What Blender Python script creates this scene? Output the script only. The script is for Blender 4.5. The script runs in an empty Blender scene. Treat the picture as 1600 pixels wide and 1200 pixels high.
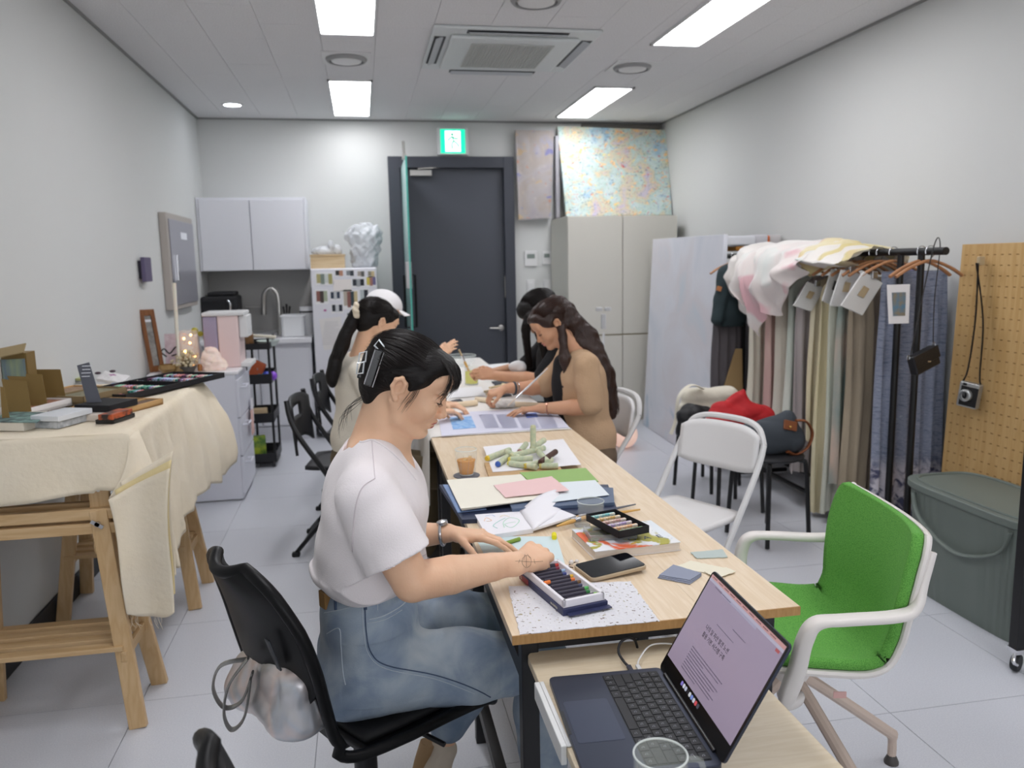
import bpy, math, random
import numpy as np
from mathutils import Vector, Matrix
try:
    import openvdb as vdb
except ImportError:
    import pyopenvdb as vdb
SC = bpy.context.scene
COL = SC.collection
random.seed(7)
rng = np.random.default_rng(7)
PI = math.pi
# ---------------------------------------------------------------- camera
FPX = 1256.0; YAW, PIT, ROL = math.radians(10.38), math.radians(8.62), math.radians(-1.11); EYE = Vector((0, 0, 1.45))
_fw = Vector((math.sin(YAW)*math.cos(PIT), math.cos(YAW)*math.cos(PIT), -math.sin(PIT)))
_r0 = Vector((math.cos(YAW), -math.sin(YAW), 0)); _u0 = _r0.cross(_fw)
_rt = _r0*math.cos(ROL) + _u0*math.sin(ROL); _up = -_r0*math.sin(ROL) + _u0*math.cos(ROL)
cam_d = bpy.data.cameras.new('camera'); cam = bpy.data.objects.new('camera', cam_d); COL.objects.link(cam)
cam.matrix_world = Matrix(((_rt.x, _up.x, -_fw.x, EYE.x), (_rt.y, _up.y, -_fw.y, EYE.y), (_rt.z, _up.z, -_fw.z, EYE.z), (0, 0, 0, 1)))
cam_d.sensor_width = 36; cam_d.lens = FPX*36/1600; cam_d.clip_start = .05
cam_d.dof.use_dof = True; cam_d.dof.focus_distance = 1.72; cam_d.dof.aperture_fstop = 5.0
SC.camera = cam
SC.view_settings.view_transform = 'Standard'; SC.view_settings.look = 'None'
SC.view_settings.exposure = 0.0; SC.view_settings.gamma = 1.0; SC.view_settings.use_curve_mapping = False
SC.cycles.use_denoising = True
SC.cycles.max_bounces = 7; SC.cycles.diffuse_bounces = 4; SC.cycles.glossy_bounces = 3; SC.cycles.transmission_bounces = 6; SC.cycles.transparent_max_bounces = 8
SC.cycles.sample_clamp_indirect = 6.0; SC.cycles.caustics_reflective = False; SC.cycles.caustics_refractive = False
# ---------------------------------------------------------------- world (only what leaks in past the open room end)
W = bpy.data.worlds.new('world'); SC.world = W; W.use_nodes = True
W.node_tree.nodes['Background'].inputs[0].default_value = (.75, .82, 1, 1); W.node_tree.nodes['Background'].inputs[1].default_value = .6
LAMP = 14.5           # radiance of the ceiling panels
wl = bpy.data.lights.new('added_fill_light', 'AREA'); wl.shape = 'RECTANGLE'; wl.size = 3.2; wl.size_y = 1.7; wl.energy = 38; wl.color = (.97, .98, 1)
wlo = bpy.data.objects.new('added_fill_light', wl); COL.objects.link(wlo); wlo.location = (.75, -1.84, 1.45); wlo.rotation_euler = (math.radians(90), 0, 0)   # added fill that brightens the foreground, set at the added window behind the camera
# ---------------------------------------------------------------- survey helpers: a pixel of the photograph onto a known plane of the room
def _ray(x, y): return _fw + _rt*((x-800)/FPX) - _up*((y-600)/FPX)
def Z_(x, y, z): d = _ray(x, y); return EYE + d*((z-EYE.z)/d.z)
def Y_(x, y, Y): d = _ray(x, y); return EYE + d*(Y/d.y)
def X_(x, y, X): d = _ray(x, y); return EYE + d*(X/d.x)
# ---------------------------------------------------------------- materials
def lin(h):
    h = h.lstrip('#'); v = [int(h[i:i+2], 16)/255 for i in (0, 2, 4)]
    return tuple((x/12.92 if x <= .04045 else ((x+.055)/1.055)**2.4) for x in v) + (1,)
_mats = {}
def M(name, col='#888888', rough=.6, metal=0, trans=0, ior=1.45, emis=0, ecol=None, alpha=1, coat=0, sheen=0, spec=.5, noise=None, bump=None, sss=0, ramp=None, aniso=None):
    """noise=(scale, other colour, contrast 0-1[, stretch xyz]); bump=(scale, strength[, stretch]); ramp=(scale, [(pos,col)...], detail, distortion, stretch)"""
    if name in _mats: return _mats[name]
    m = bpy.data.materials.new(name); m.use_nodes = True; nt = m.node_tree; N = nt.nodes; L = nt.links
    b = N['Principled BSDF']; I = b.inputs
    I['Base Color'].default_value = lin(col) if isinstance(col, str) else col
    I['Roughness'].default_value = rough; I['Metallic'].default_value = metal; I['IOR'].default_value = ior
    I['Transmission Weight'].default_value = trans; I['Alpha'].default_value = alpha; I['Coat Weight'].default_value = coat
    I['Sheen Weight'].default_value = sheen; I['Specular IOR Level'].default_value = spec
    if sss: I['Subsurface Weight'].default_value = sss; I['Subsurface Radius'].default_value = (.9, .35, .2); I['Subsurface Scale'].default_value = .006
    if emis:
        I['Emission Color'].default_value = lin(ecol or col); I['Emission Strength'].default_value = emis
    def coord(st):
        tc = N.new('ShaderNodeTexCoord'); mp = N.new('ShaderNodeMapping'); L.new(tc.outputs['Object'], mp.inputs[0])
        mp.inputs['Scale'].default_value = st or (1, 1, 1); return mp.outputs[0]
    if noise:
        n = N.new('ShaderNodeTexNoise'); n.inputs['Scale'].default_value = noise[0]; n.inputs['Detail'].default_value = 4
        L.new(coord(noise[3] if len(noise) > 3 else None), n.inputs['Vector'])
        r = N.new('ShaderNodeValToRGB'); w = .5*(1-noise[2])*.6
        r.color_ramp.elements[0].position = .5-w-.02; r.color_ramp.elements[1].position = .5+w+.02
        r.color_ramp.elements[0].color = lin(col); r.color_ramp.elements[1].color = lin(noise[1])
        L.new(n.outputs[0], r.inputs[0]); L.new(r.outputs[0], I['Base Color'])
    if ramp:
        n = N.new('ShaderNodeTexNoise'); n.inputs['Scale'].default_value = ramp[0]; n.inputs['Detail'].default_value = ramp[2]; n.inputs['Distortion'].default_value = ramp[3]
        L.new(coord(ramp[4] if len(ramp) > 4 else None), n.inputs['Vector'])
        r = N.new('ShaderNodeValToRGB'); e = r.color_ramp.elements
        for k, (p, c) in enumerate(ramp[1]):
            q = e[k] if k < 2 else e.new(p)
            q.position = p; q.color = lin(c)
        L.new(n.outputs[0], r.inputs[0]); L.new(r.outputs[0], I['Base Color'])
    if bump:
        n = N.new('ShaderNodeTexNoise'); n.inputs['Scale'].default_value = bump[0]; n.inputs['Detail'].default_value = 3
        L.new(coord(bump[2] if len(bump) > 2 else None), n.inputs['Vector'])
        bp = N.new('ShaderNodeBump'); bp.inputs['Strength'].default_value = bump[1]; bp.inputs['Distance'].default_value = .01
        L.new(n.outputs[0], bp.inputs['Height']); L.new(bp.outputs[0], I['Normal'])
    _mats[name] = m; return m
def wood(name, c1, c2, scale=6, axis='y', rough=.5, bump=.05):
    st = {'x': (.12, 1.6, 1.6), 'y': (1.6, .12, 1.6), 'z': (1.6, 1.6, .12)}[axis]
    return M(name, c1, rough, ramp=(scale*3, [(.3, c1), (.45, c2), (.55, c1), (.68, c2)], 4, .35, st), bump=(scale*12, bump, st))
# ---------------------------------------------------------------- mesh builder
class G:
    def __init__(s): s.v = []; s.f = []
    def add(s, vs, fs):
        o = len(s.v); s.v += [tuple(p) for p in vs]; s.f += [tuple(i+o for i in f) for f in fs]; return s
    def box(s, a, b, m=None, taper=1):
        (x0, y0, z0), (x1, y1, z1) = a, b
        vs = [Vector(p) for p in ((x0,y0,z0),(x1,y0,z0),(x1,y1,z0),(x0,y1,z0),(x0,y0,z1),(x1,y0,z1),(x1,y1,z1),(x0,y1,z1))]
        if taper != 1:
            cx, cy = (x0+x1)/2, (y0+y1)/2
            for p in vs[4:]: p.x = cx+(p.x-cx)*taper; p.y = cy+(p.y-cy)*taper
        if m is not None: vs = [m @ p for p in vs]
        return s.add(vs, [(0,3,2,1),(4,5,6,7),(0,1,5,4),(1,2,6,5),(2,3,7,6),(3,0,4,7)])
    def cbox(s, c, sz, m=None, rz=0, rx=0, ry=0):
        mm = Matrix.Translation(c) @ Matrix.Rotation(rz, 4, 'Z') @ Matrix.Rotation(ry, 4, 'Y') @ Matrix.Rotation(rx, 4, 'X')
        if m is not None: mm = m @ mm
        x, y, z = sz[0]/2, sz[1]/2, sz[2]/2
        return s.box((-x,-y,-z), (x,y,z), mm)
    def bar(s, p, q, w, h, up=(0,0,1)):
        p, q = Vector(p), Vector(q); d = (q-p); ln = d.length; d.normalize(); up = Vector(up)
        a = d.cross(up)
        if a.length < 1e-4: a = d.cross(Vector((1,0,0)))
        a.normalize(); b = a.cross(d)
        m = Matrix(((a.x,b.x,d.x,p.x),(a.y,b.y,d.y,p.y),(a.z,b.z,d.z,p.z),(0,0,0,1)))
        return s.box((-w/2,-h/2,0), (w/2,h/2,ln), m)
    def tube(s, path, r, n=10, closed=False, caps=True, flat=1):
        P = [Vector(p) for p in path]; k = len(P); rr = r if hasattr(r, '__len__') else [r]*k
        nrm = None; vs = []
        for i in range(k):
            t = (P[(i+1) % k]-P[i-1]) if closed else (P[min(i+1, k-1)]-P[max(i-1, 0)])
            if t.length < 1e-9: t = Vector((0,0,1))
            t.normalize()
            if nrm is None:
                nrm = t.orthogonal().normalized() if abs(t.z) > .95 else t.cross(Vector((0,0,1))).normalized()
            nrm = (nrm - t*nrm.dot(t))
            if nrm.length < 1e-6: nrm = t.orthogonal()
            nrm.normalize(); b = t.cross(nrm)
            for j in range(n):
                a = 2*PI*j/n; vs.append(P[i] + nrm*(math.cos(a)*rr[i]) + b*(math.sin(a)*rr[i]*flat))
        fs = []
        for i in range(k if closed else k-1):
            for j in range(n):
                a, b2 = i*n+j, i*n+(j+1) % n; c, d = ((i+1) % k)*n+(j+1) % n, ((i+1) % k)*n+j
                fs.append((a, b2, c, d))
        if caps and not closed: fs += [tuple(range(n))[::-1], tuple((k-1)*n+j for j in range(n))]
        return s.add(vs, fs)
    def lathe(s, prof, c=(0,0,0), n=24, m=None, caps=True):
        vs = []; c = Vector(c)
        for r, z in prof:
            for j in range(n):
                a = 2*PI*j/n; p = Vector((r*math.cos(a), r*math.sin(a), z)) + c; vs.append(m @ p if m is not None else p)
        fs = [(i*n+j, i*n+(j+1) % n, (i+1)*n+(j+1) % n, (i+1)*n+j) for i in range(len(prof)-1) for j in range(n)]
        if caps and prof[0][0] > 1e-6: fs.append(tuple(range(n))[::-1])
        if caps and prof[-1][0] > 1e-6: fs.append(tuple((len(prof)-1)*n+j for j in range(n)))
        return s.add(vs, fs)
    def prism(s, poly, z0, z1, m=None):
        n = len(poly); vs = [Vector((x, y, z0)) for x, y in poly] + [Vector((x, y, z1)) for x, y in poly]
        if m is not None: vs = [m @ p for p in vs]
        return s.add(vs, [tuple(range(n))[::-1], tuple(range(n, 2*n))] + [(i, (i+1) % n, n+(i+1) % n, n+i) for i in range(n)])
    def grid(s, fn, nu, nv, wrap=False):
        vs = [fn(i/(nu if wrap else nu-1), j/(nv-1)) for i in range(nu) for j in range(nv)]
        fs = [(i*nv+j, i*nv+j+1, ((i+1) % nu)*nv+j+1, ((i+1) % nu)*nv+j) for i in range(nu if wrap else nu-1) for j in range(nv-1)]
        return s.add(vs, fs)
    def ball(s, c, r, n=12, k=8, sc=(1,1,1), m=None):
        vs = []; c = Vector(c)
        for i in range(k+1):
            ph = PI*i/k
            for j in range(n):
                a = 2*PI*j/n; p = Vector((math.sin(ph)*math.cos(a)*r*sc[0], math.sin(ph)*math.sin(a)*r*sc[1], math.cos(ph)*r*sc[2]))
                vs.append(c + (m @ p if m is not None else p))
        return s.add(vs, [(i*n+j, (i+1)*n+j, (i+1)*n+(j+1) % n, i*n+(j+1) % n) for i in range(k) for j in range(n)])
def rrect(w, h, r, n=5, cx=0, cy=0):
    out = []
    for (sx, sy, a0) in ((1,1,0), (-1,1,90), (-1,-1,180), (1,-1,270)):
        for i in range(n+1):
            a = math.radians(a0+90*i/n); out.append((cx+sx*(w/2-r)+r*math.cos(a), cy+sy*(h/2-r)+r*math.sin(a)))
    return out
def crom(pts, n=6, closed=False):
    P = [Vector(p) for p in pts]; k = len(P); out = []
    for i in range(k if closed else k-1):
        if closed: a, b, c, d = P[i-1], P[i], P[(i+1) % k], P[(i+2) % k]
        else: a, b, c, d = P[max(i-1, 0)], P[i], P[i+1], P[min(i+2, k-1)]
        for j in range(n):
            t = j/n; out.append(.5*((2*b)+(c-a)*t+(2*a-5*b+4*c-d)*t*t+(-a+3*b-3*c+d)*t**3))
    if not closed: out.append(P[-1])
    return out
def link_mesh(name, verts, faces, mat, parent=None, smooth=False, angle=35, world=True, matrix=None):
    me = bpy.data.meshes.new(name); me.from_pydata(verts, [], faces); me.materials.append(mat)
    if smooth:
        me.polygons.foreach_set('use_smooth', [True]*len(me.polygons))
        if angle:
            try: me.set_sharp_from_angle(angle=math.radians(angle))
            except Exception: pass
    o = bpy.data.objects.new(name, me); COL.objects.link(o)
    if parent is not None: o.parent = parent
    return o
def origin_of(parent):
    p = Vector((0, 0, 0)); rot = Matrix()
    chain = []
    while parent is not None: chain.append(parent); parent = parent.parent
    m = Matrix()
    for q in reversed(chain): m = m @ Matrix.Translation(q.location) @ q.rotation_euler.to_matrix().to_4x4()
    return m
def obj(name, g, mat, parent=None, smooth=False, bevel=0, solid=0, subd=0, local=False, angle=35, seg=2):
    """g in world coordinates unless local: then in the parent's frame. A top-level mesh gets its origin at its own base."""
    vs = g.v
    if parent is not None:
        if not local:
            mi = origin_of(parent).inverted(); vs = [mi @ Vector(p) for p in vs]
        o = link_mesh(name, vs, g.f, mat, parent, smooth, angle)
    else:
        a = np.array([tuple(p) for p in vs]); c = Vector(((a[:,0].min()+a[:,0].max())/2, (a[:,1].min()+a[:,1].max())/2, a[:,2].min()))
        o = link_mesh(name, [Vector(p)-c for p in vs], g.f, mat, None, smooth, angle); o.location = c
    if subd:
        md = o.modifiers.new('s', 'SUBSURF'); md.levels = md.render_levels = subd
    if solid:
        md = o.modifiers.new('t', 'SOLIDIFY'); md.thickness = solid; md.offset = 0
    if bevel:
        md = o.modifiers.new('b', 'BEVEL'); md.width = bevel; md.segments = seg; md.limit_method = 'ANGLE'; md.angle_limit = math.radians(40)
        if not smooth:
            for p in o.data.polygons: p.use_smooth = True
            md.harden_normals = True
            try: o.data.set_sharp_from_angle(angle=math.radians(40))
            except Exception: pass
    return o
def tag(o, label=None, cat=None, group=None, kind=None):
    if label: o['label'] = label
    if cat: o['category'] = cat
    if group: o['group'] = group
    if kind: o['kind'] = kind
    return o
def thing(name, label, cat, loc=(0,0,0), rz=0, group=None):
    o = bpy.data.objects.new(name, None); COL.objects.link(o); o.location = loc; o.rotation_euler = (0, 0, rz); o.empty_display_size = .05
    return tag(o, label, cat, group)
def kids(o): return [c for c in bpy.data.objects if c.parent == o]
def dup(root, loc=None, rz=None, label=None, group=None, parent=None):
    r = root.copy(); COL.objects.link(r)
    if parent is not None: r.parent = parent
    if loc is not None: r.location = loc
    if rz is not None: r.rotation_euler = (root.rotation_euler.x, root.rotation_euler.y, rz)
    if label: r['label'] = label
    if group: r['group'] = group
    for ch in kids(root): dup(ch, parent=r)
    return r
def text(name, body, size, mat, M4, parent=None, ext=.0002, align='CENTER', sx=1):
    cu = bpy.data.curves.new(name, 'FONT'); cu.body = body; cu.size = size; cu.extrude = ext; cu.align_x = align; cu.align_y = 'CENTER'; cu.resolution_u = 2
    t = bpy.data.objects.new('tmp', cu); COL.objects.link(t); dg = bpy.context.evaluated_depsgraph_get()
    me = bpy.data.meshes.new_from_object(t.evaluated_get(dg)); bpy.data.objects.remove(t); bpy.data.curves.remove(cu)
    me.name = name; me.materials.clear(); me.materials.append(mat)
    mm = M4 @ Matrix.Diagonal((sx, 1, 1, 1))
    if parent is not None: mm = origin_of(parent).inverted() @ mm
    me.transform(mm); o = bpy.data.objects.new(name, me); COL.objects.link(o)
    if parent is not None: o.parent = parent
    return o
def frame(o, x, y, z): # matrix from origin and axes
    x, y, z, o = Vector(x).normalized(), Vector(y).normalized(), Vector(z).normalized(), Vector(o)
    return Matrix(((x.x,y.x,z.x,o.x),(x.y,y.y,z.y,o.y),(x.z,y.z,z.z,o.z),(0,0,0,1)))
# ---------------------------------------------------------------- rounded organic volumes: blended primitives turned into one continuous surface
class Body:
    def __init__(s, lo, hi, res):
        s.lo = np.array(lo, float); s.res = res; s.n = np.ceil((np.array(hi)-s.lo)/res).astype(int)+1
        s.d = np.full(s.n, 1.0, np.float32)
    def box(s, lo, hi):
        i0 = np.clip(np.floor((np.array(lo)-s.lo)/s.res).astype(int), 0, s.n-1); i1 = np.clip(np.ceil((np.array(hi)-s.lo)/s.res).astype(int)+1, 1, s.n)
        sl = tuple(slice(a, b) for a, b in zip(i0, i1))
        ax = [s.lo[k]+s.res*np.arange(i0[k], i1[k], dtype=np.float32) for k in range(3)]
        return sl, np.meshgrid(*ax, indexing='ij', sparse=True)
    def mix(s, sl, d, k, op):
        o = s.d[sl]
        if op == 'add':
            if k > 0:
                h = np.clip(.5+.5*(o-d)/k, 0, 1); s.d[sl] = o*(1-h)+d*h-k*h*(1-h)
            else: s.d[sl] = np.minimum(o, d)
        else:
            d = -d
            if k > 0:
                h = np.clip(.5-.5*(o-d)/k, 0, 1); s.d[sl] = o*(1-h)+d*h+k*h*(1-h)
            else: s.d[sl] = np.maximum(o, d)
    def cap(s, a, b, ra, rb=None, k=.01, op='add', flat=None):
        rb = ra if rb is None else rb; a, b = np.array(a, float), np.array(b, float); R = max(ra, rb)+k+s.res*3
        sl, (X, Y, Z) = s.box(np.minimum(a, b)-R, np.maximum(a, b)+R)
        ba = b-a; L2 = max(ba@ba, 1e-12)
        t = np.clip(((X-a[0])*ba[0]+(Y-a[1])*ba[1]+(Z-a[2])*ba[2])/L2, 0, 1)
        dx, dy, dz = X-a[0]-t*ba[0], Y-a[1]-t*ba[1], Z-a[2]-t*ba[2]
        if flat is not None:   # (axis, factor): squash along an axis
            ax, f = np.array(flat[0], float), flat[1]; ax /= np.linalg.norm(ax)
            q = (dx*ax[0]+dy*ax[1]+dz*ax[2])*(1/f-1); dx, dy, dz = dx+q*ax[0], dy+q*ax[1], dz+q*ax[2]
        d = np.sqrt(dx*dx+dy*dy+dz*dz)-(ra+(rb-ra)*t)
        if flat is not None: d = d*min(1, flat[1]*1.15)
        s.mix(sl, d.astype(np.float32), k, op); return s
    def chain(s, pts, rad, k=.01, op='add', flat=None):
        for i in range(len(pts)-1): s.cap(pts[i], pts[i+1], rad[i], rad[i+1], k, op, flat)
        return s
    def ell(s, c, r, rot=None, k=.01, op='add'):
        c = np.array(c, float); r = np.array(r, float); R = r.max()+k+s.res*3
        sl, (X, Y, Z) = s.box(c-R, c+R); x, y, z = X-c[0], Y-c[1], Z-c[2]
        if rot is not None:
            q = np.array(rot)[:3, :3]; x, y, z = (q[0,0]*x+q[1,0]*y+q[2,0]*z), (q[0,1]*x+q[1,1]*y+q[2,1]*z), (q[0,2]*x+q[1,2]*y+q[2,2]*z)
        k0 = np.sqrt((x/r[0])**2+(y/r[1])**2+(z/r[2])**2); k1 = np.sqrt((x/r[0]**2)**2+(y/r[1]**2)**2+(z/r[2]**2)**2)+1e-9
        d = k0*(k0-1)/k1
        s.mix(sl, d.astype(np.float32), k, op); return s
    def plane(s, p, n, k=0, lo=None, hi=None): # cut away the side n points to
        p, n = np.array(p, float), np.array(n, float); n /= np.linalg.norm(n)
        sl, (X, Y, Z) = s.box(s.lo if lo is None else lo, (s.lo+s.n*s.res) if hi is None else hi)
        d = -((X-p[0])*n[0]+(Y-p[1])*n[1]+(Z-p[2])*n[2]); s.mix(sl, d.astype(np.float32), k, 'sub'); return s
    def field(s, fn, lo=None, hi=None):
        sl, (X, Y, Z) = s.box(s.lo if lo is None else lo, (s.lo+s.n*s.res) if hi is None else hi)
        near = np.abs(s.d[sl]) < .04
        s.d[sl] = s.d[sl]+np.where(near, fn(X, Y, Z), 0).astype(np.float32); return s
    def mesh(s, name, mat, parent=None, smooth_it=0, extra=()):
        g = vdb.FloatGrid(background=1.0); e = s.d.copy(); B = .05
        e[0] = np.maximum(e[0], B); e[-1] = np.maximum(e[-1], B); e[:,0] = np.maximum(e[:,0], B); e[:,-1] = np.maximum(e[:,-1], B); e[:,:,0] = np.maximum(e[:,:,0], B); e[:,:,-1] = np.maximum(e[:,:,-1], B)
        g.copyFromArray(e); p, q = g.convertToQuads(isovalue=0.0)
        v = p*s.res+s.lo
        for b2 in extra:
            g2 = vdb.FloatGrid(background=1.0); e2 = b2.d.copy()
            for ax in range(3):
                for end in (0, -1):
                    ix = [slice(None)]*3; ix[ax] = end; e2[tuple(ix)] = np.maximum(e2[tuple(ix)], .05)
            g2.copyFromArray(e2); p2, q2 = g2.convertToQuads(isovalue=0.0); q = np.concatenate([q, q2+len(v)]); v = np.concatenate([v, p2*b2.res+b2.lo])
        me = bpy.data.meshes.new(name)
        mi = np.array(origin_of(parent).inverted()) if parent is not None else np.eye(4)
        off = np.zeros(3)
        v = v@mi[:3,:3].T+mi[:3,3]
        if parent is None:
            off = np.array([(v[:,0].min()+v[:,0].max())/2, (v[:,1].min()+v[:,1].max())/2, v[:,2].min()]); v = v-off
        me.vertices.add(len(v)); me.vertices.foreach_set('co', v.astype(np.float32).ravel())
        me.loops.add(q.size); me.polygons.add(len(q)); me.loops.foreach_set('vertex_index', q[:, ::-1].astype(np.int32).ravel())
        me.polygons.foreach_set('loop_start', np.arange(0, q.size, 4, dtype=np.int32))
        me.polygons.foreach_set('use_smooth', np.ones(len(q), bool)); me.update(calc_edges=True); me.validate()
        me.materials.append(mat); o = bpy.data.objects.new(name, me); COL.objects.link(o)
        if parent is not None: o.parent = parent
        o.location = off if parent is None else (0, 0, 0)
        if smooth_it:
            md = o.modifiers.new('sm', 'SMOOTH'); md.factor = .5; md.iterations = smooth_it
        return o
def crumple(seed, freq, amp, n=6, ridge=True, st=(1, 1, 1)):
    r = np.random.default_rng(seed); D = r.normal(size=(n, 3)); D /= np.linalg.norm(D, axis=1)[:, None]; D *= np.array(st); P = r.uniform(0, 6.28, (n, 3)); Fq = freq*r.uniform(.55, 1.5, n)
    def fn(X, Y, Z):
        wx = .5*np.sin(Y*freq*.31+P[0,1])+.5*np.sin(Z*freq*.23+P[1,1]); o = 0
        for k in range(n):
            a = (X*D[k,0]+Y*D[k,1]+Z*D[k,2])*Fq[k]+P[k,0]+1.6*wx+.9*np.sin((X*D[k-1,2]-Y*D[k-1,0]+Z*D[k-1,1])*Fq[k]*.6+P[k,2])
            o = o+((.64-np.abs(np.sin(a*.5))) if ridge else np.sin(a))
        return o*(amp/math.sqrt(n))
    return fn
def rotm(rx=0, ry=0, rz=0):
    return np.array((Matrix.Rotation(rz, 3, 'Z') @ Matrix.Rotation(ry, 3, 'Y') @ Matrix.Rotation(rx, 3, 'X')))
# ================================================================ SETTING
XL, XR, YB, YF, ZC = -1.33, 2.88, 7.55, -1.9, 2.73
wallm = M('wall_paint', '#d0d1cf', .85, bump=(160, .03))
ceilm = M('ceiling_tile', '#e9e8e9', .9, noise=(140, '#d6d5d6', .35), bump=(160, .25))
skirt = M('skirting', '#2a2a2c', .6)
tilem = M('floor_tile', '#d3d5db', .33, noise=(210, '#c3c5cd', .25), spec=.45)
groutm = M('tile_joint', '#85878f', .8)
def structure(o): return tag(o, kind='structure')
structure(obj('wall_left', G().box((XL-.1, YF, 0), (XL, YB+.1, ZC+.15)), wallm))
structure(obj('wall_right', G().box((XR, YF, 0), (XR+.1, YB+.1, ZC+.15)), wallm))
structure(obj('wall_front', G().box((XL-.1, YF-.1, 0), (-.9, YF, ZC+.15)).box((2.4, YF-.1, 0), (XR+.1, YF, ZC+.15)).box((-.9, YF-.1, 0), (2.4, YF, .55)).box((-.9, YF-.1, 2.35), (2.4, YF, ZC+.15)), wallm))
win = structure(obj('added_window_1', G().box((-.9, YF-.08, .55), (2.4, YF-.07, 2.35)), M('added_window_glass', '#dfe8ee', .05, alpha=.2)))  # unseen window, added to go with the foreground fill light
for x_ in (-.9, .19, 1.27, 2.36): obj('added_window_frame', G().box((x_, YF-.09, .55), (x_+.04, YF-.04, 2.35)), M('frame_white', '#d5d5d5', .5), win)
DX0, DX1, DZ = .335, 1.385, 2.36          # door opening in the back wall
structure(obj('wall_back', G().box((XL, YB, 0), (DX0, YB+.1, ZC+.15)).box((DX1, YB, 0), (XR, YB+.1, ZC+.15)).box((DX0, YB, DZ), (DX1, YB+.1, ZC+.15)), wallm))
structure(obj('baseboard_left', G().box((XL, YF, 0), (XL+.012, 4.9, .10)), skirt, bevel=.002))
structure(obj('baseboard_right', G().box((XR-.012, YF, 0), (XR, YB, .10)), skirt, bevel=.002))
structure(obj('baseboard_back', G().box((DX1+.06, YB-.012, 0), (XR-.012, YB, .10)), skirt, bevel=.002))
structure(obj('trim_1', G().box((XL, YF, ZC-.012), (XL+.014, YB, ZC)), M('ceiling_trim', '#8f8f8d', .6)))
structure(obj('trim_2', G().box((XR-.014, YF, ZC-.012), (XR, YB, ZC)), _mats['ceiling_trim']))
structure(obj('trim_3', G().box((XL, YB-.014, ZC-.012), (XR, YB, ZC)), _mats['ceiling_trim']))
floor = structure(obj('floor', G().box((XL-.1, YF-.1, -.1), (XR+.1, YB+.1, -.004)), groutm))
xs = [-.80+.6*k for k in range(-2, 8)]; ys = [2.13+.6*k for k in range(-8, 11)]
base_tiles = {}
for i, x in enumerate(xs):
    for j, y in enumerate(ys):
        x0, x1, y0, y1 = max(x, XL), min(x+.6, XR), max(y, YF), min(y+.6, YB)
        if x1-x0 < .02 or y1-y0 < .02: continue
        key = (round(x1-x0, 3), round(y1-y0, 3)); g = .0012
        if key not in base_tiles:
            w, h = key; o = obj('floor_tile', G().box((g, g, -.004), (w-g, h-g, 0)), tilem, floor, local=True); base_tiles[key] = o
        else:
            o = base_tiles[key].copy(); COL.objects.link(o); o.parent = floor
        mi = floor.location; o.location = (x0-mi.x, y0-mi.y, -mi.z)
# ceiling: slab with 300 x 600 tiles, running bond, openings for fittings are simply covered by them
ceil = structure(obj('ceiling', G().box((XL-.1, YF-.1, ZC+.006), (XR+.1, YB+.1, ZC+.1)), M('ceiling_joint', '#a7a6a4', .9)))
cx0 = -.165; tl = {}
n_ct = 0
for i in range(-4, 11):
    for j in range(-6, 18):
        x = cx0+.308*i; y = 7.42-.61*(j+(.5 if i % 2 else 0))
        x0, x1, y0, y1 = max(x, XL+.01), min(x+.308, XR-.01), max(y-.61, 2.6), min(y, YB-.01)
        if x1-x0 < .03 or y1-y0 < .03: continue
        key = (round(x1-x0, 3), round(y1-y0, 3))
        if key not in tl: o = obj('ceiling_tile', G().box((.001, .001, 0), (key[0]-.001, key[1]-.001, .006)), ceilm, ceil, local=True); tl[key] = o
        else: o = tl[key].copy(); COL.objects.link(o); o.parent = ceil
        o.location = (x0-ceil.location.x, y0-ceil.location.y, ZC-ceil.location.z); n_ct += 1
o = obj('ceiling_field', G().box((XL, YF, ZC), (XR, 2.6, ZC+.006)), ceilm, ceil)
# ---------------------------------------------------------------- lights in the ceiling
whitep = M('white_plastic', '#dcdcdc', .45); diff = M('lamp_diffuser', '#ffffff', .5, emis=LAMP, ecol='#fbfbff'); diffr = M('downlight_diffuser', '#ffffff', .5, emis=LAMP*1.5, ecol='#eef3ff')
def panel(x, y0, y1, label):
    t = thing('ceiling_light', label, 'light', (x, (y0+y1)/2, ZC), group='recessed ceiling panel lights')
    obj('frame', G().box((x-.156, y0-.02, ZC-.012), (x-.142, y1+.02, ZC)).box((x+.142, y0-.02, ZC-.012), (x+.156, y1+.02, ZC)).box((x-.156, y0-.02, ZC-.012), (x+.156, y0, ZC)).box((x-.156, y1, ZC-.012), (x+.156, y1+.02, ZC)), whitep, t)
    obj('diffuser', G().box((x-.142, y0, ZC-.006), (x+.142, y1, ZC)), diff, t)
xl_, xr_ = -.015, 1.925
panel(xl_, 5.98, 7.30, 'far left rectangular ceiling panel light, above the kitchen end')
panel(xr_, 6.03, 7.24, 'far right rectangular ceiling panel light, nearest the painting')
panel(xl_, 3.40, 4.80, 'near left ceiling panel light cut by the top of the picture')
panel(xr_, 3.42, 4.82, 'near right ceiling panel light, largest in view, above the white canvas side')
for k, (x, y) in enumerate(((xl_, .9), (xr_, .9))):
    panel(x, y, y+1.3, ['left', 'right'][k]+' ceiling panel light overhead of the photographer, outside the picture')
t = thing('downlight', 'small round recessed ceiling downlight above the wall cupboard', 'light', (-.985, 7.08, ZC))
t.location = Z_(363, 163, ZC); c = t.location.copy()
obj('rim', G().lathe([(.066, 0), (.082, 0), (.084, -.006), (.066, -.008), (.066, 0)], c, 24, caps=False), whitep, t, smooth=True)
obj('diffuser', G().lathe([(0, -.004), (.067, -.004), (.067, 0), (0, 0)], c, 24), diffr, t)
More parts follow.
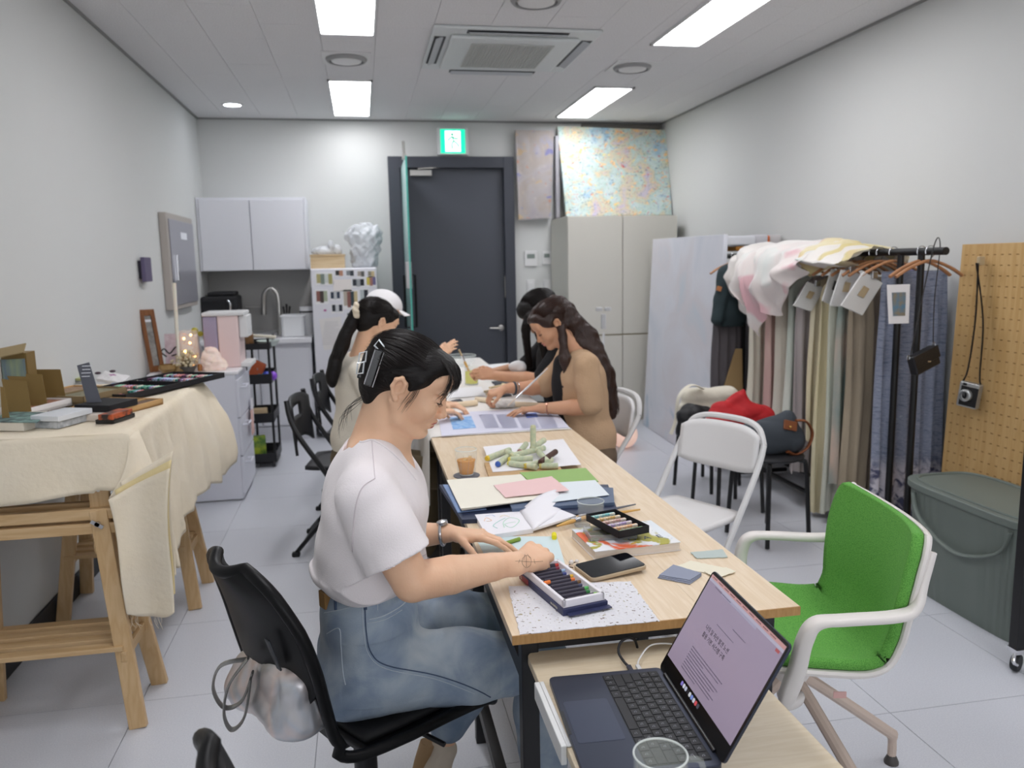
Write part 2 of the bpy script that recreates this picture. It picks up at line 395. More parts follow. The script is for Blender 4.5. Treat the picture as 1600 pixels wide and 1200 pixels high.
def vent(px, py, label):
    c = Z_(px, py, ZC); t = thing('ceiling_vent', label, 'vent', c, group='round air diffusers in square ceiling plates')
    obj('plate', G().cbox((c.x, c.y, ZC-.004), (.296, .296, .008)), whitep, t, bevel=.002)
    obj('ring', G().lathe([(.125, -.008), (.128, -.012), (.118, -.026), (.106, -.028), (.103, -.018), (.106, -.008), (.125, -.008)], c, 32, caps=False), M('vent_ring_grey', '#9c9c9c', .6), t, smooth=True)  # ring in a darker grey than the plate
    obj('disc', G().lathe([(0, -.032), (.07, -.031), (.09, -.026), (.094, -.02), (.09, -.014), (0, -.014)], c, 32), whitep, t, smooth=True)
vent(541, 90, 'round ceiling vent between the two left panel lights')
vent(988, 103, 'round ceiling vent between the two right panel lights')
vent(838, -4, 'ceiling vent at the very top edge above the air conditioner')
# cassette air conditioner
_a, _b = Z_(680, 37, ZC), Z_(655, 103, ZC); ax0 = (_a.x+_b.x)/2; ax1 = ax0+.955; ay0, ay1 = _a.y, _b.y; acx, acy = (ax0+ax1)/2, (ay0+ay1)/2
t = thing('air_conditioner', 'white four-way cassette air conditioner in the ceiling with mesh grille', 'air conditioner', (acx, acy, ZC))
obj('panel', G().box((ax0, ay0, ZC-.02), (ax1, ay1, ZC), None).box((ax0+.11, ay0+.11, ZC-.042), (ax1-.11, ay1-.11, ZC-.02)), M('ac_white', '#d7dbdb', .45), t, bevel=.012)
dk = M('vent_dark', '#4b4d50', .6)
for (a, b, c_, d) in ((.2, .02, .755, .085), (.2, .945, .755, 1.01)):
    obj('louvre', G().cbox((ax0+(a+c_)/2, ay0+(b+d)/2, ZC-.024), (c_-a, .055, .006), rx=.35 if b < .5 else -.35), M('louvre', '#b9bcc0', .5), t, bevel=.002)
    obj('outlet', G().box((ax0+a-.01, ay0+b, ZC-.0225), (ax0+c_+.01, ay0+d, ZC-.019)), dk, t)
for (a, c_) in ((.02, .085), (.87, .935)):
    obj('louvre', G().cbox((ax0+(a+c_)/2, acy, ZC-.026), (.05, .6, .006), ry=.35 if a > .5 else -.35), _mats['louvre'], t, bevel=.002)
    obj('outlet', G().box((ax0+a, acy-.31, ZC-.0225), (ax0+c_, acy+.31, ZC-.019)), dk, t)
g = G(); gx0, gx1, gy0, gy1 = acx-.24, acx+.24, acy-.27, acy+.27
for k in range(25): x = gx0+(gx1-gx0)*k/24; g.box((x-.003, gy0, ZC-.048), (x+.003, gy1, ZC-.043))
for k in range(28): y = gy0+(gy1-gy0)*k/27; g.box((gx0, y-.003, ZC-.048), (gx1, y+.003, ZC-.043))
tag(obj('grille', g, M('grille', '#c5c7c3', .6), t), kind='stuff')
obj('grille_back', G().box((gx0, gy0, ZC-.0435), (gx1, gy1, ZC-.042)), M('grille_dark', '#83857f', .8), t)
# ---------------------------------------------------------------- back wall: steel door, glass door, exit sign
dark = M('door_grey', '#474a53', .42); darker = M('door_frame_grey', '#3d4049', .45); steel = M('brushed_steel', '#b4b2ae', .3, 1)
door = structure(obj('door_1', G().box((DX0+.05, YB+.02, 0), (DX1-.05, YB+.06, DZ-.05)), dark, bevel=.002))
fr = structure(obj('trim_4', G().box((DX0-.055, YB-.05, 0), (DX0+.05, YB+.1, DZ+.05)).box((DX1-.05, YB-.05, 0), (DX1+.045, YB+.1, DZ+.05)).box((DX0+.05, YB-.05, DZ-.05), (DX1-.05, YB+.1, DZ+.05)), darker, bevel=.003))
h = Y_(783, 512, YB+.01)
obj('door_handle', G().lathe([(0, 0), (.028, 0), (.028, .01), (.012, .014), (.012, .05), (0, .05)], (0, 0, 0), 20, Matrix.Translation(h) @ Matrix.Rotation(PI/2, 4, 'X')).tube([h+Vector((0, -.045, 0)), h+Vector((-.03, -.05, 0)), h+Vector((-.12, -.05, .004))], [.011, .011, .008], 10), steel, door, smooth=True)
obj('strike_plate', G().cbox((DX1-.052, YB-.0, 1.22), (.006, .03, .2)), steel, fr)
gp, gq = Vector((.40, YB-.07, 0)), Y_(640, 400, 6.62); gq = Vector((gq.x, gq.y, 0)); gd = (gq-gp).normalized(); gn = Vector((-gd.y, gd.x, 0))
t = thing('glass_door', 'open frameless glass door with turquoise edge, seen almost edge-on', 'door', gp)
obj('glass_pane', G().bar(gp+Vector((0,0,1.16)), gq+Vector((0,0,1.16)), 2.28, .012, up=gn), M('frosted_glass', '#9fd3cd', .35, trans=.55, ior=1.3), t)
obj('edge_band', G().box((gq.x-.007, gq.y-.01, .02), (gq.x+.007, gq.y-.002, 2.3)), M('glass_edge', '#4fb3a3', .3), t)
obj('pivot_bar', G().tube([gq+Vector((-.012, .05, 2.28)), gq+Vector((-.012, .05, 2.42))], .011, 8).cbox(gq+Vector((-.012, .05, 2.3)), (.03, .06, .04)), steel, t)
obj('lock_case', G().cbox(gq+Vector((-.012, .03, 1.36)), (.05, .07, .22)), M('lock_grey', '#a9a7a8', .35, .6), t, bevel=.008)
blk = M('black_metal', '#17171a', .4, .3)
for s in (-1, 1):
    q = gq+gn*(.045*s)+Vector((0, .12, 0))
    obj('pull_handle', G().tube([gq+Vector((0,.12,1.36))+gn*.01*s, q+Vector((0,0,1.36)), q+Vector((0,0,.93)), gq+Vector((0,.12,.93))+gn*.01*s], .011, 8), blk, t, smooth=True)
cl = Y_(662, 271, YB-.0); cl2 = Y_(686, 262, YB-.02)
t = thing('door_closer', 'silver hydraulic door closer at the top of the grey door', 'door closer', cl)
obj('case', G().cbox((cl.x-.03, YB-.03, cl.z), (.2, .05, .055)), steel, t, bevel=.006)
obj('arm', G().bar((cl.x-.06, YB-.06, cl.z+.035), (cl2.x, YB-.03, cl2.z), .02, .008), steel, t)
e0, e1 = Y_(682, 201, YB), Y_(731, 243, YB); ex, ez = (e0.x+e1.x)/2, (e0.z+e1.z)/2
t = thing('exit_sign', 'lit green emergency exit sign with running figure above the door', 'sign', (ex, YB, e1.z))
obj('housing', G().box((e0.x, YB-.05, e1.z), (e1.x, YB, e0.z)), whitep, t, bevel=.004)
w, hh = (e1.x-e0.x)/2-.028, (e0.z-e1.z)/2-.012
obj('light_panel', G().box((ex-w, YB-.053, ez-hh), (ex+w, YB-.05, ez+hh)), M('exit_green', '#12c79a', .5, emis=1.5), t)
obj('doorway_symbol', G().box((ex-w*.62, YB-.0545, ez-hh*.86), (ex+w*.62, YB-.053, ez+hh*.86)), M('exit_white', '#e8fffa', .5, emis=2.2), t)
g = G(); s = .06
def limb(a, b, r=.0075): g.bar((ex+a[0]*s, YB-.0555, ez+a[1]*s), (ex+b[0]*s, YB-.0555, ez+b[1]*s), r*1.6, .0015, up=(0,1,0))
g.lathe([(0, 0), (.012, 0), (.012, .001), (0, .001)], (0,0,0), 12, Matrix.Translation((ex-.1*s, YB-.055, ez+1.0*s)) @ Matrix.Rotation(PI/2, 4, 'X'))
for a, b in (((-.1,.75), (.1,.05)), ((-.1,.65), (-.6,.35)), ((-.6,.35), (-.7,.0)), ((0,.6), (.5,.3)), ((.5,.3), (.8,.5)), ((.1,.05), (-.2,-.5)), ((-.2,-.5), (-.1,-1.1)), ((.1,.05), (.6,-.3)), ((.6,-.3), (.95,-.85))): limb(a, b)
obj('running_figure', g, M('exit_dark_green', '#0aa37c', .5, emis=.8), t)
# thermostat plates and switches
for (px, py, w, hgt, lab, scr) in ((829, 404, .062, .075, 'left white wall thermostat with grey display beside the door', True), (854, 403, .045, .065, 'right smaller white wall thermostat next to the wardrobe', True)):
    c = Y_(px, py, YB); t = thing('thermostat', lab, 'thermostat', c)
    obj('plate', G().cbox((c.x, YB-.008, c.z), (w*1.9, .016, hgt*1.9)), whitep, t, bevel=.003)
    obj('display', G().cbox((c.x, YB-.017, c.z+.022), (w*1.2, .003, hgt*.55)), M('lcd', '#7f8984', .3), t)
for (px, lab) in ((829, 'left white light switch plate below the thermostats'), (855, 'right white light switch plate below the thermostats')):
    c = Y_(px, 447, YB); o = obj('light_switch', G().cbox((c.x, YB-.006, c.z), (.075, .012, .12)).cbox((c.x, YB-.014, c.z), (.05, .006, .07)), whitep, bevel=.002); tag(o, lab, 'switch')
# ---------------------------------------------------------------- wardrobe and paintings
WX0, WX1, WY, WZ = 1.782, 2.79, 6.9, 1.835
cream = M('cream_board', '#d3d0c6', .5)
t = thing('wardrobe', 'tall cream wardrobe with four plain doors, paintings on its top', 'wardrobe', ((WX0+WX1)/2, (WY+YB)/2, 0))
obj('carcass', G().box((WX0, WY+.02, 0), (WX1, YB-.02, WZ)), cream, t, bevel=.002)
mx = Y_(973, 400, WY).x; mz = Y_(960, 523, WY).z
for (x0, x1, z0, z1) in ((WX0+.002, mx-.004, mz+.006, WZ-.003), (mx+.004, WX1-.002, mz+.006, WZ-.003), (WX0+.002, mx-.004, .07, mz-.006), (mx+.004, WX1-.002, .07, mz-.006)):
    obj('door', G().box((x0, WY, z0), (x1, WY+.018, z1)), cream, t, bevel=.0015)
obj('edge_gap', G().box((WX0, WY+.018, mz-.006), (WX1, WY+.021, mz+.006)), M('door_gap', '#9c8e6d', .7), t)
def paint_mat(name, base, cols, sc=7, rough=.55):
    m = bpy.data.materials.new(name); m.use_nodes = True; nt = m.node_tree; N, L = nt.nodes, nt.links; b = N['Principled BSDF']; b.inputs['Roughness'].default_value = rough
    tc = N.new('ShaderNodeTexCoord'); prev = None
    n0 = N.new('ShaderNodeTexNoise'); n0.inputs['Scale'].default_value = sc*.5; n0.inputs['Detail'].default_value = 5; n0.inputs['Distortion'].default_value = .6; L.new(tc.outputs['Object'], n0.inputs['Vector'])
    r0 = N.new('ShaderNodeValToRGB'); e = r0.color_ramp.elements
    for k, (p, c) in enumerate(base): q = e[k] if k < 2 else e.new(p); q.position = p; q.color = lin(c)
    L.new(n0.outputs[0], r0.inputs[0]); prev = r0.outputs[0]
    for k, (c, th, s2, dist) in enumerate(cols):
        n = N.new('ShaderNodeTexNoise'); n.inputs['Scale'].default_value = sc*s2; n.inputs['Detail'].default_value = 3; n.inputs['Distortion'].default_value = dist
        mp = N.new('ShaderNodeMapping'); mp.inputs['Location'].default_value = (3.1*k+1, 1.7*k, 2.3*k); mp.inputs['Scale'].default_value = (1, 1, 1.4); L.new(tc.outputs['Object'], mp.inputs[0]); L.new(mp.outputs[0], n.inputs['Vector'])
        r = N.new('ShaderNodeValToRGB'); r.color_ramp.elements[0].position = th; r.color_ramp.elements[1].position = th+.05; L.new(n.outputs[0], r.inputs[0])
        mx_ = N.new('ShaderNodeMixRGB'); mx_.inputs[2].default_value = lin(c); L.new(prev, mx_.inputs[1]); L.new(r.outputs[0], mx_.inputs[0]); prev = mx_.outputs[0]
    L.new(prev, b.inputs['Base Color']); _mats[name] = m; return m
pm = paint_mat('abstract_paint', [(.3, '#9fc0d4'), (.42, '#c9d6d2'), (.5, '#bacfca'), (.6, '#d2c7ab'), (.72, '#c2bacf')],
    [('#ecc795', .60, 1.1, .8), ('#e8d98a', .66, 1.3, .8), ('#e9a08f', .66, 2.0, 1.2), ('#8fbfa6', .67, 1.8, 1.2), ('#7d9fc8', .66, 2.1, 1.5), ('#cf4f5c', .655, 2.4, 1.6), ('#2f5a80', .64, 2.8, 2.0), ('#22304f', .665, 2.4, 2.0), ('#2f7a68', .66, 2.6, 2.0)], 12)
p00, p10, p01, p11 = Y_(885, 336, 7.26), Y_(1050, 336, 7.22), Y_(871, 197, 7.46), Y_(1041, 203, 7.45)
def slab(a, b, c, d, th): # quad a b c d (ccw from the front) with thickness backwards
    a, b, c, d = map(Vector, (a, b, c, d)); n = (b-a).cross(d-a).normalized()*th
    return [a, b, c, d, a-n, b-n, c-n, d-n], [(0,1,2,3), (7,6,5,4), (0,4,5,1), (1,5,6,2), (2,6,7,3), (3,7,4,0)]
p00.z = p10.z = WZ+.022
t = thing('painting', 'large abstract painting, pale blue with colourful strokes, leaning on the wardrobe top', 'painting', p00)
v, f = slab(p00, p10, p11, p01, .035); obj('canvas', G().add(v, f), pm, t); pm.node_tree.nodes['Principled BSDF'].inputs['Specular IOR Level'].default_value = .15
dv = (p01-p00)*1
obj('stretcher', G().bar(p00+Vector((.03, .058, 0)), p01+Vector((.03, .045, -.02)), .03, .03), M('raw_wood', '#c9b18b', .7), t)
q00, q10, q01, q11 = Y_(811, 343, 7.47), Y_(860, 340, 7.47), Y_(806, 203, 7.47), Y_(866, 204, 7.47)
t = thing('painting', 'narrow painting wrapped in shiny clear plastic film, left of the large painting', 'painting', q00)
pm2 = paint_mat('striped_paint', [(.3, '#b9aeb9'), (.45, '#c8bfbd'), (.55, '#c2b3a6'), (.7, '#bdb9cc')], [('#8a88c8', .64, .8, .4), ('#d79a7d', .66, 1.6, 1.0), ('#d8b98a', .62, .9, .5)], 8)
v, f = slab(q00, q10, q11, q01, .05); obj('canvas', G().add(v, f), pm2, t)
def film(u, w_):
    p = q00.lerp(q10, u*1.06-.03).lerp(q01.lerp(q11, u*1.06-.03), w_*1.04-.02); return p+Vector((0, -.012-.008*math.sin(u*19+w_*5)-.006*math.sin(w_*31+u*7), 0))
filmm = M('plastic_film', '#f4f4f8', .12, trans=.75, ior=1.15, alpha=.45, bump=(30, .3))
obj('plastic_wrap', G().grid(film, 24, 30), filmm, t, smooth=True, angle=None)
obj('edge_strip', G().cbox((q11.x+.02, 7.46, (q00.z+q11.z)/2-.02), (.035, .06, (q01.z-q00.z)*.92)), M('cool_grey', '#a9a8ae', .6), t)
# long dark shelf edge behind the painting top
tag(obj('canvas_roll', G().box((2.08, 7.50, ZC-.06), (2.86, 7.54, ZC-.018)), M('dark_board', '#6e6a66', .8), bevel=.01), 'thin dark board lying flat on top behind the large painting', 'board')
# grab stand beside the wardrobe: clamp phone stand
c = Y_(943, 520, 6.2); t = thing('phone_stand', 'thin white stand with a small silver clamp in front of the wardrobe', 'stand', (c.x, 6.2, 0))
obj('pole', G().tube([(c.x, 6.2, .0), (c.x, 6.2, c.z)], .009, 8), whitep, t, smooth=True)
cz = c.z
obj('clamp', G().cbox((c.x, 6.2, cz+.09), (.035, .03, .12)).cbox((c.x-.035, 6.2, cz+.19), (.05, .03, .03)).cbox((c.x+.035, 6.2, cz+.19), (.05, .03, .03)), M('silver_plastic', '#d6d6d6', .3, .4), t, bevel=.006)
obj('foot', G().lathe([(0, 0), (.12, 0), (.12, .012), (.02, .02), (0, .02)], (c.x, 6.2, 0), 24), whitep, t, smooth=True)
# ================================================================ KITCHEN END
kw = M('kitchen_white', '#dfe0e6', .4); gap = M('shadow_gap', '#9a9ca4', .8)
KX0 = XL+.005
z0 = Y_(480, 421, 7.2).z; z1 = Y_(480, 308, 7.2).z; kx1 = Y_(482, 400, 7.2).x
t = thing('wall_cupboard', 'white two-door wall cupboard above the sink', 'cupboard', ((KX0+kx1)/2, 7.37, z0))
obj('carcass', G().box((KX0, 7.2, z0), (kx1, YB-.003, z1)), kw, t, bevel=.002)
mxx = Y_(395, 400, 7.2).x
obj('door', G().box((KX0+.022, 7.182, z0+.004), (mxx-.004, 7.199, z1-.02)), kw, t, bevel=.002)
obj('door', G().box((mxx+.004, 7.182, z0+.004), (kx1-.022, 7.199, z1-.02)), kw, t, bevel=.002)
obj('side_strip', G().box((KX0, 7.19, z0), (KX0+.018, 7.2, z1)), kw, t); obj('side_strip', G().box((kx1-.018, 7.19, z0), (kx1, 7.2, z1)), kw, t)
ct = Y_(489, 527, 6.85).z
tag(obj('splashback', G().box((KX0, YB-.012, ct+.02), (kx1+.01, YB-.002, z0-.002)), M('splash_grey', '#aaa9a6', .6)), 'plain grey splashback panel between the counter and the wall cupboard', 'panel')
cx1 = Y_(489, 600, 6.85).x
t = thing('kitchen_base_unit', 'white kitchen base unit with two plain doors under the sink', 'cabinet', ((KX0+cx1)/2, 7.2, 0))
obj('carcass', G().box((KX0, 6.9, .0), (cx1, YB-.003, ct-.045)), kw, t)
for (a, b) in ((KX0+.01, -.87), (-.86, cx1-.02)):
    obj('door', G().box((a, 6.88, .13), (b, 6.898, ct-.085)), kw, t, bevel=.002)
obj('plinth', G().box((KX0+.01, 6.885, 0), (cx1-.01, 6.899, .12)), M('plinth', '#c9cad0', .5), t)
tag(obj('worktop', G().box((KX0, 6.83, ct-.042), (cx1+.01, YB-.003, ct)), M('worktop', '#e6e6ea', .3), bevel=.006), 'continuous white worktop along the kitchen wall', 'worktop')
f0 = Y_(437, 500, 7.25); fz = Y_(425, 451, 7.25).z
t = thing('faucet', 'tall curved brushed steel faucet over the sink', 'faucet', (f0.x, 7.25, ct))
obj('spout', G().tube(crom([(f0.x, 7.25, ct), (f0.x, 7.25, fz-.09), (f0.x-.03, 7.25, fz-.01), (f0.x-.075, 7.25, fz), (f0.x-.115, 7.25, fz-.045), (f0.x-.125, 7.25, fz-.14)], 6), .02, 10), steel, t, smooth=True)
obj('spray_head', G().tube([(f0.x-.125, 7.25, fz-.12), (f0.x-.128, 7.25, fz-.22)], [.019, .022], 12), steel, t, smooth=True)
obj('lever', G().tube([(f0.x, 7.25, ct+.06), (f0.x+.07, 7.25, ct+.11)], .008, 8).lathe([(0, 0), (.026, 0), (.024, .03), (0, .03)], (f0.x, 7.25, ct), 16), steel, t, smooth=True)
# toaster oven
a0, a1 = Y_(315, 490, 7.1), Y_(372, 460, 7.1)
t = thing('toaster_oven', 'black toaster oven with a silver bar, on the counter in the corner', 'oven', ((a0.x+a1.x)/2, 7.2, ct))
bk = M('black_gloss', '#16171b', .22); bkm = M('black_matt', '#1d1d20', .6)
obj('body', G().box((a0.x, 7.08, ct+.02), (a1.x-.01, 7.38, ct+.35)), bkm, t, bevel=.02)
obj('window', G().box((a0.x+.02, 7.068, ct+.20), (a1.x-.09, 7.082, ct+.315)), bk, t, bevel=.01)
obj('handle', G().tube(crom([(a1.x-.08, 7.06, ct+.20), (a1.x-.065, 7.045, ct+.22), (a1.x-.06, 7.045, ct+.29), (a1.x-.08, 7.06, ct+.315)], 4), .008, 8), M('chrome', '#e5e5e8', .12, 1), t, smooth=True)
for k in range(3): obj('knob', G().lathe([(0, 0), (.016, 0), (.014, .02), (0, .02)], (0,0,0), 16, Matrix.Translation((a0.x+.1+.07*k, 7.08, ct+.155)) @ Matrix.Rotation(PI/2, 4, 'X')), M('chrome'), t, smooth=True)
for k in range(4): obj('foot', G().lathe([(0,0),(.014,0),(.014,.02),(0,.02)], (a0.x+(.04 if k % 2 else a1.x-a0.x-.05), 7.12+.2*(k//2), ct), 10), bkm, t)
obj('lid', G().box((a0.x+.05, 7.12, ct+.35), (a1.x-.03, 7.34, ct+.385)), bkm, t, bevel=.012)
# paper towel holder bar, white container, knife block, sink tub
g0 = Y_(385, 480, YB-.02); g1 = Y_(412, 478, YB-.02)
tag(obj('towel_rail', G().tube([(g0.x, YB-.015, g0.z), (g0.x, YB-.08, g0.z), (g1.x, YB-.08, g0.z), (g1.x, YB-.015, g0.z)], .006, 8).lathe([(0,0),(.02,0),(.02,.008),(0,.008)], (0,0,0), 12, Matrix.Translation((g1.x, YB-.012, g0.z)) @ Matrix.Rotation(PI/2, 4, 'X')), steel, smooth=True), 'thin steel rail on the splashback left of the faucet', 'rail')
c = Y_(379, 480, 7.35); t = thing('jar', 'small glass jar with tan lid beside the toaster oven', 'jar', (c.x, 7.35, ct))
obj('glass', G().lathe([(0, 0), (.045, 0), (.045, .13), (.04, .14), (.036, .14), (.04, .12), (.04, .01), (0, .01)], (c.x, 7.35, ct), 20), M('clear_glass', '#f0f6f5', .04, alpha=.3), t, smooth=True)
obj('lid', G().lathe([(0, .14), (.046, .14), (.046, .17), (0, .17)], (c.x, 7.35, ct), 20), M('tan', '#b99d82', .6), t, smooth=True)
c = Y_(460, 515, 7.1)
t = thing('sink_tub', 'white translucent plastic tub on the counter right of the faucet', 'tub', (c.x, 7.1, ct))
obj('tub', G().prism(rrect(.19, .3, .03, 4), 0, .17, Matrix.Translation((c.x, 7.1, ct))), M('tub_white', '#e4e6e8', .35), t, bevel=.01)
obj('rim', G().prism(rrect(.205, .315, .03, 4), .165, .178, Matrix.Translation((c.x, 7.1, ct))), M('tub_white'), t, bevel=.004)
c = Y_(447, 505, 7.2)
t = thing('knife_holder', 'dark pointed utensil holder behind the white tub', 'holder', (c.x, 7.32, ct))
obj('holder', G().box((c.x-.03, 7.29, ct), (c.x+.03, 7.35, ct+.17), taper=.8), bkm, t, bevel=.004)
for k in range(3): obj('utensil', G().tube([(c.x-.018+.018*k, 7.32, ct+.165), (c.x-.026+.028*k, 7.32, ct+.24+.02*(k == 1))], [.006, .009], 8), bkm, t)
c = Y_(480, 500, 7.2)
t = thing('paper_towel', 'white paper towel dispenser with dark band next to the fridge', 'dispenser', (c.x, 7.15, ct))
obj('roll', G().lathe([(0, 0), (.055, 0), (.055, .24), (0, .24)], (c.x, 7.15, ct), 24), M('paper_white', '#e9e9ea', .8), t, smooth=True)
obj('band', G().lathe([(0, .19), (.057, .19), (.057, .205), (0, .205)], (c.x, 7.15, ct), 24), bkm, t, smooth=True)
# electrical panel on the left wall
pa, pb = X_(249, 332, XL), X_(289, 346, XL); pz = X_(252, 487, XL).z; py0, py1 = pa.y-.05, pb.y; pz1 = pa.z
t = thing('breaker_panel', 'grey metal breaker panel door with small white label on the left wall', 'panel', (XL+.002, (py0+py1)/2, pz))
pg = M('panel_grey', '#9b9ba3', .32, .25); ps = M('panel_side', '#b0a9a2', .5)
obj('box', G().box((XL+.002, py0, pz), (XL+.05, py1, pz1)), ps, t, bevel=.003)
obj('door', G().box((XL+.05, py0+.05, pz+.03), (XL+.058, py1-.02, pz1-.04)), pg, t, bevel=.003)
obj('label_plate', G().box((XL+.058, py0+.38, pz1-.17), (XL+.061, py0+.58, pz1-.12)), M('label_white', '#eceef4', .6), t)
obj('latch', G().box((XL+.058, py0+.16, pz+.2), (XL+.07, py0+.19, pz+.38)), M('chrome'), t, bevel=.003)
pa, pb = X_(213, 402, XL), X_(227, 440, XL)
t = thing('wall_speaker', 'small purple-grey rectangular box mounted on the left wall', 'box', (XL, (pa.y+pb.y)/2, pb.z))
obj('case', G().box((XL+.02, pa.y, pb.z), (XL+.045, pb.y, pa.z)), M('purple_grey', '#5d5470', .5), t, bevel=.004)
obj('bracket', G().box((XL, pa.y+.02, pb.z+.02), (XL+.02, pb.y-.03, pa.z-.02)), M('dark_purple', '#34303c', .6), t)
# ---------------------------------------------------------------- fridge
fx0, fx1 = Y_(489, 500, 6.85).x, Y_(592, 500, 6.85).x; fz1 = Y_(540, 419, 6.85).z
t = thing('fridge', 'white fridge covered with small photographs', 'fridge', ((fx0+fx1)/2, 7.15, 0))
fw_ = M('fridge_white', '#e4e4ea', .3)
zs = Y_(545, 588, 6.85).z
obj('cabinet', G().box((fx0, 6.9, .04), (fx1, YB-.03, fz1)), fw_, t, bevel=.012)
obj('door', G().box((fx0, 6.85, zs+.005), (fx1, 6.895, fz1)), fw_, t, bevel=.01)
obj('door', G().box((fx0, 6.85, .06), (fx1, 6.895, zs-.005)), fw_, t, bevel=.01)
obj('foot', G().box((fx0+.03, 6.93, 0), (fx1-.03, 7.4, .04)), bkm, t)
def card(parent, px, py, w, h, cols, rz=0, name='photo', frame_c='#efeff0'):
    c = Y_(px, py, 6.848); s = 5.45/1000*1.0
    W2, H2 = w*s/2, h*s/2; mm = Matrix.Translation((c.x, 6.8485, c.z)) @ Matrix.Rotation(rz, 4, 'Y')
    p = obj(name, G().box((-W2, -.0015, -H2), (W2, 0, H2), mm), M('card_'+frame_c, frame_c, .7), parent)
    if cols:
        k = len(cols); ww = (2*W2*.86)/k
        for i, cc in enumerate(cols):
            hh = H2*(.8 if i % 2 else .62)
            obj('print', G().box((-W2*.86+i*ww, -.0022, -hh), (-W2*.86+(i+1)*ww, -.0014, H2*.82), mm), M('print_'+cc, cc, .6), p)
    return p
card(t, 507, 436, 27, 19, ['#b0a878', '#7d8a82', '#cfd4cf', '#a6a06a'])
card(t, 530, 427, 13, 10, ['#33312f', '#b98a74']); card(t, 547, 427, 13, 10, ['#8b8f94', '#3b4148']); card(t, 564, 428, 12, 10, ['#a89f97', '#5d5b58']); card(t, 580, 428, 11, 10, ['#8b8577', '#c9b78e'])
card(t, 535, 446, 27, 18, None, frame_c='#f0eae6'); card(t, 560, 442, 20, 14, ['#30343c', '#9fa3a6', '#1d2128']); card(t, 580, 440, 16, 16, ['#d3c25b', '#a2746a', '#6f6a92'])
card(t, 503, 464, 19, 22, ['#8b5d55', '#4a403c', '#a9b39a']); card(t, 524, 462, 16, 14, ['#2c3546', '#c4c7c9', '#3a4658']); card(t, 548, 468, 24, 30, ['#b7ad9f', '#8d5f58', '#3e4a4f', '#c9b98f'])
card(t, 527, 482, 18, 14, ['#2a2f38', '#d1d3d6', '#272c3a']); card(t, 569, 462, 14, 22, ['#b9c2c4', '#242a33']); card(t, 549, 494, 14, 12, ['#3b4653', '#7d8c9a'])
p = card(t, 519, 521, 32, 48, None, rz=-.09, name='note_sheet', frame_c='#e9e6e4')
lines = G(); 
for k in range(13):
    c = Y_(519, 503+k*2.9, 6.848); lines.box((c.x-.06-.002*k, 6.8462, c.z-.001), (c.x+.05-.03*(k % 4 == 3)+.002*k, 6.847, c.z+.001))
obj('handwriting', lines, M('pencil_grey', '#a7a5ac', .8), p)
c = Y_(508, 485, 6.847); obj('lips_sticker', G().ball(c, .012, 12, 6, (1, .2, .7)), M('magenta', '#b4478f', .5), t, smooth=True)
# on the fridge
a, b = Y_(486, 417, 7.0), Y_(540, 398, 7.0)
t = thing('wooden_box', 'pale plywood box on top of the fridge, left', 'box', ((a.x+b.x)/2, 7.05, fz1))
pw = wood('plywood', '#d8c19c', '#cbb088', 5, 'x', .6)
obj('body', G().box((a.x, 6.95, fz1), (b.x-.01, 7.2, b.z-.01)), pw, t, bevel=.002)
obj('lid', G().box((a.x-.003, 6.945, b.z-.01), (b.x-.005, 7.205, b.z+.005)), pw, t, bevel=.002)
c = Y_(508, 392, 7.05)
bs = Body((a.x-.02, 6.9, b.z-.02), (b.x+.05, 7.25, b.z+.17), .008); bs.ell((c.x-.02, 7.08, b.z+.03), (.09, .08, .045), k=0).ell((c.x+.05, 7.05, b.z+.07), (.03, .04, .05), k=.02).ell((c.x+.09, 7.1, b.z+.04), (.05, .06, .05), k=.02)
bs.field(crumple(3, 110, .012)).plane((0, 0, b.z+.006), (0, 0, -1))
thin = M('thin_plastic', '#eef1f6', .18, trans=.35, ior=1.2, alpha=.75)
tag(bs.mesh('plastic_bag', thin), 'small crumpled clear plastic bag on the plywood box', 'bag')
c0, c1 = Y_(538, 417, 7.05), Y_(600, 355, 7.05); mx_ = (c0.x+c1.x)/2
bs = Body((c0.x-.06, 6.85, fz1-.01), (c1.x+.06, 7.3, c1.z+.04), .009)
bs.cap((mx_, 7.07, fz1+.07), (mx_+.01, 7.07, c1.z-.1), .11, .135, k=0).ell((mx_-.09, 7.05, c1.z-.06), (.07, .06, .07), k=.03).ell((mx_+.08, 7.06, c1.z-.05), (.07, .06, .07), k=.03).ell((mx_, 7.06, c1.z-.03), (.08, .07, .05), k=.03)
bs.field(crumple(5, 80, .03, 8)).plane((0, 0, fz1+.001), (0, 0, -1))
tag(bs.mesh('plastic_bag', thin), 'large bulging translucent white plastic bag on top of the fridge', 'bag')
# ---------------------------------------------------------------- black kitchen trolley
fr_ = Z_(434, 728, 0)
tx0, tx1, ty0, ty1 = Y_(388, 600, fr_.y+.1).x, fr_.x, fr_.y-.04, fr_.y+.34
t = thing('trolley', 'narrow black four-tier rolling trolley beside the white drawer cabinet', 'trolley', ((tx0+tx1)/2, (ty0+ty1)/2, 0))
blk2 = M('black_paint', '#1b1b1e', .45)
tzs = [Y_(430, y, fr_.y+.05).z for y in (537, 590, 650, 712)]
for x in (tx0+.01, tx1-.01):
    for y in (ty0+.01, ty1-.01): obj('post', G().tube([(x, y, .07), (x, y, tzs[0]+.05)], .009, 8), blk2, t, smooth=True)
def tray(z, hgt):
    g = G(); g.box((tx0, ty0, z), (tx1, ty1, z+.006)); w = .004
    for (x0_, x1_, y0_, y1_) in ((tx0, tx0+w, ty0, ty1), (tx1-w, tx1, ty0, ty1), (tx0, tx1, ty0, ty0+w), (tx0, tx1, ty1-w, ty1)): g.box((x0_, y0_, z), (x1_, y1_, z+hgt))
    obj('tray', g, blk2, t)
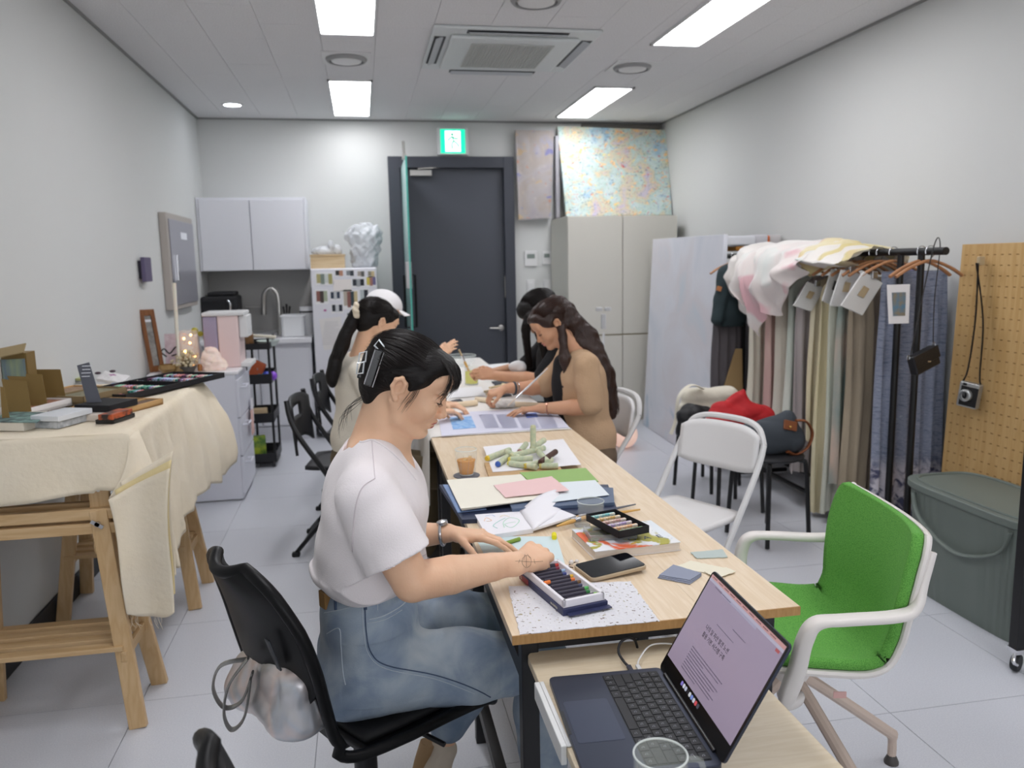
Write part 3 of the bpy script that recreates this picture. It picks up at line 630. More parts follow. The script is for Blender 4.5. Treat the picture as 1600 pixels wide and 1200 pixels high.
for k, z in enumerate(tzs): tray(z-.03, .045 if k == 0 else .07)
for x in (tx0+.02, tx1-.02):
    for y in (ty0+.02, ty1-.02):
        w = obj('castor', G().lathe([(0, -.01), (.028, -.01), (.03, 0), (.028, .01), (0, .01)], (0,0,0), 14, Matrix.Translation((x, y, .03)) @ Matrix.Rotation(PI/2, 4, 'Y')).cbox((x, y, .06), (.03, .03, .02)), blk2, t, smooth=True)
zt = [z-.023 for z in tzs]
def small(name, g, mat, label, cat, group=None, **k): return tag(obj(name, g, mat, **k), label, cat, group)
mxt, myt = (tx0+tx1)/2, (ty0+ty1)/2
small('dish', G().lathe([(0, 0), (.06, 0), (.085, .04), (.08, .042), (.055, .008), (0, .008)], (mxt+.06, myt, zt[0]), 20), M('glass_green', '#c5d0cb', .15), 'shallow glass dish on the top tray of the black trolley', 'dish', smooth=True)
small('spoon_rest', G().cbox((mxt+.04, myt-.04, zt[0]+.075), (.17, .045, .02), ry=.1), M('ivory', '#e2dccb', .5), 'ivory ceramic slab lying across the glass dish on the trolley', 'dish', bevel=.006)
t2 = thing('coffee_jar', 'glass jar of coffee with white lid on the trolley top', 'jar', (mxt-.07, myt-.08, zt[0]))
obj('jar', G().lathe([(0, 0), (.042, 0), (.042, .1), (.03, .115), (0, .115)], (mxt-.07, myt-.08, zt[0]), 18), M('coffee', '#7d5a38', .3), t2, smooth=True)
obj('lid', G().lathe([(0, .115), (.034, .115), (.034, .14), (0, .14)], (mxt-.07, myt-.08, zt[0]), 18), whitep, t2, smooth=True)
small('orange_pouch', G().cbox((tx0+.07, myt-.1, zt[1]+.075), (.09, .05, .15), ry=.5), M('rust', '#b0542f', .5), 'rust orange pouch leaning in the second tray of the trolley', 'pouch', bevel=.01)
small('glass_tumbler', G().lathe([(.03, 0), (.036, .1), (.033, .1), (.028, .006), (0, .006)], (mxt-.01, myt-.09, zt[1]), 16, caps=False), M('clear_glass'), 'small clear tumbler in the second tray of the trolley', 'glass', smooth=True)
for k, (cc, nm) in enumerate((('#2f8fa8', 'teal'), ('#4b5fd0', 'blue'), ('#8b4fd0', 'violet'))):
    small('ball', G().ball((mxt-.0+.045*k, myt-.1+.02*(k % 2), zt[1]+.036), .034, 14, 10), M('ball_'+nm, cc, .25), 'shiny %s ball in the second tray of the trolley' % nm, 'ball', smooth=True)
small('wooden_box', G().cbox((mxt-.04, myt-.08, zt[2]+.04), (.14, .1, .08)), pw, 'small plywood box in the third tray of the trolley', 'box', bevel=.003)
small('snack_packet', G().cbox((mxt-.05, myt-.09, zt[3]+.09), (.12, .04, .18), rz=.15), M('packet', '#b7c83e', .4, noise=(18, '#4f7d3c', .7)), 'green and yellow snack packet in the bottom tray of the trolley', 'packet', bevel=.01)
# ---------------------------------------------------------------- white drawer cabinet
DX1_, DY0, DY1 = -.772, 5.12, 5.62; DZ1 = Y_(371, 580, DY0).z; DX0_ = XL+.03
t = thing('drawer_cabinet', 'white metal drawer cabinet behind the cloth-covered table', 'cabinet', ((DX0_+DX1_)/2, (DY0+DY1)/2, 0))
mw = M('metal_white', '#dcdde6', .35)
obj('carcass', G().box((DX0_, DY0, .012), (DX1_-.02, DY1, DZ1-.02)), mw, t, bevel=.003)
obj('top', G().box((DX0_, DY0-.005, DZ1-.02), (DX1_, DY1, DZ1)), M('top_white', '#ecebee', .4), t, bevel=.004)
for k in range(3):
    a = .05+k*(DZ1-.1)/3; b_ = a+(DZ1-.1)/3-.008
    d = obj('drawer', G().box((DX1_-.02, DY0+.005, a), (DX1_-.003, DY1-.005, b_)), mw, t, bevel=.003)
    obj('handle', G().tube([(DX1_-.003, DY0+.08, b_-.05), (DX1_+.03, DY0+.08, b_-.05), (DX1_+.03, DY0+.2, b_-.05), (DX1_-.003, DY0+.2, b_-.05)], .006, 6), mw, d)
obj('foot', G().box((DX0_+.02, DY0+.02, 0), (DX1_-.04, DY1-.02, .014)), whitep, t)
for k, (px, py, cc, nm) in enumerate(((401, 640, '#e7e4ea', 'white paper bag'), (404, 655, '#e2b9b0', 'pink card'))):
    c = Y_(px, py, DY1-.08); small('hanging_'+nm.split()[-1], G().cbox((DX1_+.012+.008*k, DY1-.09-.08*k, c.z), (.006, .1, .16)), M('soft_'+nm.split()[0]+str(k), cc, .7), '%s stuck to the drawer fronts of the white cabinet' % nm, 'paper', bevel=.002)
# things on the cabinet
DT = DZ1
fa, fb, fc, fd = Y_(234, 576, DY0+.10), Y_(257, 571, DY0+.14), Y_(242, 479, DY0+.14), Y_(216, 484, DY0+.10)
fa.z = fb.z = DT+.002
t = thing('picture_frame', 'tall narrow brown wooden frame leaning on the cabinet against the left wall', 'frame', fa)
bw = wood('brown_wood', '#8a5a33', '#734624', 5, 'z', .45)
u_ = (fb-fa); wv = (fd-fa)
def inset(s_, t_): return fa+u_*s_+wv*t_
n_ = u_.cross(wv).normalized()*.02
for (s0, s1, t0, t1) in ((0, .28, 0, 1), (.72, 1, 0, 1), (.28, .72, 0, .1), (.28, .72, .9, 1)):
    v, f = slab(inset(s0, t0)+n_*.5, inset(s1, t0)+n_*.5, inset(s1, t1)+n_*.5, inset(s0, t1)+n_*.5, .02); obj('frame_bar', G().add(v, f), bw, t, bevel=.002)
v, f = slab(inset(.26, .08), inset(.74, .08), inset(.74, .92), inset(.26, .92), .006); obj('picture', G().add(v, f), M('grey_photo', '#70706e', .3, noise=(22, '#b5b2ae', .3)), t)
v, f = slab(inset(.3, .8)+n_*.1, inset(.7, .8)+n_*.1, inset(.7, .84)+n_*.1, inset(.3, .84)+n_*.1, .002); obj('picture_label', G().add(v, f), M('label_white'), t)
# coffee machine: white and pink box with dark clear tank
ca, cb = Y_(320, 558, DY0+.2), Y_(383, 556, DY0+.2); ch = Y_(350, 489, DY0+.2).z
t = thing('water_purifier', 'white and pale pink countertop water purifier with clear tank on the cabinet', 'water purifier', ((ca.x+cb.x)/2, DY0+.3, DT))
W_ = cb.x-ca.x
pk = M('pale_pink', '#e6cfcd', .4)
obj('body', G().box((ca.x+W_*.36, DY0+.2, DT), (cb.x-W_*.12, DY0+.44, ch-.01)), pk, t, bevel=.008)
obj('tank', G().box((ca.x, DY0+.2, DT+.01), (ca.x+W_*.35, DY0+.42, ch-.02)), M('smoky_tank', '#a59bb3', .12, spec=.8), t, bevel=.01)
obj('cover', G().box((ca.x-.003, DY0+.19, ch-.02), (cb.x+.01, DY0+.45, ch+.005)), whitep, t, bevel=.008)
obj('spout_head', G().box((cb.x-W_*.12, DY0+.22, ch-.16), (cb.x+.025, DY0+.42, ch-.02)), whitep, t, bevel=.008)
obj('drip_tray', G().box((cb.x-W_*.12, DY0+.2, DT), (cb.x+.035, DY0+.44, DT+.03)), whitep, t, bevel=.006)
def on(px, py, y): c = Y_(px, py, y); c.z = DT+.001; return c
c = on(312, 568, DY0+.08); t = thing('essential_bottle', 'tiny amber bottle with white dropper cap at the cabinet edge', 'bottle', c)
obj('bottle', G().lathe([(0, 0), (.014, 0), (.014, .035), (.007, .045), (0, .045)], c, 14), M('amber', '#a86f3c', .15), t, smooth=True); obj('cap', G().lathe([(0, .045), (.009, .045), (.008, .075), (0, .075)], c, 12), whitep, t, smooth=True)
c = on(333, 566, DY0+.09); bs = Body((c.x-.09, c.y-.08, DT-.01), (c.x+.1, c.y+.08, DT+.2), .006)
bs.ell((c.x-.01, c.y, DT+.06), (.06, .045, .09), k=0).ell((c.x+.04, c.y, DT+.03), (.045, .04, .05), k=.02)
bs.field(crumple(9, 130, .012, 8)).plane((0, 0, DT+.001), (0, 0, -1))
tag(bs.mesh('salt_lamp', M('salt', '#ecd9cf', .5, sss=.3, emis=.12, ecol='#ffd9c0')), 'rough pale pink salt crystal lamp on the cabinet', 'lamp')
# glass cloche with fairy lights + dried flowers
c = on(298, 570, DY0+.12)
t = thing('glass_cylinder', 'tall clear glass cylinder with fairy lights inside on the cabinet', 'vase', c)
obj('glass', G().lathe([(.055, 0), (.055, .25), (.051, .25), (.051, .004), (0, .004)], c, 24, caps=False), M('thin_glass', '#f4efe8', .05, alpha=.15), t, smooth=True)
wire = [c+Vector((.035*math.cos(a*1.3), .035*math.sin(a*1.3), .02+.0125*a)) for a in range(18)]
obj('light_wire', G().tube(wire, .0015, 5), M('copper', '#c98a55', .3, 1), t, smooth=True)
glow = M('warm_bulb', '#ffb060', .4, emis=14, ecol='#ffb869')
for k, (dx, dy, dz) in enumerate(((-.02, -.02, .12), (.03, .0, .09), (.0, .03, .17), (-.03, .01, .20), (.02, -.03, .04), (.01, .02, .22))):
    obj('bulb', G().ball(c+Vector((dx, dy, dz)), .0065 if k != 0 else .011, 10, 6), glow, t, smooth=True)
c = on(288, 572, DY0+.03)
t = thing('candle', 'tall thin ivory taper candle tilted towards the wall, above the dried flowers', 'candle', c)
top = Y_(272, 442, DY0+.03)
obj('wax', G().tube([c+Vector((-.03, 0, .03)), top], [.009, .011], 12), M('wax', '#ece3d2', .5, sss=.2), t, smooth=True)
obj('wick', G().tube([top, top+Vector((-.002, 0, .02))], .0015, 6), bkm, t); obj('base', G().lathe([(0, 0), (.035, 0), (.03, .02), (.014, .045), (0, .045)], c+Vector((-.032, 0, 0)), 20), M('amber_glass', '#c9a46a', .15, trans=.5), t, smooth=True)
c = on(262, 572, DY0+.02)
t = thing('bowl', 'amber glass bowl holding dried flowers beside the picture frame', 'bowl', c)
obj('bowl', G().lathe([(0, 0), (.03, 0), (.055, .03), (.05, .055), (.046, .055), (.05, .03), (.028, .006), (0, .006)], c, 22, caps=False), M('amber_glass'), t, smooth=True)
c = on(292, 572, DY0-.0+.06); t = thing('dried_flowers', 'bunch of cream dried flowers in a small grey dish on the cabinet', 'flowers', c)
obj('dish', G().lathe([(0, 0), (.04, 0), (.06, .035), (.055, .04), (0, .03)], c, 20), M('dish_grey', '#5f5a55', .6), t, smooth=True)
g = G(); st = G(); R_ = random.Random(3)
for k in range(90):
    a, e = R_.uniform(0, 2*PI), R_.uniform(.15, 1.4); r = R_.uniform(.05, .1); d = Vector((math.cos(a)*math.cos(e), math.sin(a)*math.cos(e), math.sin(e)))*r*Vector((1,1,1)).x
    p = c+Vector((0,0,.035))+d; st.tube([c+Vector((0,0,.03)), p], .0008, 4, caps=False); g.ball(p, R_.uniform(.006, .011), 6, 4)
tag(obj('flower_heads', g, M('dried_cream', '#d9cba9', .9), t), kind='stuff'); tag(obj('stems', st, M('dried_stem', '#8d7a4c', .9), t), kind='stuff')
c = on(272, 560, DY0+.3); zt_ = Y_(272, 500, DY0+.3).z
t = thing('fabric_card', 'pale floral card standing behind the dried flowers', 'card', c)
obj('card', G().cbox((c.x, c.y, DT+.11), (.1, .006, .22), rx=-.12), M('floral', '#e0d6dc', .7, noise=(30, '#c9b2bd', .4)), t)
obj('ribbon_bow', G().tube(crom([c+Vector((-.03, -.06, .08)), c+Vector((-.06, -.06, .11)), c+Vector((-.04, -.06, .13)), c+Vector((-.01, -.06, .1)), c+Vector((.03, -.06, .14)), c+Vector((.04, -.06, .1)), c+Vector((0, -.06, .085))], 5), .005, 6), bkm, t, smooth=True)
c = on(310, 560, DY0+.4); t = thing('vase', 'slim white vase with yellow-green fruit sprig beside the water purifier', 'vase', c)
obj('vase', G().lathe([(0, 0), (.03, 0), (.035, .08), (.014, .15), (.016, .19), (0, .19)], c, 18), whitep, t, smooth=True); obj('fruit', G().ball(c+Vector((-.01, 0, .225)), .024, 12, 8).ball(c+Vector((.025, 0, .205)), .018, 12, 8), M('yellow_green', '#c6bd3c', .4), t, smooth=True)
# ================================================================ WORK TABLES
TX0, TX1, TY0, TY1, TZ = .253, .855, 1.43, 3.262, .74
pine = wood('pine_top', '#e2ceb3', '#dac3a3', 9, 'y', .42, .02); pine_e = M('pine_edge', '#b9905c', .6, noise=(60, '#a67c49', .3, (3, 3, .6)))
t = thing('work_table', 'long pale pine work table with black steel legs, uncovered near half', 'table', ((TX0+TX1)/2, (TY0+TY1)/2, 0))
for k in range(6):
    a, b = TX0+(TX1-TX0)*k/6, TX0+(TX1-TX0)*(k+1)/6
    obj('plank', G().box((a, TY0+.003, TZ-.018), (b-.0004, TY1, TZ)), pine, t)
obj('edge_band', G().box((TX0, TY0, TZ-.0185), (TX1, TY0+.003, TZ-.0002)), pine_e, t)
def leg(x, y, w=.036, z=TZ-.018): obj('leg', G().box((x-w/2, y-w/2, 0), (x+w/2, y+w/2, z)), blk2, t, bevel=.003)
for y in (1.50, 2.26, 3.2):
    for x in (TX0+.045, TX1-.045): leg(x, y)
for x in (TX0+.045, TX1-.045):
    obj('side_rail', G().box((x-.014, 1.518, .60), (x+.014, 3.18, .64)), blk2, t)
    obj('side_rail', G().box((x-.014, 1.518, .12), (x+.014, 2.24, .155)), blk2, t)
for y in (1.50, 3.2): obj('cross_rail', G().box((TX0+.063, y-.014, TZ-.06), (TX1-.063, y+.014, TZ-.018)), blk2, t)
obj('cross_rail', G().box((TX0+.063, 1.486, .12), (TX1-.063, 1.514, .155)), blk2, t)
# second table under the cloth
t = thing('covered_table', 'far work table hidden under a white cloth', 'table', (.555, 4.3, 0))
obj('table_top', G().box((TX0, TY1+.006, TZ-.018), (TX1, 5.95, TZ-.002)), pine, t)
for y in (3.34, 4.6, 5.88):
    for x in (TX0+.045, TX1-.045): leg(x, y, z=TZ-.018)
def cloth_fn(u, v):
    s = u*(.30+.602+.22); Yc = TY1-.01+v*(5.96-TY1+.01)
    f = .012*math.sin(Yc*17)+.008*math.sin(Yc*31+1)
    hl = .30+.10*math.sin(Yc*1.7)+ (.06 if v < .06 else 0)
    if s < .30: q = (.30-s)/.30; return Vector((TX0-.008-f*q-.012*q, Yc, TZ+.002-q*hl))
    if s < .902: return Vector((TX0+(s-.30), Yc, TZ+.003+.0006*math.sin(Yc*23+s*40)))
    q = (s-.902)/.22; return Vector((TX1+.008+f*q, Yc, TZ+.002-q*.2))
clothm = M('white_cloth', '#e3dfda', .85, bump=(120, .15))
tag(obj('table_cloth', G().grid(cloth_fn, 60, 90), clothm, smooth=True, angle=None, solid=.0015), 'white cloth draped over the far work table, hanging at its left side', 'tablecloth')
def sheet(name, px, z, th, mat, label=None, cat='paper', group=None, parent=None, lift=None, bevel=0, bend=0):
    P = [Z_(x, y, z+th) for x, y in px]
    if lift: P = [p+Vector((0, 0, l)) for p, l in zip(P, lift)]
    g = G(); n = 8
    a, b, c, d = P
    tv = []
    for i in range(n+1):
        for j in range(n+1):
            u, v = i/n, j/n; p = a.lerp(b, u).lerp(d.lerp(c, u), v); tv.append(p+Vector((0, 0, bend*math.sin(PI*u)*math.sin(PI*v)+bend*.3*math.sin(7*u+5*v)**2)))
    m_ = (n+1)**2; tv += [p-Vector((0, 0, th)) for p in tv]
    fs = []
    for i in range(n):
        for j in range(n):
            q = i*(n+1)+j; fs += [(q, q+n+1, q+n+2, q+1), (m_+q, m_+q+1, m_+q+n+2, m_+q+n+1)]
    for i in range(n):
        for q, r in ((i*(n+1), (i+1)*(n+1)), ((i+1)*(n+1)+n, i*(n+1)+n), (i+1, i), (n*(n+1)+i, n*(n+1)+i+1)): fs.append((q, r, r+m_, q+m_))
    g.add(tv, fs); o = obj(name, g, mat, parent)
    return tag(o, label, cat if parent is None else None, group) if label else o
def tear(name, px, z, mat, label, group=None, cat='paper', th=.0012, amp=.0015, n=14):
    P = [Z_(x, y, z+th) for x, y in px]; R_ = random.Random(len(px)*7+int(px[0][0])); poly = []
    for i in range(len(P)):
        a, b = P[i], P[(i+1) % len(P)]
        for k in range(n): q = a.lerp(b, k/n); poly.append((q.x+R_.uniform(-amp, amp), q.y+R_.uniform(-amp, amp)))
    return tag(obj(name, G().prism(poly, z, z+th), mat), label, cat, group)
E_ = .0008
tear('seeded_paper', [(794, 916), (985, 908), (1030, 970), (812, 991)], TZ+.0004, M('seed_paper', '#e0dfe2', .9, ramp=(90, [(.3, '#7a6a62'), (.345, '#e1e0e3'), (.66, '#dedde2'), (.7, '#a9a288')], 2, .2), bump=(120, .5)), 'rough handmade white paper with seed specks at the near left table corner', n=22)
# ---- pastel box nearest the hand: blue sleeve with white tray
A, B, C_, D = [Z_(x, y, TZ+.016) for x, y in ((823, 893), (877, 882), (938, 937), (868, 950))]
Mx = frame((A+C_)/2*1-Vector((0, 0, .016)), (B-A)+(C_-D), (A-D)+(B-C_), (0, 0, 1)); 
xx = ((B-A)+(C_-D)).normalized(); yy = Vector((-xx.y, xx.x, 0)); cc = (A+B+C_+D)/4; cc.z = TZ+.0018; Mx = frame(cc, xx, yy, (0, 0, 1)); bw_, bh_ = ((B-A).length+(C_-D).length)/2, ((A-D).length+(B-C_).length)/2
navy = M('navy_card', '#2e3355', .45); navr = M('red_card', '#8d2f3c', .45)
t = thing('crayon_box', 'open box of dark wrapped oil pastels in a white tray on a navy sleeve', 'box', cc)
obj('sleeve', G().box((-bw_/2-.004, -bh_/2-.012, 0), (bw_/2+.004, bh_/2-.002, .014), Mx), navy, t, bevel=.001)
obj('sleeve_flap', G().box((-bw_/2+.004, -bh_/2-.026, .004), (bw_/2+.006, -bh_/2-.012, .0055), Mx), navy, t)
obj('sleeve_end', G().box((-bw_/2-.0048, bh_/2-.05, .001), (-bw_/2-.0035, bh_/2-.002, .0135), Mx), navr, t)
text('box_lettering', 'OIL PASTELS', .006, M('print_cream', '#cfc8b4', .6), Mx @ Matrix.Translation((-bw_/2-.0042, -bh_/2+.03, .007)) @ Matrix.Rotation(-PI/2, 4, 'Z') @ Matrix.Rotation(PI/2, 4, 'X'), t)
text('box_lettering', '12', .010, M('print_cream'), Mx @ Matrix.Translation((-bw_/2-.0050, bh_/2-.012, .007)) @ Matrix.Rotation(-PI/2, 4, 'Z') @ Matrix.Rotation(PI/2, 4, 'X'), t)
traym = M('tray_white', '#e6e3e8', .4)
tr = obj('tray', G().box((-bw_/2, -bh_/2-.006, .0145), (bw_/2, bh_/2, .0165), Mx), traym, t)
g = G(); w = .008
for (x0, x1, y0, y1) in ((-bw_/2, -bw_/2+w, -bh_/2-.006, bh_/2), (bw_/2-w, bw_/2, -bh_/2-.006, bh_/2), (-bw_/2, bw_/2, -bh_/2-.006, -bh_/2-.006+w), (-bw_/2, bw_/2, bh_/2-w, bh_/2)): g.box((x0, y0, .0145), (x1, y1, .030), Mx)
obj('tray_rim', g, traym, tr, bevel=.002)
cols = ['#c33b34', '#7d2b40', '#9fb9d6', '#3e4a86', '#e0b23e', '#e77b35', '#7a5b3a', '#3c3f5c', '#58b55d', '#2d7d3d', '#8fd04e']
wrapm = M('dark_wrapper', '#35303f', .5)
for k, c in enumerate(cols):
    yk = bh_/2-w-.006-k*(bh_-.02)/10.4; sh = (.004, -.003, .002, -.004, .005, -.002)[k % 6]; l = bw_*.36
    p = tag(obj('oil_pastel', G().tube([Mx @ Vector((-l+sh, yk, .0215)), Mx @ Vector((l*.78+sh, yk, .0215))], .0043, 10), wrapm, smooth=True), 'dark-wrapped oil pastel with %s tip in the white tray' % ['red', 'maroon', 'light blue', 'indigo', 'yellow', 'orange', 'brown', 'slate', 'green', 'dark green', 'lime'][k], 'crayon', 'oil pastels in the white tray')
    tip = obj('tip', G().tube([Mx @ Vector((l*.78+sh, yk, .0215)), Mx @ Vector((l*1.06+sh, yk, .0215))], [.004, .0034], 10), M('past'+c, c, .6), p, smooth=True)
tag(obj('oil_pastel', G().tube([Mx @ Vector((-bw_*.44, -.006, .0275)), Mx @ Vector((-bw_*.28, -.004, .0275))], .0042, 10), M('past#e77b35', '#e77b35', .6), smooth=True), 'short orange pastel stub lying on the tray edge', 'crayon')
# ---- phone
P = [Z_(x, y, TZ+.012) for x, y in ((900, 880), (987, 865), (1005, 888), (920, 904))]
xx = ((P[1]-P[0])+(P[2]-P[3])).normalized(); yy = Vector((-xx.y, xx.x, 0)); cc = sum(P, Vector())/4; cc.z = TZ+.0048; Mp = frame(cc, xx, yy, (0, 0, 1)) @ Matrix.Rotation(-.055, 4, 'Y')
pl, pw_ = ((P[1]-P[0]).length+(P[2]-P[3]).length)/2, ((P[0]-P[3]).length+(P[1]-P[2]).length)/2
t = thing('phone', 'black-screened smartphone in a pale gold case lying on the table', 'phone', cc)
obj('case', G().prism(rrect(pl, pw_, .011, 5), 0, .009, Mp), M('champagne', '#b9a68c', .35, .3), t, bevel=.002)
obj('screen', G().prism(rrect(pl-.006, pw_-.006, .009, 5), .009, .0102, Mp), M('phone_glass', '#090b12', .06, spec=.7), t)
ch = [Mp @ Vector((-pl/2-.002, pw_/2-.006, .004)), Mp @ Vector((-pl/2-.012, pw_/2+.004, .006)), Mp @ Vector((-pl/2+.004, pw_/2+.016, .004)), Mp @ Vector((-pl/2+.02, pw_/2+.018, .006))]
obj('strap_cord', G().tube(crom(ch, 5), .0012, 6), M('brown_cord', '#5a4336', .7), t, smooth=True)
obj('charm', G().ball(ch[2]+Vector((0,0,.004)), .006, 10, 6).ball(ch[3], .005, 10, 6).ball(ch[1], .004, 8, 6), M('pearl', '#e8e2e0', .15, spec=.8), t, smooth=True)
# ---- cards right side
cg = M('card_slate', '#8d93a5', .7); cgn = M('card_sage', '#b6c1bd', .8); ccr = M('card_cream', '#e7e0cb', .8)
tear('paper_card', [(1079, 863), (1129, 858), (1137, 870), (1089, 872)], TZ+E_, cgn, 'pale sage deckle-edged card, farthest of the small cards', th=.002)
tear('paper_card', [(1055, 885), (1080, 876), (1137, 888), (1128, 901)], TZ+E_, ccr, 'cream card lying behind the slate cards')
tear('paper_card', [(1100, 893), (1135, 886), (1150, 893), (1120, 903)], TZ+.003, ccr, 'second cream card half hidden by the laptop lid')
for k in range(3):
    tear('paper_card', [(1029-1+k, 902-k*2), (1052, 888-k*3), (1096, 899-k*2), (1078, 912-k*3)], TZ+E_+.0022*k, cg, ['bottom', 'middle', 'top'][k]+' slate blue card in the small stack', 'small stack of slate cards', th=.002, amp=.0006)
# ---- book + plastic case + soft pastel box
Bk = [Z_(x, y, TZ+.022) for x, y in ((896, 827), (1028, 812), (1052, 849), (926, 862))]
xx = ((Bk[1]-Bk[0])+(Bk[2]-Bk[3])).normalized(); yy = Vector((-xx.y, xx.x, 0)); cc = sum(Bk, Vector())/4; cc.z = TZ+.001; Mb = frame(cc, xx, yy, (0, 0, 1)); bl = ((Bk[1]-Bk[0]).length+(Bk[2]-Bk[3]).length)/2; bd = ((Bk[0]-Bk[3]).length+(Bk[1]-Bk[2]).length)/2
t = thing('book', 'thick paperback with a colourful watercolour cover of blue, green and orange', 'book', cc)
obj('pages', G().box((-bl/2+.002, -bd/2+.002, .001), (bl/2-.002, bd/2, .0205), Mb), M('page_edge', '#e0d6cc', .8, noise=(300, '#cfc4b8', .2, (.1, .1, 3))), t)
cvm = paint_mat('watercolour_cover', [(.3, '#d9e4ee'), (.45, '#e6e6e6'), (.55, '#dfe0e8'), (.7, '#c4d6e4')], [('#a8a23c', .52, 1.4, .6), ('#e2683c', .60, 1.1, .8), ('#3f78c0', .64, 1.2, .5), ('#d6a636', .66, 1.8, .8), ('#3d3f50', .70, 3.2, 2.5)], 9)
obj('cover', G().box((-bl/2, -bd/2, .0205), (bl/2, bd/2, .022), Mb), cvm, t); obj('cover', G().box((-bl/2, -bd/2, 0), (bl/2, bd/2, .001), Mb), M('cover_white', '#e6e2de', .5), t)
text('title_strokes', 'O  A  E', .03, M('ink_navy', '#3a4158', .6), Mb @ Matrix.Translation((.04, -.035, .0222)), t)
g = G(); cm_ = Mb @ Matrix.Translation((-.035, .012, .0225)) @ Matrix.Rotation(-.12, 4, 'Z')
obj_ = thing('plastic_case', 'empty clear plastic case lying on the book under the black pastel box', 'case', Mb @ Vector((-.035, .012, .0225)))
obj('shell', g.box((-.06, -.04, 0), (.06, .04, .0015), cm_).box((-.06, -.04, 0), (-.0585, .04, .014), cm_).box((.0585, -.04, 0), (.06, .04, .014), cm_).box((-.06, -.04, 0), (.06, -.0385, .014), cm_).box((-.06, .0385, 0), (.06, .04, .014), cm_), M('clear_plastic', '#eef2f2', .08, trans=.8, ior=1.2, alpha=.55), obj_)
obj('sticker', G().box((.01, -.03, .0146), (.035, -.02, .0152), cm_), M('label_white'), obj_)
q = [Z_(x, y, TZ+.055) for x, y in ((922, 805), (955, 796), (1006, 818), (975, 836))]
xx = ((q[3]-q[0])+(q[2]-q[1])).normalized(); yy = Vector((-xx.y, xx.x, 0)); cc = sum(q, Vector())/4; cc.z = TZ+.0385; Ms = frame(cc, xx, yy, (0, 0, 1)); sl_ = ((q[3]-q[0]).length+(q[2]-q[1]).length)/2; sw = ((q[1]-q[0]).length+(q[2]-q[3]).length)/2
t = thing('pastel_box', 'small black box with six soft pastel sticks, propped on the plastic case', 'box', cc)
g = G().box((-sl_/2, -sw/2, 0), (sl_/2, sw/2, .0015), Ms)
for (x0, x1, y0, y1) in ((-sl_/2, -sl_/2+.0015, -sw/2, sw/2), (sl_/2-.0015, sl_/2, -sw/2, sw/2), (-sl_/2, sl_/2, -sw/2, -sw/2+.0015), (-sl_/2, sl_/2, sw/2-.0015, sw/2)): g.box((x0, y0, 0), (x1, y1, .019), Ms)
obj('tray', g, M('black_card', '#17161a', .7), t)
for k, c in enumerate(('#5db7bd', '#c79a45', '#c08a7f', '#a28ac0', '#e0a06b', '#4f9a5c')):
    x = -sl_/2+.012+k*(sl_-.024)/5
    tag(obj('soft_pastel', G().box((x-.0048, -sw/2+.008, .004), (x+.0048, sw/2-.01, .0145), Ms), M('soft'+c, c, .9, noise=(160, '#e9e2d2', .6)), bevel=.0015), '%s soft pastel stick in the small black box' % ('turquoise', 'ochre', 'rose', 'lilac', 'orange', 'green')[k], 'pastel', 'soft pastels in the black box')
# ---- clear cup, brushes
def lathe_glass(name, c, prof_out, th, mat, label, cat, parts=()):
    t = thing(name, label, cat, c); pi = [(max(r-th, 0), z) for r, z in reversed(prof_out[1:])] + [(0, prof_out[1][1]*0+.004)]
    obj('glass', G().lathe([(0, 0)]+prof_out+pi, c, 32, caps=False), mat, t, smooth=True, angle=50)
    rr_, rz_ = prof_out[-1]; obj('rim', G().tube([c+Vector(((rr_-th/2)*math.cos(a), (rr_-th/2)*math.sin(a), rz_)) for a in np.linspace(0, 2*PI, 41)[:-1]], th*.62, 6, closed=True), M('glass_rim', '#eef4f1', .08, alpha=.6), t, smooth=True); obj('base', G().tube([c+Vector((prof_out[0][0]*math.cos(a), prof_out[0][0]*math.sin(a), .003)) for a in np.linspace(0, 2*PI, 33)[:-1]], .002, 6, closed=True), M('glass_rim'), t, smooth=True); return t
c = Z_(923, 808, TZ+.001); gl = M('tumbler_glass', '#e9f2ee', .03, alpha=.11, spec=.9)
lathe_glass('glass_cup', c, [(.033, 0), (.036, .004), (.0375, .045), (.038, .047)], .0018, gl, 'low clear empty glass cup on the table behind the black pastel box', 'glass')
# tea glass + coaster
c = Z_(729, 742, TZ+.004)
tag(obj('coaster', G().lathe([(0, 0), (.044, 0), (.045, .002), (.044, .0035), (0, .0035)], c-Vector((0,0,.0035)), 28), M('coaster_grey', '#6a6a70', .8), smooth=True), 'round dark grey coaster under the tea glass', 'coaster')
t = lathe_glass('tea_glass', c+Vector((0,0,.0005)), [(.022, 0), (.026, .004), (.031, .03), (.0355, .06), (.0375, .072), (.037, .088)], .0025, gl, 'facetted glass of amber tea on a dark coaster', 'glass')
obj('tea', G().lathe([(0, .006), (.0225, .006), (.0278, .03), (.0318, .052), (0, .052)], c, 28), M('tea', '#ea9a10', .05, alpha=.88), t, smooth=True, angle=60)
g = G(); R_ = random.Random(2)
for k in range(8): a = k*PI/4; g.tube([c+Vector((.0285*math.cos(a), .0285*math.sin(a), .008)), c+Vector((.0365*math.cos(a+.15), .0365*math.sin(a+.15), .06))], .0013, 5)
obj('facet_ribs', g, gl, t, smooth=True)
g = G()
for k in range(5): g.cbox(c+Vector((R_.uniform(-.014, .014), R_.uniform(-.014, .014), .03+.007*k)), (.014, .012, .012), rz=R_.random()*3, rx=R_.random())
obj('ice_cubes', g, M('ice', '#efc068', .1, alpha=.6), t, bevel=.002)
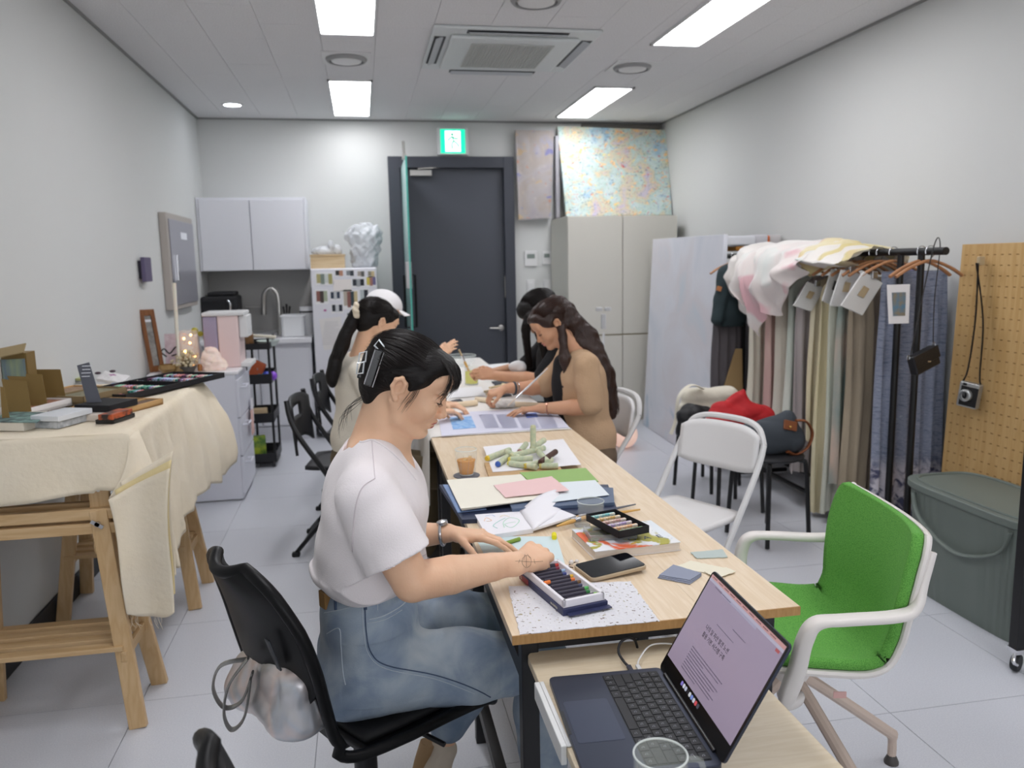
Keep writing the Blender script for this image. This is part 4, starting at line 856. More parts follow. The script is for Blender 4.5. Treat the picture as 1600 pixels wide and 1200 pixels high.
def brush(p0, p1, r, mh, mf, label, tip=None, hair='#c9a77a'):
    a, b = Vector(p0), Vector(p1); d = b-a
    t = thing('paint_brush', label, 'brush', a)
    obj('handle', G().tube([a+d*.38, a+d*.45, a+d*.7, b], [r*.7, r, r*.85, r*.4], 10), mh, t, smooth=True)
    obj('ferrule', G().tube([a+d*.2, a+d*.38], [r*1.1, r*.75], 10), mf, t, smooth=True)
    obj('bristles', G().tube([a, a+d*.2], [r*1.2, r*1.15], 10, flat=.6), M('bristle'+hair, hair, .9), t, smooth=True)
silver = M('silver', '#c9c9cc', .25, 1)
brush(Z_(862, 817, TZ+.01), Z_(1000, 796, TZ+.008), .0062, M('ochre_handle', '#d3a65e', .4), silver, 'thick ochre-handled paint brush lying behind the pastel box', hair='#8f8a3e')
brush(Z_(880, 812, TZ+.008), Z_(993, 788, TZ+.008), .0048, M('grey_handle', '#63666f', .4), silver, 'grey-handled flat paint brush behind the ochre-handled one')
brush(Z_(915, 808, TZ+.018), Z_(870, 822, TZ+.016), .006, M('ochre_handle'), silver, 'short paint brush with pale bristles beside the open sketchbook', hair='#cfae80')
tag(obj('glue_lid', G().lathe([(.02, 0), (.022, .004), (.02, .006), (0, .006)], Z_(910, 822, TZ+.001), 20), M('clear_plastic'), smooth=True), 'round clear plastic lid beside the pale-bristled brush', 'lid')
# chalks
c = Z_(866, 844, TZ); tag(obj('chalk_stub', G().tube([c+Vector((0, 0, .0065)), c+Vector((.006, .026, .0065))], .0065, 12), M('yellow_chalk', '#e8dc1f', .7), smooth=True), 'bright yellow chalk stub on the bare wood', 'chalk')
a, b = Z_(797, 889, TZ+.006), Z_(845, 884, TZ+.006); tag(obj('oil_pastel', G().tube([a, b], .0055, 12), M('green_pastel', '#7fc04a', .6), smooth=True), 'green pastel lying under the drawing hand', 'crayon')
a, b = Z_(780, 852, TZ+.006), Z_(812, 842, TZ+.006); tag(obj('oil_pastel', G().tube([a, b], .005, 12), M('green_pastel2', '#7f9a3a', .6), smooth=True), 'olive green pastel held between the fingers of the far hand', 'crayon')
sheet('paper_sheet', [(742, 838), (870, 838), (884, 885), (770, 893)], TZ+.0003, .0006, M('pale_blue_paper', '#cfe0e2', .8), 'pale blue drawing sheet under the hands')
# ---- stack of papers: portfolios, cream sheets, green, pink
z_ = TZ+.0005
sheet('portfolio', [(686, 757), (950, 757), (966, 800), (722, 812)], z_, .012, M('navy_cover', '#27304a', .5), 'thick dark navy portfolio at the bottom of the paper stack', 'book')
sheet('portfolio', [(692, 757), (720, 757), (760, 795), (715, 800)], z_+.0125, .003, M('sky_cover', '#8aa5d0', .5, noise=(14, '#7b93bd', .3)), 'sky blue cover sticking out left under the cream sheets', 'book')
sheet('portfolio', [(780, 752), (958, 762), (960, 785), (800, 795)], z_+.0125, .009, M('slate_cover', '#51617b', .5), 'slate blue book under the white and green sheets', 'book')
sheet('paper_sheet', [(812, 738), (915, 731), (935, 752), (838, 762)], z_+.022, .002, M('leaf_green', '#93b56a', .7), 'leaf green sheet under the pink sheet')
sheet('paper_sheet', [(836, 756), (930, 750), (952, 773), (850, 786)], z_+.0245, .0012, M('ice_blue_paper', '#dfe6ea', .7), 'pale ice blue sheet beside the pink sheet')
for k in range(3): sheet('paper_sheet', [(700-k, 752-k), (812+k, 743-k), (848+k, 779), (722-k, 797-k)], z_+.022+.0022*k, .0014, M('cream_paper', '#ebe6d7', .75), ['bottom', 'middle', 'top'][k]+' large cream sheet of the loose pile', group='large cream sheets', bend=.0015*k)
tear('paper_sheet', [(771, 758), (862, 744), (889, 766), (790, 777)], z_+.0325, M('pink_paper', '#eac6c4', .8), 'pink torn-edged sheet on top of the cream pile', amp=.0012)
# ---- open sketchbook
t = thing('sketchbook', 'open small sketchbook, left page drawn on, right pages lifting', 'book', Z_(795, 825, TZ+.001))
sheet('left_pages', [(742, 804), (812, 799), (833, 826), (760, 837)], TZ+.001, .012, M('book_paper', '#eceaee', .8), parent=t)
sheet('right_pages', [(812, 799), (868, 795), (900, 812), (833, 830)], TZ+.001, .006, M('book_paper'), parent=t, lift=(.006, .004, .012, .006))
a, b, c_, d_ = Z_(812, 799, TZ+.014), Z_(833, 828, TZ+.014), Y_(900, 800, Z_(868, 800, TZ).y+.02), Y_(868, 765, Z_(868, 800, TZ).y+.10)
pg_ = G().grid(lambda u, v: a.lerp(b, u).lerp(d_.lerp(c_, u), v)+Vector((0, 0, .012*math.sin(PI*v))), 8, 10)
obj('lifted_page', pg_, M('book_paper'), t, smooth=True, solid=.0015)
g = G(); R_ = random.Random(5)
P0 = [Z_(x, y, TZ+.0135) for x, y in ((742, 804), (812, 799), (833, 826), (760, 837))]
def on_page(u, v): return P0[0].lerp(P0[1], u).lerp(P0[3].lerp(P0[2], u), v)+Vector((0, 0, .0002))
def scrib(pts, mat, r=.0011): obj('crayon_stroke', G().tube(crom([on_page(*p) for p in pts], 5), r, 5, flat=.2), mat, t)
scrib([(.3, .75), (.25, .6), (.45, .4), (.6, .3)], M('stroke_teal', '#9ed3c6', .8)); scrib([(.45, .75), (.5, .5), (.7, .3), (.85, .5), (.6, .8), (.5, .6), (.75, .55)], M('stroke_mint', '#b4e0c4', .8))
scrib([(.12, .35), (.2, .2), (.28, .36), (.16, .38)], M('stroke_peach', '#f0c9a4', .8)); scrib([(.2, .12), (.35, .08), (.4, .18)], M('stroke_blue', '#a9c0e4', .8)); scrib([(.5, .22), (.6, .15), (.7, .25)], M('stroke_yellow', '#eadba4', .8))
# ---- heap of big wrapped pastels on paper over a wooden board
sheet('wooden_board', [(757, 723), (868, 716), (880, 738), (765, 748)], TZ+.0005, .012, wood('board', '#c9a679', '#bb9669', 8, 'x', .6), 'wooden board under the crumpled white paper', 'board')
sheet('wrapping_paper', [(755, 698), (880, 686), (908, 726), (770, 738)], TZ+.013, .0008, M('white_tissue', '#ebe9ec', .7), 'crumpled white paper under the heap of pastels', bend=.004)
R_ = random.Random(11); wrapc = M('pastel_wrapper', '#cfcfae', .75, noise=(70, '#b3c0a4', .5)); wz = TZ+.014
heap = [((762, 716), (796, 703), 0, '#d9b93a'), ((778, 725), (795, 712), 0, '#3f62b0'), ((797, 724), (838, 730), 0, '#d9cf6a'), ((800, 712), (850, 700), .014, '#c4c39a'), ((797, 718), (832, 716), .008, '#d9c85a'), ((812, 706), (822, 694), .008, '#a06a6a'), ((822, 728), (862, 718), .0, '#c9b24a'), ((846, 728), (872, 728), 0, '#cfc47a'), ((842, 706), (856, 722), .012, '#cfd0a8'), ((832, 700), (850, 688), .022, '#8c6f3a'), ((845, 722), (868, 706), .012, '#4c3027'), ((792, 706), (812, 716), .01, '#8f4f42')]
def pastel(a, b, c, label, dark=False):
    t = thing('wrapped_pastel', label, 'crayon', a, group='heap of thick wrapped pastels')
    d = b-a; obj('stick', G().tube([a, b], .0105, 12), M('dark_stick', '#4a3128', .7) if dark else wrapc, t, smooth=True); obj('tip', G().tube([a-d.normalized()*.008, a], [.008, .0105], 12), M('tip'+c, c, .7), t, smooth=True)
nm = ['yellow-tipped pastel at the left end of the heap', 'pastel with a bright blue tip at the front of the heap', 'yellow-tipped pastel lying low at the front of the heap', 'greenish wrapped pastel lying across the top of the heap', 'pale wrapped pastel behind the blue-tipped one', 'maroon-tipped pastel leaning towards the back', 'cream wrapped pastel at the front right of the heap', 'short pale pastel at the right end of the heap', 'slanting pale pastel on the right of the heap', 'ochre pastel sticking up at the back right', 'dark brown unwrapped pastel on the right', 'reddish brown pastel between the yellow and blue tips']
for (p0, p1, dz, c), n_ in zip(heap, nm): pastel(Z_(*p0, wz+.0115+dz)*1, Z_(*p1, wz+.0115+dz), c, n_, 'dark brown' in n_)
bq = Z_(833, 706, wz+.02); pastel(Y_(833, 668, bq.y), bq, '#cfd0a8', 'pale wrapped pastel standing upright in the heap')
# ---- magazine
t = thing('newspaper', 'open printed magazine with a blue picture, across the near edge of the white cloth', 'magazine', Z_(780, 660, TZ+.006))
newsp = M('news_paper', '#d7d7e6', .75)
sheet('left_page', [(684, 646), (776, 641), (792, 673), (690, 681)], TZ+.0045, .004, newsp, parent=t, bend=.002)
sheet('right_page', [(776, 641), (863, 638), (889, 667), (792, 673)], TZ+.0045, .004, newsp, parent=t, bend=.002)
sheet('blue_picture', [(702, 652), (736, 650), (744, 668), (708, 671)], TZ+.0108, .0003, M('print_blue', '#6fa3dd', .6, noise=(40, '#a8c9ea', .6)), parent=t)
sheet('blue_picture', [(820, 646), (838, 645), (841, 651), (823, 653)], TZ+.0112, .0003, M('print_blue2', '#7a90dc', .6), parent=t)
g = G()
for r in range(12):
    for (xa, xb) in ((748, 770), (775, 800), (806, 832), (836, 862)):
        y = 648+r*1.8; g.add(*(lambda P: ([*P], [(0, 1, 2, 3)]))([Z_(xa+r*.9, y, TZ+.0112), Z_(xb+r*.9, y-.8, TZ+.0112), Z_(xb+r*.9, y-.2, TZ+.0112), Z_(xa+r*.9, y+.6, TZ+.0112)]))
tag(obj('printed_text', g, M('news_ink', '#9a9cb8', .8), t), kind='stuff')
# ---- things on the covered table
CZ = TZ+.0065
def roll(a, b, r, mat, label, name='paper_roll', cat='roll'):
    p, q_ = Z_(*a, CZ+r), Z_(*b, CZ+r); d = (q_-p)
    return tag(obj(name, G().tube([p, q_], r, 16), mat, smooth=True), label, cat)
rollm = M('roll_cream', '#e6d3b4', .75)
roll((690, 635), (745, 629), .014, rollm, 'cream paper roll, nearest the seated woman in the white T-shirt')
roll((765, 630), (852, 634), .014, rollm, 'long cream paper roll ending beside the cardigan sleeve')
roll((744, 623), (782, 628), .012, M('roll_pale', '#ead9bd', .75), 'pale paper roll behind the two longer rolls')
bs = Body((0, 3.2, TZ), (.9, 4.2, TZ+.1), .005); c = Z_(790, 632, CZ+.015); bs.ell(c, (.06, .035, .02), k=0).ell(c+Vector((-.04, .01, -.002)), (.045, .03, .015), k=.01).field(lambda X, Y, Z: .004*np.sin(X*190+Y*80)*np.sin(Y*170)).plane((0, 0, CZ), (0, 0, -1))
tag(bs.mesh('tissue', M('tissue_grey', '#cdc9c4', .8)), 'crumpled greyish tissue between the paper rolls', 'tissue')
def bowl(px, py, r, h, mat, label, name='glass_bowl', z=CZ):
    c = Z_(px, py, z); return lathe_glass(name, c, [(r*.55, 0), (r*.62, .004), (r*.9, h*.5), (r, h)], .003, mat, label, 'bowl'), c
bowl(722, 572, .10, .075, gl, 'large clear glass bowl at the far end of the covered table')
t, c = bowl(790, 596, .105, .045, gl, 'wide shallow clear bowl in the middle of the covered table')
c = Z_(737, 600, CZ); t = lathe_glass('glass_jar', c, [(.038, 0), (.04, .004), (.04, .09), (.041, .1)], .002, gl, 'glass jar of yellow liquid with a brush standing in it', 'jar')
obj('liquid', G().lathe([(0, .006), (.037, .006), (.037, .075), (0, .075)], c, 24), M('yellow_liquid', '#e2dc55', .15), t, smooth=True, angle=60)
a, b = c+Vector((.01, 0, .02)), Y_(717, 546, c.y)
brush(b, a, .008, M('ochre_handle'), silver, 'wide brush standing bristles-up in the yellow jar', hair='#b8a17c')
R_ = random.Random(21); stick = M('craft_stick', '#e3cfa6', .7)
for k, (x, y, x2, y2) in enumerate(((757, 612, 782, 606), (765, 606, 795, 600), (785, 600, 808, 604), (760, 616, 788, 613), (795, 606, 815, 602))):
    roll((x, y), (x2, y2), .006, stick, ['nearest', 'second', 'middle', 'fourth', 'farthest right'][k]+' pale craft stick between the bowls and the rolls', 'craft_stick', 'stick')
dkp = M('dark_scrap', '#3b3f46', .6)
for k, q in enumerate((((768, 596), (788, 594), (795, 599), (774, 602)), ((695, 628), (718, 623), (724, 627), (700, 632)), ((772, 615), (790, 612), (800, 617), (784, 619)), ((796, 596), (812, 598), (806, 601), (792, 599)))):
    tear('fabric_scrap', list(q), CZ+.001, dkp, ['charcoal scrap left of the wide bowl', 'charcoal scrap beside the nearest paper roll', 'charcoal scrap in front of the craft sticks', 'charcoal scrap below the cup of the cardigan woman'][k], 'dark scraps on the cloth', 'scrap', th=.003, amp=.004)
sheet('paper_sheet', [(748, 571), (795, 567), (800, 577), (752, 582)], CZ+.002, .02, M('paper_white'), 'block of white paper behind the bowls', bend=.002)
sheet('paper_sheet', [(700, 607), (752, 604), (758, 618), (702, 622)], CZ+.0005, .001, M('paper_white'), 'white sheet in front of the yellow jar')
# ================================================================ SIDE TABLE + LAPTOP
LZ = .675
A = Z_(822, 1019, LZ); yf = A.y+.004; lx0 = A.x; 
lx1 = Z_(1262, 1140, LZ).x; ly1 = A.y; ly0 = .62
t = thing('side_table', 'low pale wood side table with a white edge handle under the laptop', 'table', ((lx0+lx1)/2, (ly0+ly1)/2, 0))
ash = wood('ash_top', '#dccdb3', '#d5c4a7', 14, 'x', .4, .015)
rp = rrect(lx1-lx0, ly1-ly0, .02, 5, (lx0+lx1)/2, (ly0+ly1)/2)
obj('table_top', G().prism(rp, LZ-.018, LZ), ash, t, bevel=.002)
h0, h1 = Z_(838, 1066, LZ+.003), Z_(880, 1167, LZ+.003)
obj('edge_handle', G().box((lx0-.010, h1.y, LZ-.03), (lx0+.0, h0.y, LZ+.004)).box((lx0, h1.y, LZ), (lx0+.008, h0.y, LZ+.004)), M('handle_white', '#dfe0df', .35), t, bevel=.002)
for (x, y) in ((lx0+.05, ly0+.04), (lx1-.06, ly0+.04), (lx0+.25, ly1-.04), (lx1-.06, ly1-.04)):
    obj('leg', G().box((x-.014, y-.014, 0), (x+.014, y+.014, LZ-.018)), M('leg_white', '#d9d8d4', .4), t, bevel=.002)
# laptop: frame x along depth (front->hinge), y along width
f0, f1 = Z_(857, 1058, LZ+.012), Z_(1036, 1042, LZ+.012); ux = Vector((f1.x-f0.x, f1.y-f0.y, 0)).normalized(); uy = Vector((-ux.y, ux.x, 0))
Wd, Dp, Th = .304, .215, .011; o_ = Vector((f0.x, f0.y, LZ+.0015))-uy*Wd; ML = frame(o_, ux, uy, (0, 0, 1))   # origin: front edge, near end
mid = M('midnight_alu', '#363c4c', .38, .55); keym = M('key_black', '#17191e', .5); legend = M('legend', '#b9bcc4', .6)
t = thing('laptop', 'open dark blue laptop showing a page of text on the side table', 'laptop', ML @ Vector((Dp/2, Wd/2, 0)))
obj('base', G().prism(rrect(Dp, Wd, .011, 5, Dp/2, Wd/2), 0, Th, ML), mid, t, bevel=.0015)
obj('trackpad', G().prism(rrect(.078, .125, .005, 4, .048, Wd/2), Th, Th+.0004, ML), M('trackpad', '#40475a', .35, .5), t)
obj('front_notch', G().box((-.0006, Wd/2-.035, Th-.005), (.004, Wd/2+.035, Th+.0003), ML), M('notch', '#181a20', .4), t)
kx0, kx1, ky0, ky1 = .098, .203, .014, Wd-.014
obj('keyboard_well', G().prism(rrect(kx1-kx0, ky1-ky0, .003, 3, (kx0+kx1)/2, Wd/2), Th, Th+.0003, ML), M('well', '#0e0f13', .6), t)
rows = [[1]*14, [1]*13+[1.45], [1.45]+[1]*12+[1], [1.75]+[1]*11+[1.75], [2.25]+[1]*10+[2.25], [1, 1, 1, 1.25, 5.4, 1.25, 1, 1, 1, 1]]
rh = (kx1-kx0-.002)/6
chars = ['`1234567890-=<', '~QWERTYUIOP[]|', 'sASDFGHJKL;\'e', 'sZXCVBNM,./s', 'fcom moc<v>', 'fcom moc<v>']
ko = [(r, k) for r in range(6)]if False else None
lg = G()
for r, row in enumerate(rows):
    tot = sum(row); y = ky1-.0015; sc = (ky1-ky0-.003)/tot
    xb = kx1-.0015-rh*(r+1)
    for k, w in enumerate(row):
        kw_ = w*sc; a, b = y-kw_+.0008, y-.0008
        obj('key', G().box((xb+.0008, a, Th+.0003), (xb+rh-.0008, b, Th+.0016), ML), keym, t, bevel=.0006, seg=1)
        cx, cy = xb+rh*.5, (a+b)/2
        if w < 1.3 or r == 1:
            lg.box((cx-.0022, cy-.0012, Th+.00162), (cx-.0016, cy+.0012, Th+.0017), ML); lg.box((cx+.001, cy-.0014, Th+.00162), (cx+.0016, cy+.0010, Th+.0017), ML); lg.box((cx-.0008, cy+.0022, Th+.00162), (cx+.0018, cy+.0026, Th+.0017), ML)
        y -= kw_
tag(obj('key_legends', lg, legend, t), kind='stuff')
# lid
th = math.radians(101); ax = Vector((math.cos(PI-th)*1, 0, math.sin(th))); hinge = Vector((Dp-.004, 0, Th))
# screen direction calibrated from the photographed top corners
tl_ = Y_(1131, 893, 1.30); top_z = .888
T1 = Z_(1131, 893, top_z); T2 = Z_(1272, 1008, top_z)
hc = ML @ Vector((Dp-.002, Wd/2, Th)); tc_ = (T1+T2)/2; ldir = (tc_-hc); ldir = (ldir-uy*ldir.dot(uy)).normalized(); LH = .212
nrm_ = uy.cross(ldir).normalized()          # facing the keyboard side?
if nrm_.dot(ux) > 0: nrm_ = -nrm_
MD = Matrix(((-uy.x, ldir.x, nrm_.x, hc.x), (-uy.y, ldir.y, nrm_.y, hc.y), (-uy.z, ldir.z, nrm_.z, hc.z), (0, 0, 0, 1)))  # x right when facing the screen, y up
lid = obj('lid', G().prism(rrect(Wd, LH, .009, 5, 0, LH/2), -.005, 0, MD), mid, t, bevel=.001)
obj('bezel', G().prism(rrect(Wd-.002, LH-.002, .008, 5, 0, LH/2), 0, .0006, MD), M('bezel_black', '#0a0a0c', .25), lid)
obj('hinge', G().tube([MD @ Vector((-.12, .001, -.001)), MD @ Vector((.12, .001, -.001))], .005, 12), bk, t, smooth=True)
sx0, sx1, sy0, sy1 = -Wd/2+.006, Wd/2-.006, .030, LH-.0065
scrm = M('screen_glow', '#847b8e', .25, emis=.24, ecol='#cdb9d2')
scr = obj('display', G().box((sx0, sy0, .0006), (sx1, sy1, .0008), MD), scrm, lid)
def ui(name, x0, x1, y0, y1, col, em=.3, z=.0009): return obj(name, G().box((x0, y0, z-.00015), (x1, y1, z), MD), M('ui'+col, col, .4, emis=em*.6), lid)
ui('tab_bar', sx0, sx1, sy1-.0065, sy1, '#c99a98'); ui('menu_bar', sx0+.0, sx1, sy1-.012, sy1-.0065, '#b7b3c6'); ui('bookmark_bar', sx0+.06, sx1-.09, sy1-.0165, sy1-.012, '#a7a4ba'); ui('button', sx1-.02, sx1-.008, sy1-.0175, sy1-.0125, '#b25a5c', z=.001)
inkm = M('screen_ink', '#1d1a26', .5)
def line(x, y, n, w, h, mat=inkm, seed=1):
    g = G(); R2 = random.Random(seed); xx_ = x
    while xx_ < x+w:
        ww = R2.uniform(.0012, .0035)*n; g.box((xx_, y-h/2, .0009), (min(xx_+ww, x+w), y+h/2, .00102), MD); xx_ += ww+.0011
    return g
soft = M('screen_ink_soft', '#6a6077', .5)
for k in range(9): tag(obj('text_line', line(-.085, sy0+.052-.0052*k, 1, .135-.05*(k in (2, 8))-.01*(k % 3), .0017, soft, k), soft, lid), kind='stuff')
for k in range(10): g = line(sx0+.008+.026*k, sy1-.0032, 1, .018, .0016, inkm, 30+k); tag(obj('tab_text', g, M('tab_ink', '#5b3f48', .5), lid), kind='stuff')
tag(obj('breadcrumb', line(-.05, .145, 1.5, .07, .0011, soft, 50), soft, lid), kind='stuff'); tag(obj('address', line(sx0+.03, sy1-.0145, 1.5, .07, .0014, soft, 51), soft, lid), kind='stuff'); tag(obj('nav_text', line(-.0, sy1-.045, .8, .05, .0014, soft, 52), soft, lid), kind='stuff')
TM = MD @ Matrix.Translation((-.028, 0, .0010))
text('headline', '나의 일 자산 발견 노션', .0105, inkm, TM @ Matrix.Translation((0, .127, 0)), lid, ext=.00005)
text('headline', '활용 기본 시스템 구축', .0105, inkm, TM @ Matrix.Translation((0, .113, 0)), lid, ext=.00005)
for k in range(9):
    c = ['#8b7fd0', '#d9dce6', '#c0c5d8', '#23242c', '#d5d8dd', '#7d93d8', '#cfd1da', '#d4565e', '#4a4d5a'][k]
    x = -.055+.0095*k; obj('dock_icon', G().prism(rrect(.0075, .0075, .002, 3, x, .0215), .0006, .0010, MD), M('icon'+c, c, .4, emis=.25), lid)
# cables and glass mug
pa_, pb_ = ML @ Vector((Dp-.055, Wd+.001, .005)), ML @ Vector((Dp-.038, Wd+.001, .005))
t = thing('charging_cable', 'black charging cable plugged into the laptop side and running under the table', 'cable', pa_)
q = [pa_+uy*.022, pa_+uy*.035+Vector((-.006, 0, .004)), pa_+uy*.052+Vector((-.012, 0, .016)), pa_+uy*.07+Vector((-.002, 0, .026)), pa_+uy*.084+Vector((.02, 0, .026)), pa_+uy*.1+Vector((.04, 0, .0)), pa_+uy*.115+Vector((.05, 0, -.08)), pa_+uy*.12+Vector((.05, 0, -.3))]
obj('cord', G().tube(crom(q, 6), .0026, 8), bkm, t, smooth=True); obj('plug', G().bar(pa_, pa_+uy*.024, .009, .006), M('plug_grey', '#3c3f4c', .4), t, bevel=.001)
t = thing('charging_cable', 'thin white cable with white plug beside the black one at the laptop', 'cable', pb_)
q = [pb_+uy*.02, pb_+uy*.04+Vector((.01, 0, .004)), pb_+Vector((.05, .08, .008)), pb_+Vector((.10, .085, .002)), pb_+Vector((.16, .05, -.002)), pb_+Vector((.19, -.02, -.003))]
obj('cord', G().tube(crom(q, 6), .0016, 8), whitep, t, smooth=True); obj('plug', G().bar(pb_, pb_+uy*.022, .008, .006), whitep, t, bevel=.001)
c = Z_(1031, 1200, LZ+.095); c = Vector((c.x+.0, c.y, LZ+.012)); c = ML @ Vector((.108, .028, 0)); cz0 = Th+.0025
rim = Z_(1033, 1178, LZ+.105); c = Vector((rim.x, rim.y, LZ+.0008)); 
# the mug stands in front of the laptop on the table
c = Z_(1032, 1179, LZ+.092); c = Vector((c.x, c.y, LZ+.0008))
t = lathe_glass('glass_mug', c, [(.030, 0), (.034, .004), (.037, .05), (.038, .088), (.0385, .092)], .0025, gl, 'clear glass mug with a handle at the bottom edge in front of the keyboard', 'mug')
obj('handle', G().tube(crom([c+Vector((.037, .0, .078)), c+Vector((.058, -.004, .076)), c+Vector((.062, -.004, .045)), c+Vector((.05, -.002, .022)), c+Vector((.034, .0, .02))], 6), .0045, 10), gl, t, smooth=True)
# ================================================================ CLOTH-COVERED TRESTLE TABLE, LEFT
birch = wood('birch', '#cdae84', '#c19f72', 6, 'z', .5); birchx = wood('birch_x', '#cdae84', '#c19f72', 6, 'x', .5); birchy = wood('birch_y', '#cdae84', '#c19f72', 6, 'y', .5)
LX0, LX1, LY0, LY1, LTZ = -1.312, -.752, 2.66, 3.86, .94
def trestle(y0, y1, label):
    yc = (y0+y1)/2; t = thing('trestle', label, 'trestle', ((LX0+LX1)/2, yc, 0))
    for x, dx in ((LX0+.02, .08), (LX1-.015, -.085)):
        for s, yf in ((-1, y0), (1, y1)):
            l = obj('leg', G().bar((x, yf+.025*-s, 0), (x+dx, yc+s*.045, .70), .054, .024, up=(0, 1, 0)), birch, t, bevel=.003)
        obj('shelf_bearer', G().bar((x+dx*.34, yc-.125, .235), (x+dx*.34, yc+.125, .235), .018, .035), birchy, t, bevel=.002)
        obj('upper_post', G().box((x+dx-.030, yc-.032, .55), (x+dx+.030, yc-.012, .90)), birch, t, bevel=.002)
        for z in (.76, .81, .86): obj('bolt_hole', G().lathe([(0, 0), (.006, 0), (.006, .0015), (0, .0015)], (0,0,0), 10, Matrix.Translation((x+dx, yc-.0325, z)) @ Matrix.Rotation(PI/2, 4, 'X')), M('hole_light', '#e6e3de', .6), t)
        obj('wing_nut', G().lathe([(0, 0), (.008, 0), (.008, .014), (0, .014)], (0,0,0), 10, Matrix.Translation((x+dx, yc-.062, .66)) @ Matrix.Rotation(PI/2, 4, 'X')).cbox((x+dx, yc-.074, .66), (.04, .004, .012), ry=.6), silver, t, smooth=True)
    for z in (.70, .655): obj('beam', G().box((LX0-.0+.03, yc-.055 if z == .70 else yc-.06, z-.03), (LX1-.04, yc-.03, z+.005)), birchx, t, bevel=.002)
    obj('beam', G().box((LX0+.03, yc+.03, .64), (LX1-.04, yc+.055, .705)), birchx, t, bevel=.002)
    obj('top_beam', G().box((LX0, yc-.03, .895), (LX1-.02, yc+.03, LTZ-.022)), birchx, t, bevel=.003)
    for k in range(4): yy_ = yc-.105+.07*k; obj('shelf_slat', G().box((LX0+.035, yy_-.02, .254), (LX1-.045, yy_+.02, .27)), birchx, t, bevel=.002)
    return t
trestle(2.54, 2.87, 'near adjustable wooden trestle with slatted shelf under the left table')
trestle(3.45, 3.80, 'far wooden trestle with slatted shelf under the left table')
tag(obj('trestle_board', G().box((LX0, LY0, LTZ-.022), (LX1, LY1, LTZ-.003)), pine, bevel=.002), 'table top board hidden under the cream cloth on two trestles', 'table top')
linen = M('cream_linen', '#ebe0cc', .9, bump=(45, .25), noise=(5, '#e3d5bb', .1))
_cr = crumple(77, 22, .010, 6, st=(1, 1, .5)); _cr2 = crumple(78, 60, .004, 5)
def lc(u, v):                        # u along Y, v across: front flap handled apart
    Yc = LY0-.004+u*(LY1+.01-LY0); L0 = .56; hang = .52-.16*u+.03*math.sin(u*9)
    if u < .2: hang -= .05*(1-u/.2)
    s = v*(L0+hang)
    if s < L0: return Vector((LX0+s, Yc, LTZ+.001+.0015*math.sin(s*30+Yc*9)*math.sin(Yc*14)))
    q = (s-L0)/hang; w = .5*(1-math.cos(min(q*2.2, 1)*PI))
    f = .018*math.sin(Yc*33+q*1.5)+.010*math.sin(Yc*61+1)
    f += (_cr(0, Yc, q*.4)+_cr2(0, Yc, q*.4))*1.6
    return Vector((LX1+.008+.10*u*u*q*(1.6-q)*1.6+f*w*.55+.025*q, Yc+(.02*q if u > .9 else 0), LTZ-.004-hang*q+.006*math.sin(Yc*50)*q))
o = obj('linen_cloth', G().grid(lc, 90, 70), linen, smooth=True, angle=None, solid=.002)
t = tag(o, 'cream linen cloth covering the left table and hanging in folds over its side', 'tablecloth')
def lf(u, v):
    x = LX0+u*(LX1+.012-LX0); q = v; d = .195+.012*math.sin(u*6)-.01*(u > .8)
    return Vector((x, LY0-.007-.008*math.sin(u*15)*q*q-.018*q+_cr(x, 0, q*.2)*q, LTZ+.001-d*q))
lo_ = o.location
ff = obj('front_flap', G().grid(lf, 60, 14), linen, o, smooth=True, angle=None, solid=.002)
# folded corner bundle
def lobe(k):
    off = .026-.012*k
    def fn(u, v):
        zt, zb = .75+.022*k, .345+.055*k; w = .145-.012*k; x0 = LX1-.025+.014*k
        z = zt+(zb-zt)*v; cu = (u-.5)*2; rnd = .03*max(0, (v-.88)/.12)**2*abs(cu)**3
        top = .12*(1-v)**3
        return Vector((x0+u*w+top*u*.35-.02*(1-v)**2, LY0-.030-off+.012*math.sin(u*5+k)-.02*cu*cu+.010*math.sin(v*7+u*3), z+rnd+(.09*u*(1-v)**2)))
    return fn
for k in range(3): obj('folded_layer', G().grid(lobe(k), 24, 30), linen if k != 1 else M('linen_fold', '#e2cf9c', .9, bump=(45, .2)), o, smooth=True, angle=None, solid=.004)
def wrapc_(u, v):   # gathering from the corner down to the bundle
    a = Vector((LX1+.01, LY0-.006+.11*u, LTZ-.01)).lerp(Vector((LX1-.055+.19*u, LY0-.04+.02*u, .745-.26*u)), v)
    return a+Vector((.02*math.sin(PI*v), -.012*math.sin(PI*v), .012*math.sin(u*26)*v))
obj('gathered_corner', G().grid(wrapc_, 24, 16), linen, o, smooth=True, angle=None, solid=.003)
g = G(); R_ = random.Random(4)
for k in range(16):
    x = LX1-.08+R_.uniform(0, .15); z = .35; g.tube(crom([(x, LY0-.035, z), (x+R_.uniform(-.01, .01), LY0-.036, z-.02), (x+R_.uniform(-.015, .015), LY0-.035, z-R_.uniform(.03, .06))], 3), .0006, 4)
tag(obj('loose_threads', g, linen, o), kind='stuff')
